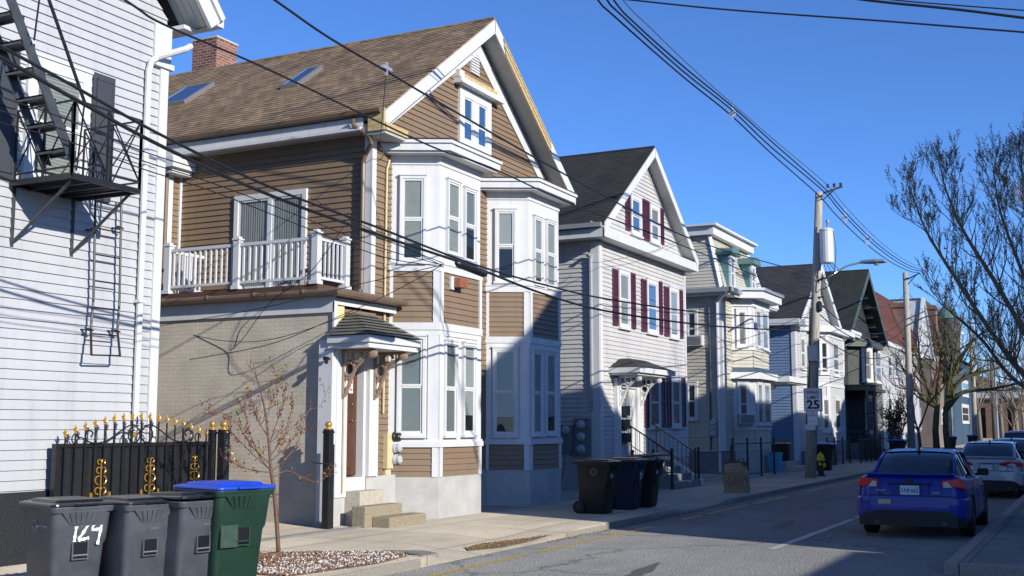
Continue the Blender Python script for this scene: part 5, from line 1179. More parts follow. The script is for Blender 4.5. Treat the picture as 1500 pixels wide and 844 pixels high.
# ------------------------------------------------------------------ paper yard bag, tubs, hydrant
bp = atz(1079, 722, .12); t = thing('paper_bag', 'crumpled brown paper yard bag with dark print at the kerb', 'bag', (bp.x, bp.y, .12))
b = MB(); r = random.Random(11); rings = []
for k, z in enumerate((0, .1, .25, .4, .55, .68, .76)):
    w_ = .50-.02*k+(.05 if k == 3 else 0); d_ = .40+.02*math.sin(k*2); rings.append([(bp.x+x+r.uniform(-.035, .035)+.03*math.sin(k), bp.y+y+r.uniform(-.035, .035), .12+z+(r.uniform(-.05, .04) if k == 6 else 0)) for x, y in rr(d_, w_+.12, .03, 0, 3)])
loft(b, rings); b.build('bag_body', 'paper_bag', t)
b = MB()
for k in range(7):
    y = bp.y+.2-k*.06; z = .42+.10*math.sin(k*2.1); x = bp.x-.232; b.prism(Pl((x, y, z), (0, -1, 0), (-1, 0, 0)), [(0, 0), (.05, -.02), (.055, -.005), (.01, .02)], 0, .012)
b.build('print', 'bag_print', t)
b = MB(); rings = [[(bp.x+x, bp.y+y, .12+z) for x, y in rr(.36, .5, .03, 0, 3)] for z in (.72, .80)]; loft(b, rings)
for k in range(24): q = Vector((bp.x+r.uniform(-.15, .15), bp.y+r.uniform(-.22, .22), .9)); b.tube([q, q+Vector((r.uniform(-.1, .1), r.uniform(-.1, .1), r.uniform(.05, .15)))], .008, 4)
b.build('yard_waste', 'mulch', t)
def tub(label, x, y, z, w, d, h, m, lidm=None):
    t = thing('plastic_tub', label, 'tub', (x, y, z)); b = MB(); loft(b, [[(x+a, y+c, z+zz) for a, c in rr(w*s, d*s, .04, 0, 3)] for zz, s in ((0, .85), (h*.9, 1), (h*.92, 1.06), (h, 1.06))]); b.build('tub_body', m, t)
    b = MB(); 
    loft(b, [[(x+a, y+c, z+zz) for a, c in rr(w*s, d*s, .04, 0, 3)] for zz, s in ((h, 1.08), (h+.04, 1.08), (h+.06, .9))]) if lidm else loft(b, [[(x+a, y+c, z+zz) for a, c in rr(w*s, d*s, .04, 0, 3)] for zz, s in ((h+.001, .9), (h+.01, .85))]); b.build('tub_lid' if lidm else 'contents', lidm or 'mulch', t)
q = atz(1137, 692, .12); tub('turquoise tub on the sidewalk right of the cream bay', q.x, q.y, .12, .55, .4, .75, 'tub_cyan')
q = atz(1089, 694, .12); tub('blue tub in the shade left of the cream bay', q.x-.3, q.y+.6, .12, .6, .45, .7, 'tub_cyan')
for px_, lb in ((1156, 'left black bin with yellow lid behind the utility pole'), (1168, 'right black bin with yellow lid behind the utility pole')): q = atz(px_, 690, .12); tub(lb, q.x, q.y+.5, .12, .45, .45, 1.05, 'bin_black', 'tub_yellow')
b = MB(); q = atz(1145, 692, .12); b.box(q.x+.6, q.x+2.2, 10.9, 12.1, .1, .5); b.box(q.x+.6, q.x+2.2, 10.5, 10.9, .1, .3); o = b.build('doorstep', 'step_smooth', bevel=.01); tag(o, 'pale concrete doorstep between the cream house and the blue house', 'steps')
q = Vector((41.6, 8.90, .12)); t = thing('fire_hydrant', 'fire hydrant with yellow bonnet and dark barrel beside the utility pole', 'hydrant', q)
b = MB(); b.lathe(q, [(.16, 0), (.16, .04), (.105, .06), (.10, .45), (.13, .47), (.13, .5), (.11, .52)], 14); b.build('barrel', 'hyd_black', t)
b = MB(); b.lathe(q, [(.12, .52), (.15, .55), (.15, .59), (.13, .62), (.11, .72), (.06, .78), (.03, .79), (.03, .84), (.0, .84)], 14); b.build('bonnet', 'hyd_yellow', t)
for sg in (-1, 1): b = MB(); b.lathe((q.x+sg*.11, q.y, q.z+.42), [(.05, -.05), (.06, 0), (.05, .05)], 10, 'x'); b.build('nozzle', 'hyd_yellow', t)
b = MB(); b.lathe((q.x, q.y-.12, q.z+.38), [(.07, .05), (.08, 0), (.06, -.05)], 10, 'y'); b.build('nozzle', 'hyd_yellow', t)

# ------------------------------------------------------------------ utility poles
def pole(label, base, top, r0, r1, m='pole_wood'):
    t = thing('utility_pole', label, 'utility pole', base); b = MB(); b.tube([Vector(base)-Vector((0, 0, .1)), Vector(base)*.5+Vector(top)*.5, top], [r0, (r0+r1)/2, r1], 12); o = b.build('pole_shaft', m, t, smooth=True); return t
PT = Vector((40.0, 8.32, 9.95)); PB_ = Vector((40.04, 8.93, .12))
p1_ = pole('nearest weathered wooden utility pole, carrying transformer, lamp and speed sign', PB_, PT, .20, .13)
def onp(z): return PB_+(PT-PB_)*((z-PB_.z)/(PT.z-PB_.z))
# transformer
c = aty(1211, 360, 8.05); 
b = MB(); b.lathe((c.x, c.y, c.z), [(.05, -.62), (.22, -.60), (.23, -.56), (.23, .50), (.25, .51), (.25, .55), (.18, .60), (.05, .62)], 16); tf = b.build('transformer', 'white_metal', p1_)
b = MB(); b.bar((c.x, c.y, c.z+.35), onp(c.z+.35), .06); b.bar((c.x, c.y, c.z-.35), onp(c.z-.35), .06); b.lathe((c.x, c.y-.05, c.z+.6), [(.03, 0), (.05, .04), (.03, .07), (.05, .1), (.03, .13), (.06, .2), (.06, .28), (.02, .3)], 10); b.build('bushing', 'grey_metal', tf)
b = MB()
for k in range(4):
    x0 = c+Vector((0, .12-k*.09, -.6)); b.tube(spline([x0, x0+Vector((0, -.06-.05*k, -.35)), onp(c.z-1.2)+Vector((-.1, 0, 0))], 4), .012, 4)
b.tube(spline([c+Vector((0, -.24, .5)), c+Vector((0, -.3, -.3)), c+Vector((0, -.1, -1.3)), onp(c.z-1.5)], 5), .015, 4); b.build('jumper_cable', 'wire', tf)
# lamp arm
a0 = onp(6.7); la = [aty(1204, 411, 8.4), aty(1222, 401, 8.1), aty(1240, 390, 7.7), aty(1262, 384.5, 7.2)]; b = MB(); b.tube(spline(la, 5), .035, 7); arm = b.build('lamp_arm', 'alu', p1_)
d = (la[-1]-la[-2]); d.z = 0; d.normalize(); s0_ = la[-1]; b = MB(); s_ = Vector((d.y, -d.x, 0))
prof = [(-.05, .05, .04), (.15, .11, .06), (.45, .17, .07), (.75, .15, .05), (.85, .04, .02)]
rings = []
for x, w_, h_ in prof: cc = s0_+d*x; rings.append([cc+s_*w_*math.cos(a)+Vector((0, 0, h_*math.sin(a)+(.03 if math.sin(a) > 0 else 0))) for a in [i*math.pi/5 for i in range(10)]])
loft(b, rings); b.build('lamp_head', 'alu', arm)
b = MB(); cc = s0_+d*.5+Vector((0, 0, -.075)); b.lathe(cc, [(.11, 0), (.10, -.03), (.04, -.05)], 10); b.build('lamp_lens', 'meter_glass', arm)
# pole top bracket for the spacer cable
b = MB(); q = aty(1204, 276, 8.25); b.bar(PT+Vector((0, .05, -.1)), q+Vector((0, -.7, .0)), .06); b.bar(PT+Vector((0, 0, -.4)), q+Vector((0, -.5, -.02)), .04)
for k in range(3): b.lathe(q+Vector((0, -.2-k*.22, .0)), [(.03, 0), (.06, .03), (.03, .06), (.06, .09), (.03, .14)], 8)
b.build('top_bracket', 'iron_grey', p1_)
def onpx(py, r=0): # point on the near pole seen at image row py
    for i in range(200):
        z = .12+i*.05; p = onp(z)
        dd = (p-Vector((0, 0, CZ))); yy = CY-FPX*dd.dot(UP)/dd.dot(FW)
        if yy <= py: return p
    return PT
b = MB()
for k in range(3):
    pts = [onp(z)+Vector((-.14+.02*math.sin(z*3+k), .17-k*.03, 0)) for z in (1.9, 3, 4, 5, 5.9)]; b.tube(pts, .013, 5)
b.build('riser_cable', 'wire', p1_)
b = MB(); q = onpx(520); b.box(q.x-.34, q.x-.15, q.y-.16, q.y+.16, q.z-.25, q.z+.28); b.build('control_box', 'grey_metal', p1_, bevel=.01)
b = MB(); q = onpx(628); b.box(q.x-.27, q.x-.18, q.y-.18, q.y+.18, q.z-.10, q.z+.10); b.build('cable_box', 'white_metal', p1_, bevel=.01)
b = MB(); q = onpx(445); b.lathe(q+Vector((-.1, -.15, -.1)), [(.06, -.2), (.09, -.15), (.09, .1), (.05, .16)], 10); b.bar(q+Vector((-.1, -.3, .2)), q+Vector((-.1, .5, .15)), .05); b.build('splice_case', 'iron', p1_)
# speed limit sign + small sign (each a thing strapped to the pole)
q = onpx(586); sx_ = q.x-.25; t = thing('speed_sign', 'white SPEED LIMIT 25 sign strapped to the utility pole', 'road sign', (sx_, q.y, q.z)); yc_, zc_ = atx(1191, 586, sx_).y, atx(1191, 586, sx_).z
def plate(t, x, y, z, w_, h_, m, name='plate', r=.03):
    pts = rr(w_, h_, r, 0, 4); b = MB(); b.prism(Pl((x, y, z), (0, -1, 0), (-1, 0, 0)), pts, -.01, .0); return b.build(name, m, t)
W_, H_ = .63, .79
plate(t, sx_, yc_, zc_, W_, H_, 'sign_white')
b = MB(); P_ = Pl((sx_, yc_, zc_), (0, -1, 0), (-1, 0, 0)); 
for a in ((-.29, .29, -.372, -.36), (-.29, .29, .36, .372), (-.292, -.28, -.36, .36), (.28, .292, -.36, .36)): b.fb(P_, *a, .0, .003)
b.build('border', 'sign_black', t)
text_mesh('lettering', 'SPEED', .165, 'sign_black', (sx_-.002, yc_, zc_+.25), (0, -1, 0), (-1, 0, 0), t, bold=.004); text_mesh('lettering', 'LIMIT', .165, 'sign_black', (sx_-.002, yc_, zc_+.08), (0, -1, 0), (-1, 0, 0), t, bold=.004); text_mesh('lettering', '25', .40, 'sign_black', (sx_-.002, yc_, zc_-.17), (0, -1, 0), (-1, 0, 0), t, bold=.012, sx=1.1)
pz = atx(1190, 612, sx_+.02); t = thing('parking_sign', 'small white and red parking notice under the speed sign', 'road sign', (sx_, pz.y, pz.z)); plate(t, sx_+.02, pz.y, pz.z, .34, .5, 'sign_white')
text_mesh('lettering', 'NO\nPARKING', .085, 'sign_red', (sx_+.018, pz.y, pz.z+.12), (0, -1, 0), (-1, 0, 0), t, sx=.8); text_mesh('lettering', 'TO CORNER', .05, 'sign_red', (sx_+.018, pz.y, pz.z-.12), (0, -1, 0), (-1, 0, 0), t, sx=.9)
p2_ = pole('second wooden utility pole, left of the mossy street tree', (64, 8.95, .12), (64.3, 8.95, 10.05), .2, .14)
b = MB(); b.bar((64.2, 9.0, 9.6), (64.3, 8.2, 10.0), .06); b.bar((64.2, 9.0, 9.2), (64.3, 8.4, 9.9), .05); b.bar((64, 9, 7.5), (64, 8.0, 7.9), .05); b.tube([(64, 8.9, 7.2), (64, 8.0, 7.6), (64, 7.2, 7.7)], .035, 6); b.build('arm', 'iron_grey', p2_)
p3_ = pole('third utility pole with grey shaft, farther along the street', (98.5, 8.95, .12), (98.7, 8.9, 10.2), .22, .15)
q = atz(1457, 648, 0); pole('dark slim utility pole near the brick building', (130, atx(1457, 640, 130).y, 0), (130, atx(1457, 640, 130).y, 9), .22, .15, 'pole_dark')
t = thing('lamp_post', 'slim silver lamp post near the brick building', 'lamp post', (118, atx(1462, 640, 118).y, .1)); yy = atx(1462, 640, 118).y; b = MB(); b.tube([(118, yy, 0), (118, yy, 7.5)], [.13, .08], 8); b.build('post', 'alu', t); b = MB(); b.tube([(118, yy, 7.4), (117.6, yy+.4, 8), (117, yy+1.4, 8.2)], .05, 6); b.build('arm', 'alu', t)

# ------------------------------------------------------------------ wires
def wire(label, pts, r=.012, m='wire', group='cables strung over the street', k=8, name='overhead_cable', cat='cable'):
    b = MB(); b.tube(spline(pts, k), r, 5); o = b.build(name, m, smooth=True); return tag(o, label, cat, group)
def sag(a, b_, s, n=10): a = Vector(a); b_ = Vector(b_); return [a+(b_-a)*i/n-Vector((0, 0, 4*s*(i/n)*(1-i/n))) for i in range(n+1)]
Yh = 8.2
HV = [((870, -8), (900, 24), (1000, 112), (1072, 170), (1130, 225), (1197, 284)), ((884, -8), (910, 22), (1000, 104), (1073, 162), (1130, 216), (1205, 279)), ((893, -8), (930, 34), (1004, 100), (1075, 158), (1140, 216), (1208, 276)), ((906, -8), (950, 38), (1010, 96), (1074, 153), (1140, 210), (1212, 271))]
HVl = ['lowest line of the high spacer cable running to the pole top', 'second line of the high spacer cable above the pole top', 'third line of the high spacer cable', 'grey messenger line, uppermost of the spacer cable']
for i, L in enumerate(HV):
    pts = [aty(x, y, Yh-i*.12) for x, y in L]; d = pts[0]-pts[1]; pts = [pts[0]+d*3+Vector((0, 0, 3*.15))]+pts
    pts += sag(pts[-1], (64.3, 8.2-i*.12, 9.95+.08*i), .55)[1:]; pts += sag(pts[-1], (98.6, 8.4-i*.1, 10.0), .8)[1:]
    wire(HVl[i], pts, .020 if i < 3 else .012, 'wire' if i < 3 else 'wire_grey', k=4)
for (px_, py_) in ((1073, 164), (1238, 316), (1270, 350)):
    c = aty(px_, py_, 8.1); t = thing('cable_spacer', {1073: 'grey plastic cable spacer hanging alone on the high cable', 1238: 'cable spacer just right of the near pole top', 1270: 'cable spacer midway between the two poles'}[px_], 'cable spacer', c, 'spacers on the high cable')
    s = .16 if px_ > 1100 else .11; b = MB(); b.bar(c+Vector((0, 0, 1.6*s)), c-Vector((0, 0, 1.8*s)), .03); b.bar(c+Vector((0, s, 0)), c-Vector((0, s, 0)), .03); b.bar(c+Vector((0, s, -.0)), c-Vector((0, 0, 1.6*s)), .025); b.bar(c-Vector((0, s, 0)), c-Vector((0, 0, 1.6*s)), .025); b.bar(c+Vector((s, 0, 0)), c-Vector((s, 0, 0)), .025); b.build('spacer_body', 'white_metal', t)
def wpx(label, L, Y, r=.012, m='wire', ext=2.5, **k):
    pts = [aty(x, y, Y) for x, y in L]
    if ext: d = pts[0]-pts[1]; pts = [pts[0]+d.normalized()*ext]+pts
    return wire(label, pts, r, m, **k)
Yw = 8.9
e1 = lambda y: (lambda p: p)(onpx(y))
w_ = wpx('black cable from the top edge across the brown roof to the near pole', [(395, -5), (480, 54), (565, 104), (660, 160), (850, 268), (1000, 345), (1100, 378), (1192, 402)], Yw, .017)
w_ = wpx('black cable crossing the brown gutter and first bay cornice', [(175, -5), (240, 36), (380, 96), (530, 167), (640, 218), (720, 246), (840, 300), (1000, 360), (1192, 440)], Yw, .014)
w_ = wpx('thick upper cable crossing the brown bays', [(-10, 62), (100, 122), (240, 200), (400, 276), (560, 336), (690, 386), (800, 418), (900, 440), (1050, 460), (1190, 466)], Yw-.05, .018)
w_ = wpx('thick lower cable crossing the brown bays', [(-10, 78), (100, 140), (240, 216), (400, 288), (560, 346), (690, 390), (800, 432), (900, 458), (1050, 478), (1190, 486)], Yw-.05, .022)
for i, (dy, lb) in enumerate(((0, 'thin cable highest below the thick pair at left'), (14, 'thin cable second below the thick pair at left'), (26, 'thin cable third below the thick pair at left'))):
    wpx(lb, [(-10, 138+dy*1.5), (100, 176+dy*1.2), (210, 222+dy), (310, 254+dy), (430, 298+dy*1.1), (560, 350+dy), (650, 386+dy*.2)], Yw-.1, .007)
c = aty(668, 385, Yw-.07); c2_ = aty(712, 402, Yw-.07); b = MB(); dd = (c2_-c)
b.tube([c, c+dd*.1, c+dd*.9, c2_], [.03, .07, .07, .03], 8); o = b.build('splice_enclosure', 'iron', smooth=True); tag(o, 'black splice enclosure on the thick cables over the bay', 'splice case')
c = aty(566, 103, Yw); b = MB(); b.bar(c+Vector((-.12, 0, .03)), c+Vector((.12, 0, .03)), .05); b.bar(c+Vector((0, 0, -.08)), c+Vector((0, 0, .12)), .035); o = b.build('cable_clamp', 'grey_metal'); tag(o, 'metal clamp on the cable above the brown roof eave', 'clamp')
wire('cable hanging from the clamp down to the brown house corner', [aty(566, 105, Yw), aty(562, 150, 10), aty(558, 205, 11.5), aty(566, 225, 11.9), aty(572, 212, 12.05)], .008, group=None, name='service_drop')
def drop(lb, L, r=.007, **k):
    pts = []
    for (x, y, Y) in L: pts.append(aty(x, y, Y))
    return wire(lb, pts, r, group='service drops to the houses', name='service_drop', k=6, **k)
drop('service drop from the splice to the sliding door corner', [(645, 388, 8.85), (530, 330, 10.5), (455, 290, 13)])
drop('service drop from the splice along the deck rail', [(648, 388, 8.85), (520, 418, 10.5), (380, 452, 12), (232, 478, 15.8)])
drop('service drop from the splice down over the entry hood', [(648, 388, 8.85), (575, 428, 10.2), (500, 462, 11.5), (400, 503, 11.8), (278, 527, 11.9)])
drop('looping service drop across the tan brick wall', [(505, 330, 11.5), (455, 398, 12.4), (395, 444, 13.2), (339, 512, 14.3), (290, 498, 15.2), (229, 466, 16.3)])
drop('second looping cable sagging on the tan brick wall', [(530, 454, 11.3), (420, 492, 12.6), (350, 501, 14), (280, 490, 15.3), (229, 467, 16.3)])
drop('crooked cable stub at the left end of the tan brick wall', [(228, 478, 16.2), (250, 498, 16.0), (278, 527, 15.6), (256, 552, 15.9), (229, 582, 16.2)])
drop('service drop between the near pole and the white house gable', [(1192, 452, 8.8), (1120, 420, 9.5), (1010, 347, 11.7)])
drop('service drop from the white house eave to the mast', [(1010, 347, 11.7), (950, 370, 11.6), (880, 384, 11.9), (866, 384, 12.3)])
drop('service drop to the cream house cornice', [(1192, 398, 8.8), (1140, 402, 9.7), (1045, 397, 11.4)])
drop('service drop from pole to cream house side', [(1190, 470, 8.8), (1150, 478, 9.6), (1065, 500, 11.2), (1035, 468, 12.2)])
drop('lower service drop to the cream house bay', [(1190, 456, 8.8), (1130, 482, 10), (1050, 512, 11.6)])
for i, (ya, yb, s, lb) in enumerate(((404, 428, 1.0, 'highest street cable between the two poles'), (440, 462, 1.1, 'second street cable between the two poles'), (456, 478, 1.0, 'third street cable between the two poles'), (488, 506, .8, 'lowest street cable between the two poles'))):
    a = onpx(ya); c = aty(1329, yb, 8.95); pts = sag(a, c, s); f = Vector((98.5, 8.95, c.z+.2)); pts += sag(c, f, .9)[1:]; wire(lb, pts, .02 if i else .014, k=3)
# cables crossing the sky overhead
for L, lb, r in ((((885, -4), (1060, 14), (1280, 30), (1520, 49)), 'single cable crossing the sky at upper right', .014), (((1235, -4), (1300, 4), (1400, 14), (1520, 29)), 'thicker cable in the top right corner', .02), (((1270, -4), (1350, 4), (1520, 17)), 'thin cable closest to the top right corner', .010)):
    pts = [atx(x, y, 16) for x, y in L]; pts = [pts[0]+(pts[0]-pts[1])*1.5]+pts+[pts[-1]+(pts[-1]-pts[-2])*3]; wire(lb, pts, r, group='cables crossing the street overhead')
drop('service drop to the dark green house', [(1198, 492, 8.8), (1235, 520, 10.5), (1262, 545, 11.6)]); drop('service drop to the blue house corner', [(1190, 455, 8.8), (1175, 470, 10), (1163, 478, 12)])
drop('long service drop over the dark green roof to the red roof', [(1200, 405, 8.8), (1255, 437, 10), (1310, 470, 12)])
# ------------------------------------------------------------------ cars
M['paint_blue'] = mat('metallic blue car paint', (.002, .019, .27), .35, .08, 9, coat=.4, spec=.3)
M['paint_white'] = mat('silver white car paint', (.42, .45, .50), .28, .03, 2, coat=1)
M['paint_dark'] = mat('dark blue grey car paint', (.02, .03, .05), .28, .03, 2, coat=1)
M['car_glass'] = mat('tinted car glass', (.012, .014, .018), .03, .1, 2, spec=1.0)
M['car_black'] = mat('black car plastic', (.01, .01, .012), .55, .1, 6)
M['lamp_red'] = mat('red tail lamp', (.62, .008, .006), .3, .05, 6)
M['lamp_clear'] = mat('clear lamp lens', (.55, .50, .50), .12, .05, 6, coat=1)
M['chrome'] = mat('chrome', (.6, .6, .62), .12, .02, 4, metal=1)
M['wheel_alloy'] = mat('dark alloy wheel', (.10, .10, .11), .35, .05, 4, metal=.7)
M['plate_blue'] = mat('pale licence plate', (.50, .60, .70), .4, .1, 20)
M['sticker'] = mat('worn sticker', (.5, .42, .25), .6, .3, 40)
def sect(hw, zl, zt, n=0):
    h = [(0, zl), (hw*.80, zl), (hw*.95, zl+.05), (hw, zl+.16), (hw*1.0, zl+(zt-zl)*.45), (hw*.985, zl+(zt-zl)*.62), (hw*.97, zt-.14), (hw*.93, zt-.05), (hw*.84, zt-.008), (hw*.5, zt+.012), (0, zt+.018)]
    return h+[(-y, z) for y, z in reversed(h[1:-1])]
def car(label, paint, x, y, kind='sedan', plate=True, hgt=0.0, L=4.6):
    t = thing('parked_car', label, 'car', (0, 0, 0), 'cars parked along the near kerb')
    S = L/4.6
    st = [(0, .70, .42, .93), (.03, .78, .36, .985), (.10, .845, .30, 1.03), (.25, .875, .24, 1.045), (.6, .893, .20, 1.02), (1.0, .897, .19, 1.0), (1.6, .90, .18, .975), (2.3, .90, .18, .96), (3.0, .898, .18, .955), (3.5, .89, .18, .95), (3.9, .875, .19, .89), (4.25, .84, .2, .80), (4.48, .74, .22, .70), (4.58, .62, .28, .62)]
    b = MB(); loft(b, [[(xx*S, yy, zz+hgt*.35) for yy, zz in sect(hw, zl, zt)] for xx, hw, zl, zt in st])
    body = b.build('body', paint, t, smooth=True)
    # wheel wells cut into the body
    wx = (.98*S, 3.65*S)
    for k, x_ in enumerate(wx):
        for sg in (-1, 1):
            c = MB(); c.lathe((x_, sg*.86, .34), [(.375, -.22), (.375, .22)], 28, 'y'); co = c.build('cut', 'car_black')
            mod = body.modifiers.new('b', 'BOOLEAN'); mod.operation = 'DIFFERENCE'; mod.object = co; mod.solver = 'EXACT'
            bpy.context.view_layer.update(); me = bpy.data.meshes.new_from_object(body.evaluated_get(bpy.context.evaluated_depsgraph_get())); body.modifiers.clear(); body.data = me
            bpy.data.objects.remove(co)
    body.data.materials.clear(); body.data.materials.append(M[paint])
    for p in body.data.polygons: p.use_smooth = True; p.material_index = 0
    body.data.set_sharp_from_angle(angle=.7)
    # greenhouse
    H = hgt
    if kind == 'sedan': g = [(.50, .70, .66, 1.00, 1.03), (.72, .74, .64, .99, 1.15), (1.02, .755, .61, .98, 1.31), (1.32, .765, .59, .97, 1.405), (1.7, .77, .585, .96, 1.44), (2.2, .775, .585, .95, 1.445), (2.7, .77, .58, .94, 1.40), (3.1, .76, .60, .94, 1.25), (3.45, .74, .64, .94, 1.06), (3.62, .70, .68, .93, .96)]
    else: g = [(.12, .76, .66, 1.0, 1.10), (.25, .77, .63, 1.0, 1.38), (.45, .775, .61, .99, 1.44), (1.2, .78, .60, .98, 1.46), (2.3, .78, .60, .95, 1.45), (2.8, .77, .59, .94, 1.38), (3.2, .76, .62, .94, 1.20), (3.6, .70, .66, .93, .98)]
    def gs(hb, ht, zb, zt, o=0): return [(hb+o, zb), (ht+(hb-ht)*.30+o, zb+(zt-zb)*.62), (ht+o, zt-.045), (ht*.86, zt-.012+o), (ht*.45, zt+o), (0, zt+.006+o), (-ht*.45, zt+o), (-ht*.86, zt-.012+o), (-ht-o, zt-.045), (-(ht+(hb-ht)*.30)-o, zb+(zt-zb)*.62), (-hb-o, zb)]
    hz = H*1.0
    b = MB(); loft(b, [[(a*S, yy, zz+hz*(.35 if zz < 1.02 else 1)) for yy, zz in gs(hb, ht, zb, zt)] for a, hb, ht, zb, zt in g]); gl = b.build('windows', 'car_glass', t, smooth=True); gl.data.set_sharp_from_angle(angle=.6)
    # roof skin and pillars
    gi = [q for q in g if q[4] > 1.375]; b = MB(); k0 = None; rows = []
    for a, hb, ht, zb, zt in gi: rows.append([(a*S, yy, zz+hz) for yy, zz in gs(hb, ht, zb, zt, .012)[2:9]])
    for i in range(len(rows)-1):
        for j in range(6): b.add([rows[i][j], rows[i][j+1], rows[i+1][j+1], rows[i+1][j]], [(0, 1, 2, 3)])
    b.build('roof', paint, t, smooth=True)
    b = MB(); m1 = [q for q in g if q[4] <= 1.41 and q[0] < 2]; m2 = [q for q in g if q[4] <= 1.41 and q[0] > 2]
    for sg in (-1, 1):
        for m_ in (m1, m2):
            b.tube([(q[0]*S, sg*(q[2]+.006), q[4]-.04+hz*(1 if q[4] > 1.02 else .35)) for q in m_], [.045]+[.032]*(len(m_)-1) if m_ is m1 else .03, 6)
        b.tube([(q[0]*S, sg*(q[2]+.006), q[4]-.045+hz) for q in g if q[4] > 1.37], .026, 6)
        b.tube([(q[0]*S, sg*(q[1]+.004), q[3]+hz*.35) for q in g], .02, 5)
        if kind != 'sedan': 
            for xx in (1.1, 1.2): b.bar((xx*S, sg*.78, 1.0+hz*.35), (xx*S, sg*.60, 1.44+hz), .05, .02)
    b.build('pillar', paint, t, smooth=True)
    b = MB()
    for sg in (-1, 1): b.bar((2.05*S, sg*.785, .96+hz*.35), (2.0*S, sg*.60, 1.41+hz), .06, .02); b.bar((1.28*S, sg*.785, .97+hz*.35), (1.3*S, sg*.61, 1.36+hz), .03, .02)
    b.build('door_pillar', 'car_black', t)
    # door seams and handles
    for sg in (-1, 1):
        b = MB()
        for xx in (1.22, 2.05, 3.05): b.bar((xx*S, sg*.902, .36), (xx*S, sg*.885, .92), .008, .008)
        b.build('door_seam', 'car_black', t)
        for xx in (1.35, 2.25): b = MB(); b.bar((xx*S, sg*.915, .80), ((xx+.17)*S, sg*.915, .805), .03); b.build('door_handle', paint, t, bevel=.008)
        b = MB(); rings = [[(2.92*S+dx, sg*(.92+dy), 1.02+hz*.35+dz) for dy, dz in rr(.20*s, .13*s, .04, 0, 3)] for dx, s in ((-.06, .85), (-.04, 1), (.04, .9), (.10, .5))]; loft(b, rings); b.bar((2.95*S, sg*.78, .97+hz*.35), (2.95*S, sg*.88, .99+hz*.35), .05); mr_ = b.build('mirror', 'car_black' if paint != 'paint_white' else paint, t)
    # wheels
    for x_ in wx:
        for sg in (-1, 1):
            b = MB(); b.lathe((x_, sg*.79, .325), [(.20, -.10*sg), (.30, -.105*sg), (.325, -.08*sg), (.33, 0), (.325, .08*sg), (.30, .105*sg), (.215, .10*sg)], 28, 'y'); wl = b.build('wheel', 'rubber', t, smooth=True); wl.data.set_sharp_from_angle(angle=.5)
            b = MB(); b.lathe((x_, sg*.86, .325), [(.20, -.03*sg), (.22, .03*sg), (.19, .03*sg), (.18, .0)], 24, 'y')
            for k in range(5): a = k*2*math.pi/5; b.bar((x_, sg*.885, .325), (x_+.19*math.cos(a), sg*.875, .325+.19*math.sin(a)), .05, .02, up=(0, 1, 0))
            b.build('rim', 'wheel_alloy', wl)
    # rear end
    z0 = hgt*.35
    b = MB(); loft(b, [[(xx, yy, zz+z0) for yy, zz in [(w_, .36), (w_+.02, .50), (w_, .66), (w_*.92, .70), (0, .715), (-w_*.92, .70), (-w_, .66), (-w_-.02, .50), (-w_, .36), (0, .34)]] for xx, w_ in ((-.10, .60), (-.085, .74), (-.03, .83), (.1, .87), (.35, .89))]); bu = b.build('rear_bumper', paint, t, smooth=True); bu.data.set_sharp_from_angle(angle=.6)
    b = MB(); loft(b, [[(xx, yy, zz+z0) for yy, zz in [(w_, .22), (w_, .40), (w_*.85, .47), (0, .475), (-w_*.85, .47), (-w_, .40), (-w_, .22)]] for xx, w_ in ((-.108, .60), (-.095, .74), (.0, .835), (.3, .85))]); 
    df = b.build('rear_skirt', 'car_black', t)
    for sg in (-1, 1): b = MB(); b.lathe((-.08, sg*.53, .27+z0), [(.03, -.035), (.036, -.035), (.036, .1), (.03, .1)], 12, 'x'); b.build('exhaust_tip', 'iron_grey', df)
    for sg in (-1, 1):
        P_ = [(.72, .86), (.86, .83), (.80, 1.0), (.50, .965), (.52, .84)] if kind == 'sedan' else [(.70, .85), (.86, .82), (.84, 1.1), (.66, 1.08)]
        if paint == 'paint_white': P_ = [(.30, .86), (.60, .80), (.86, .84), (.85, .93), (.60, .95), (.36, .93)]
        a = [(-.015+max(0, yy-.62)*.22, sg*yy, zz+z0) for yy, zz in P_]; c = [(.16+max(0, yy-.62)*.9, sg*yy*1.012, zz+z0) for yy, zz in P_]
        b = MB(); b.loftpolys(a, c); tl = b.build('tail_light', 'lamp_red', t, bevel=.01)
        if paint == 'paint_blue': b = MB(); b.loftpolys([(-.022, sg*yy, zz+z0) for yy, zz in ((.53, .85), (.66, .855), (.60, .945), (.53, .94))], [(.0, sg*yy, zz+z0) for yy, zz in ((.53, .85), (.66, .855), (.60, .945), (.53, .94))]); b.build('reversing_lens', 'lamp_clear', tl)
    b = MB(); b.box(-.035, .05, -.30, .30, .70+z0, .90+z0); b.build('plate_recess', paint, t, bevel=.01)
    b = MB(); b.bar((-.04, .36, .915+z0), (-.04, -.36, .915+z0), .03, .025); b.bar((-.03, .52, .775+z0), (-.03, .46, .725+z0), .008); b.bar((-.03, -.52, .775+z0), (-.03, -.46, .725+z0), .008); b.build('trunk_trim', 'car_black' if paint != 'paint_white' else 'chrome', t)
    if kind == 'sedan':
        b = MB(); loft(b, [[(.05+dx+abs(yy)**3*.16, yy, 1.035+dz+z0) for dx, dz in ((-.04, .0), (-.05, .03), (-.02, .04), (.16, .01), (.18, -.01))] for yy in (-.70, -.5, -.25, 0, .25, .5, .70)]); b.build('spoiler', paint, t, smooth=False)
        b = MB(); b.lathe((1.35*S, 0, 1.43+hz), [(.03, 0), (.02, .05), (.004, .07)], 8); b.build('antenna_fin', 'car_black', t)
        for sg in (-1, 1): b = MB(); rings = [[(1.15+dx, sg*.36+yy, 1.0+zz) for yy, zz in rr(.22, .14, .05, 0, 3)] for dx in (0, .06)]
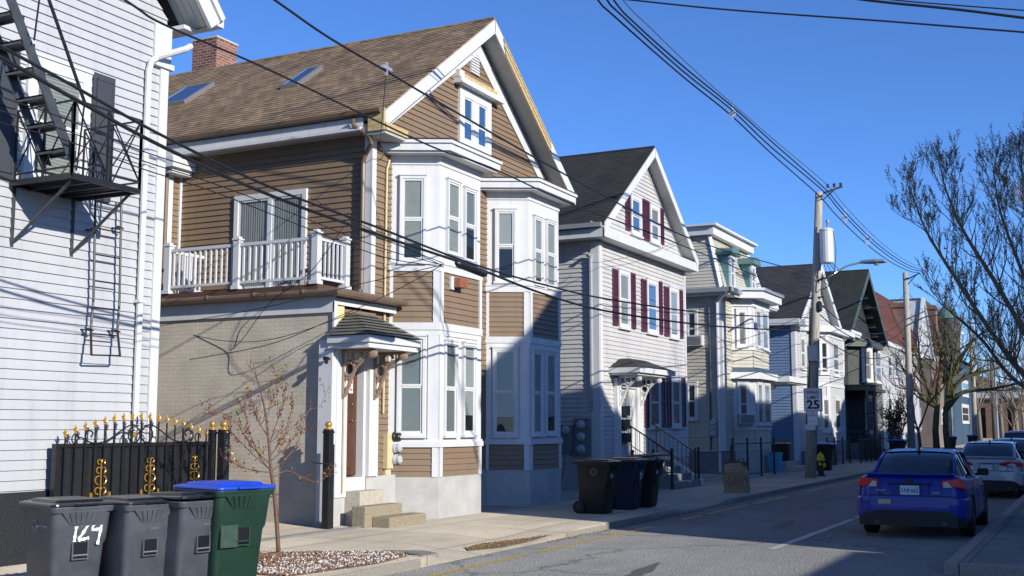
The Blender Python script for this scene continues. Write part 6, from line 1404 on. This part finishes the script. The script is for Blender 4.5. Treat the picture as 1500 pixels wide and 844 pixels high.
    b = MB(); b.bar((-.032, .66, .713+z0), (-.032, -.66, .713+z0), .012, .014)
    for sg in (-1, 1): b.bar((-.012, sg*.50, .72+z0), (-.006, sg*.47, .98+z0), .008); b.bar((-.006, sg*.49, .985+z0), (.02, sg*.70, 1.0+z0), .008)
    b.build('panel_gap', 'car_black', t)
    if plate:
        b = MB(); b.box(-.048, -.036, -.155, .155, .725+z0, .88+z0); pl = b.build('licence_plate', 'plate_blue', t, bevel=.003)
        b = MB(); 
        for a in ((-.17, .17, .712, .725), (-.17, .17, .88, .893), (-.17, -.155, .725, .88), (.155, .17, .725, .88)): b.box(-.05, -.036, a[0], a[1], a[2]+z0, a[3]+z0)
        b.build('plate_frame', 'car_black', pl)
    basis(t, (x, y, 0), 0); return t
CARX, CARY = 20.35, 2.90
# lettering must be added before moving, so build it in local space after resetting
cb = car('bright blue sedan with red tail lights, nearest of the parked cars', 'paint_blue', 0, 0)
text_mesh('plate_number', '1AB\u00b7662', .095, 'sign_black', (-.050, 0, .795), (0, -1, 0), (-1, 0, 0), cb, sx=.86)
text_mesh('badge', 'SUBARU', .035, 'chrome', (-.03, .46, .79), (0, -1, 0), (-1, 0, 0), cb, sx=1.3); text_mesh('badge', 'WRX', .04, 'chrome', (-.03, -.42, .76), (0, -1, 0), (-1, 0, 0), cb, sx=1.3)
b = MB(); b.box(-.108, -.088, .30, .50, .575, .65); s_ = b.build('bumper_sticker', 'sticker', cb)
b = MB(); b.lathe((-.03, 0, .96), [(.045, -.01), (.045, .01)], 14, 'x'); b.build('emblem', 'car_black', cb)
basis(cb, (CARX, CARY, 0), R_(.5))
car('silver white sedan parked just ahead of the blue sedan', 'paint_white', 32.6, 2.72)
car('dark blue grey sedan, third in the parked row', 'paint_dark', 41.6, 2.75)
car('tall dark car, farthest in the parked row', 'paint_dark', 50.0, 2.8, kind='suv', hgt=.22)

# ------------------------------------------------------------------ trees
def rvec(r): return Vector((r.gauss(0, 1), r.gauss(0, 1), r.gauss(0, 1))).normalized()
def grow(mb, tips, r, p, d, L, rad, lvl, upb=.15, spread=.7, seg=4, ratio=.72, nch=(2, 3), jit=.13, minr=.004):
    pts = [p.copy()]; q = p.copy(); dd = d.normalized()
    for i in range(seg):
        dd = (dd+rvec(r)*jit+Vector((0, 0, upb*.3))).normalized(); q = q+dd*L/seg; pts.append(q.copy())
    mb.tube(pts, rad, 5 if rad > .02 else 3, r2=max(minr, rad*.62))
    if lvl <= 0: tips += pts[1:]; return
    if lvl <= 1: tips += pts[2:]
    for k in range(r.randint(*nch)):
        i = r.randint(1, seg) if k else seg; base = pts[i]; nd = (dd+rvec(r)*spread+Vector((0, 0, upb))).normalized()
        grow(mb, tips, r, base, nd, L*ratio*r.uniform(.75, 1.15), max(minr, rad*.6*(1 if k == 0 else .85)), lvl-1, upb, spread, seg, ratio, nch, jit, minr)
def blobs(mb, r, tips, size, n=1, keep=1.0, sc=.04):
    for t in tips:
        if r.random() > keep: continue
        for _ in range(n):
            c = t+rvec(r)*sc; a = rvec(r)*size*r.uniform(.6, 1.4); b_ = a.cross(rvec(r)).normalized()*size*r.uniform(.5, 1.0)
            mb.add([c-a, c+b_, c+a, c-b_], [(0, 1, 2, 3)])
# street tree out of frame at the right, its limbs reaching into the picture
def limb(mb, tips, r, pts, r0, r1, n, L, lvl=2, upb=.35, spread=.6):
    sp_ = spline(pts, 6); mb.tube(sp_, r0, 7, r2=r1)
    for k in range(n):
        i = int(len(sp_)*(.15+.85*(k+r.random())/n)); i = min(i, len(sp_)-2); d = (sp_[i+1]-sp_[i]).normalized(); f = i/len(sp_)
        nd = (d*.7+rvec(r)*.85+Vector((0, 0, .35))).normalized(); grow(mb, tips, r, sp_[i], nd, L*(1-.45*f)*r.uniform(.7, 1.2), (r0+(r1-r0)*f)*.42, lvl, upb, spread, 4, .7, (2, 3), .14, .0035)
    grow(mb, tips, r, sp_[-1], (sp_[-1]-sp_[-3]), L*.38, r1, lvl-1, upb, spread, 4, .7, (2, 3), .12, .0045)
r = random.Random(21)
TX, TY = 24.0, .55
bt = thing('street_tree', 'large bare budding tree at the right edge, limbs reaching over the cars', 'tree', (TX, TY, .1))
b = MB(); fork = Vector((TX, TY, 2.3)); b.tube([(TX+.05, TY-.1, 0), (TX, TY-.05, 1.2), fork], [.30, .24, .22], 12); 
for a in range(5): b.tube([(TX, TY, .35), (TX+.5*math.cos(a*1.26), TY+.5*math.sin(a*1.26), .05)], [.14, .04], 6)
b.build('trunk', 'bark', bt, smooth=True)
mb = MB(); tips = []
def tp(x, y, X): return atx(x, y, X)
limb(mb, tips, r, [fork, tp(1500, 548, 23.5), tp(1455, 490, 22.5), tp(1400, 408, 21.5), tp(1358, 340, 20.8), tp(1336, 285, 20.3)], .068, .009, 42, .62, 3)
limb(mb, tips, r, [fork, tp(1520, 520, 24), tp(1462, 420, 23.4), tp(1415, 345, 23), tp(1390, 290, 22.6), tp(1378, 250, 22.4)], .064, .008, 40, .62, 3)
limb(mb, tips, r, [fork, tp(1530, 480, 25), tp(1490, 380, 24.6), tp(1464, 305, 24.2), tp(1455, 245, 24)], .058, .008, 40, .62, 3)
limb(mb, tips, r, [fork, tp(1545, 440, 24), tp(1520, 330, 23.6), tp(1502, 270, 23.5), tp(1492, 235, 23.4)], .058, .008, 38, .62, 3)
limb(mb, tips, r, [fork, tp(1490, 560, 23.8), tp(1440, 500, 23), tp(1405, 468, 22.4), tp(1372, 440, 22)], .05, .009, 20, .7, 3, .3)
limb(mb, tips, r, [fork, tp(1560, 430, 27), tp(1540, 350, 27), tp(1510, 300, 27.5)], .055, .008, 44, .7, 3)
limb(mb, tips, r, [fork, Vector((25, -1, 4.5)), Vector((25.5, -2, 7)), Vector((26, -2.6, 9))], .12, .015, 8, 1.2, 2)
mb.build('crown', 'bark', bt, fix=False); n1 = len(tips)
b = MB(); blobs(b, r, tips, .013, 2, .8, .022); o = b.build('buds', 'bud', bt, fix=False); o['kind'] = 'stuff'
# mossy pollarded street tree
r = random.Random(5)
X_ = 72.0; ya_ = atx(1372, 640, X_).y; yb_ = atx(1388, 640, X_).y
mt = thing('street_tree', 'mossy twin trunk street tree with wide bare crown near the second pole', 'tree', (X_, ya_, .12))
b = MB(); b.tube([(X_, ya_, 0), (X_, ya_+.05, 1.6), (X_, ya_-.1, 3.1)], [.21, .18, .17], 10); b.tube([(X_+.2, yb_, 0), (X_+.1, yb_+.1, 1.6), (X_+.2, yb_+.05, 3.0)], [.20, .17, .15], 10); b.build('trunk', 'bark_moss', mt, smooth=True)
mb = MB(); tips = []; f1 = Vector((X_, ya_-.1, 3.0)); f2 = Vector((X_+.2, yb_, 2.9))
for f, L in ((f1, [(1360, 570), (1348, 530), (1345, 495)]), (f1, [(1375, 560), (1378, 520), (1370, 480)]), (f2, [(1405, 560), (1440, 545), (1480, 535)]), (f2, [(1400, 540), (1425, 500), (1450, 480)]), (f2, [(1392, 540), (1402, 500), (1410, 470)]), (f1, [(1355, 585), (1335, 560), (1322, 540)]), (f2, [(1410, 575), (1450, 570), (1500, 560)])):
    limb(mb, tips, r, [f]+[atx(x, y, X_) for x, y in L], .17, .04, 10, 1.7, 3, .2, .8)
mb.build('crown', 'bark_moss', mt, fix=False); b = MB(); blobs(b, r, tips, .03, 1, .5, .05); b.build('buds', 'twig_red', mt, fix=False)
# slender reddish tree left of it, ivy column, far bare trees
r = random.Random(9)
def bare(label, X, px_, pxw, h, m='bark', lvl=4, rad=.12, L=2.0, sp=.6, name='street_tree', budm=None):
    y = atx(px_, 640, X).y; t = thing(name, label, 'tree', (X, y, .1)); mb = MB(); tips = []
    b = MB(); b.tube([(X, y, 0), (X+.05, y, h*.15), (X, y+.05, h*.32)], [rad*1.3, rad, rad*.85], 8); b.build('trunk', m, t, smooth=True)
    for k in range(5): a = k*1.257+r.random(); grow(mb, tips, r, Vector((X, y, h*(.26+.02*k))), Vector((math.cos(a)*.7, math.sin(a)*.7, 1)), L, rad*.55, lvl, .2, sp, 4, .74, (2, 3), .13, .012)
    mb.build('crown', m, t, fix=False)
    if budm: b = MB(); blobs(b, r, tips, .05, 1, .7, .08); b.build('buds', budm, t, fix=False)
    return t
bare('slender reddish bare tree between the second pole and mossy tree', 66.5, 1347, 30, 5.5, 'twig_red', 4, .09, 1.3, .55)
bare('dark bare tree before the red roofed house, left of the second pole', 63, 1318, 30, 4.0, 'twig_red', 3, .07, 1.0, .6)
bare('small pale bare street tree in front of the brick building', 110, 1486, 40, 6, 'bark', 4, .12, 1.7, .7)
for k, (X, px_, h, lb) in enumerate(((150, 1436, 12, 'tall bare tree behind the street end, left of centre gap'), (160, 1468, 14, 'tall bare tree above the brick building roof'), (170, 1500, 15, 'tall bare tree at the right edge behind the cars'), (140, 1530, 14, 'bare tree beyond the right edge of the street end'), (125, 1490, 11, 'bare tree in front of the street end, near the lamp post'))):
    bare(lb, X, px_, 60, h, 'bark', 4, .22, h*.26, .65, 'bare_tree')
b = MB(); tips = []; mb = MB(); r = random.Random(4); q = atx(1314, 650, 66); t = thing('ivy_shrub', 'upright olive green shrub left of the second pole', 'shrub', (66, q.y, .1))
for k in range(14): grow(mb, tips, r, Vector((66+r.uniform(-.3, .3), q.y+r.uniform(-.35, .35), .1)), Vector((r.uniform(-.1, .1), r.uniform(-.15, .15), 1)), 1.3, .02, 2, .3, .35)
mb.build('stem', 'bark_moss', t, fix=False); b = MB(); blobs(b, r, tips, .05, 4, 1, .15); b.build('foliage', 'ever', t, fix=False)
# thin bare bush against the cream bay
mb = MB(); tips = []; r = random.Random(14); q = atz(1085, 690, .12)
for k in range(6): grow(mb, tips, r, Vector((q.x+r.uniform(-.2, .2), q.y+.6, .1)), Vector((r.uniform(-.2, .2), r.uniform(-.3, .3), 1)), 1.3, .018, 2, .3, .45)
o = mb.build('bare_bush', 'bark', fix=False); tag(o, 'thin bare bush against the cream house bay', 'bush')
iron_fence('iron_fence', [(37.6, 10.9), (42.2, 10.7)], 1.15, 'black iron fence in front of the cream house', 1.7, (1.0, .1), 0)

# ------------------------------------------------------------------ sapling with berries
r = random.Random(33); sx0, sy0 = 12.89, 10.11
sp_t = thing('sapling', 'young crabapple sapling with dark red berries by the mulch bed', 'tree', (sx0, sy0, .13))
P0 = Vector((sx0, sy0, .10)); P = lambda x, y, dy=0: aty(x, y, 10.1+dy)
b = MB(); trunk = [P0, P(405, 760), P(401, 715), P(397, 690), P(394, 650), P(388, 600), P(378, 560), P(371, 532)]
b.tube(spline(trunk, 4), [.030]*5+[.030-.0011*i for i in range(24)], 7); b.build('trunk', 'bark_young', sp_t, smooth=True)
mb = MB(); tips = []
LB = [[(397, 690), (380, 668), (368, 640), (358, 600), (357, 583)], [(396, 680), (370, 655), (350, 625), (332, 608), (312, 602)], [(398, 692), (375, 690), (350, 683), (334, 672)], [(399, 690), (425, 665), (440, 640), (448, 610), (455, 600), (470, 593), (482, 565)],
      [(394, 652), (405, 620), (412, 600), (418, 585)], [(396, 668), (415, 640), (425, 610), (428, 585)], [(393, 640), (380, 620), (372, 600), (366, 588)], [(398, 700), (420, 690), (445, 700), (465, 706), (480, 697)], [(390, 610), (398, 590), (405, 570), (408, 556)], [(397, 675), (420, 655), (438, 632), (455, 640)], [(396, 688), (375, 670), (345, 640), (333, 628)]]
for i, L in enumerate(LB):
    dy = r.uniform(-.6, .6) if i else 0; pts = [P(x, y, dy*k/len(L)) for k, (x, y) in enumerate(L)]; s_ = spline(pts, 4); mb.tube(s_, .009, 5, r2=.003)
    for k in range(8):
        j = r.randint(1, len(s_)-2); grow(mb, tips, r, s_[j], (s_[j+1]-s_[j]).normalized()+rvec(r)*.6+Vector((0, 0, .35)), .17, .0035, 1, .2, .6, 3, .7, (1, 2), .1, .0022)
    tips += s_[4:]
for k in range(10): j = 4+k//3; grow(mb, tips, r, Vector(trunk[min(7, j)]), rvec(r)+Vector((0, 0, .5)), .35, .005, 1, .2, .5, 3, .7, (1, 2), .1, .0022)
mb.build('branches', 'bark_young', sp_t, fix=False)
def berries(mb, r, tips, keep, s, dz=.02):
    for t in tips:
        if r.random() > keep: continue
        c = t+rvec(r)*.025-Vector((0, 0, dz)); q = s*r.uniform(.7, 1.2); mb.add([c+Vector(v)*q for v in ((1, 0, 0), (0, 1, 0), (-1, 0, 0), (0, -1, 0), (0, 0, 1), (0, 0, -1))], [(0, 1, 4), (1, 2, 4), (2, 3, 4), (3, 0, 4), (1, 0, 5), (2, 1, 5), (3, 2, 5), (0, 3, 5)])
b = MB(); berries(b, r, tips*2, .42, .013); o = b.build('berries', 'berry', sp_t); o['kind'] = 'stuff'
b = MB(); blobs(b, r, [t for t in tips if r.random() < .3], .020, 1, 1, .03); o = b.build('leaves', 'leaf_new', sp_t, fix=False); o['kind'] = 'stuff'

# bare trees on the near sidewalk, outside the picture: their branches shade the walls opposite
for X_, Y_, h_, lb in ((33.5, -1.2, 9.5, 'bare street tree on the near sidewalk far ahead of the camera'),):
    t = thing('street_tree', lb, 'tree', (X_, Y_, .1)); r = random.Random(int(X_)); mb = MB(); tips = []
    b = MB(); b.tube([(X_, Y_, 0), (X_, Y_, h_*.2), (X_+.1, Y_, h_*.36)], [.26, .2, .17], 9); b.build('trunk', 'bark', t, smooth=True)
    for k in range(5 if X_ > 20 else 3): a = k*1.257; grow(mb, tips, r, Vector((X_+.1, Y_, h_*.34)), Vector((math.cos(a)*.75, math.sin(a)*.75, 1)), h_*.26, .07, 3, .2, .6, 4, .76, (2, 3), .12, .01)
    mb.build('crown', 'bark', t, fix=False)

# mulch bed with white stone chips, litter along the kerb
bed = [(11.0, 8.5), (12.6, 8.28), (13.45, 8.4), (13.75, 8.75), (13.4, 9.5), (12.9, 10.3), (11.7, 10.35), (11.0, 9.6)]
b = MB(); b.foot(bed, .05, .135); o = b.build('mulch_bed', 'mulch'); o['kind'] = 'structure'
def inpoly(x, y, P):
    c = False; j = len(P)-1
    for i in range(len(P)):
        if (P[i][1] > y) != (P[j][1] > y) and x < (P[j][0]-P[i][0])*(y-P[i][1])/(P[j][1]-P[i][1])+P[i][0]: c = not c
        j = i
    return c
r = random.Random(8)
def chips(name, m, n, region, s0, s1, label, cat, z=.137, bias=None, grp=None):
    b = MB(); k = 0; xs = [p[0] for p in region]; ys = [p[1] for p in region]
    while k < n:
        x, y = r.uniform(min(xs), max(xs)), r.uniform(min(ys), max(ys))
        if not inpoly(x, y, region): continue
        if bias and r.random() > bias(x, y): continue
        s = r.uniform(s0, s1); c = Vector((x, y, z+s*.3)); vs = [c+Vector((v[0]*s*r.uniform(.5, 1), v[1]*s*r.uniform(.5, 1), v[2]*s*r.uniform(.3, .8))) for v in ((1, 0, 0), (0, 1, 0), (-1, 0, 0), (0, -1, 0), (0, 0, 1), (0, 0, -1))]
        b.add(vs, [(0, 1, 4), (1, 2, 4), (2, 3, 4), (3, 0, 4), (1, 0, 5), (2, 1, 5), (3, 2, 5), (0, 3, 5)]); k += 1
    o = b.build(name, m, fix=False); tag(o, label, cat, kind='stuff'); return o
chips('stone_chips', 'gravel', 1700, bed, .008, .026, 'white stone chips scattered over the mulch bed', 'gravel', bias=lambda x, y: .25+.75*max(0, min(1, (9.9-y)/1.0)))
chips('bark_chips', 'gravel_brown', 2400, bed, .010, .030, 'brown bark chips of the mulch bed', 'mulch')
chips('stray_chips', 'gravel', 160, [(10.5, 8.2), (13.6, 8.2), (13.9, 9.5), (13.5, 10.9), (10.5, 8.6)], .006, .018, 'stray white chips on the kerb and road edge', 'gravel', z=.125)
kerbpile = [(14.2, 8.05), (17.4, 8.1), (17.3, 8.55), (15.9, 8.75), (14.6, 8.4)]
b = MB(); kp = [(15.1, 8.38), (15.9, 8.22), (17.2, 8.25), (18.5, 8.2), (18.4, 8.30), (17.1, 8.38), (16.0, 8.62), (15.3, 8.55)]; b.foot(kp, .0, .055); o = b.build('dirt_patch', 'dirt'); o['kind'] = 'structure'
chips('leaf_litter', 'leaf_dead', 700, kp, .008, .024, 'dead leaves and grit along the kerb', 'litter', z=.057)
chips('gutter_litter', 'leaf_dead', 500, [(17.0, 7.93), (25, 7.9), (25, 8.1), (17.0, 8.1)], .006, .018, 'grit and leaves in the gutter by the far kerb', 'litter', z=.004)
tfz = [(14.0, 8.2), (14.3, 8.1), (14.5, 8.9), (14.3, 9.4), (14.05, 9.3)]
b = MB(); b.foot([(13.5, 8.22), (13.95, 8.2), (14.15, 8.55), (13.95, 9.1), (13.8, 9.05), (13.85, 8.7), (13.7, 8.4)], .02, .128); o = b.build('kerb_edging', 'granite', bevel=.01); tag(o, 'curved stone edging at the tip of the mulch bed', 'edging')
b = MB(); b.box(13.85, 16.9, 11.42, 11.50, .1, .155); o = b.build('driveway_edge', 'concrete_dark'); o['kind'] = 'structure'
p = atz(973, 752, 0); b = MB(); b.loftpolys([p+Vector(v) for v in ((0, 0, .01), (.22, .03, .01), (.18, .16, .01), (.02, .12, .01))], [p+Vector(v) for v in ((.03, .02, .06), (.17, .05, .09), (.13, .12, .05), (.05, .1, .07))]); o = b.build('paper_litter', 'white'); tag(o, 'crumpled white paper in the gutter by the dark bins', 'litter')
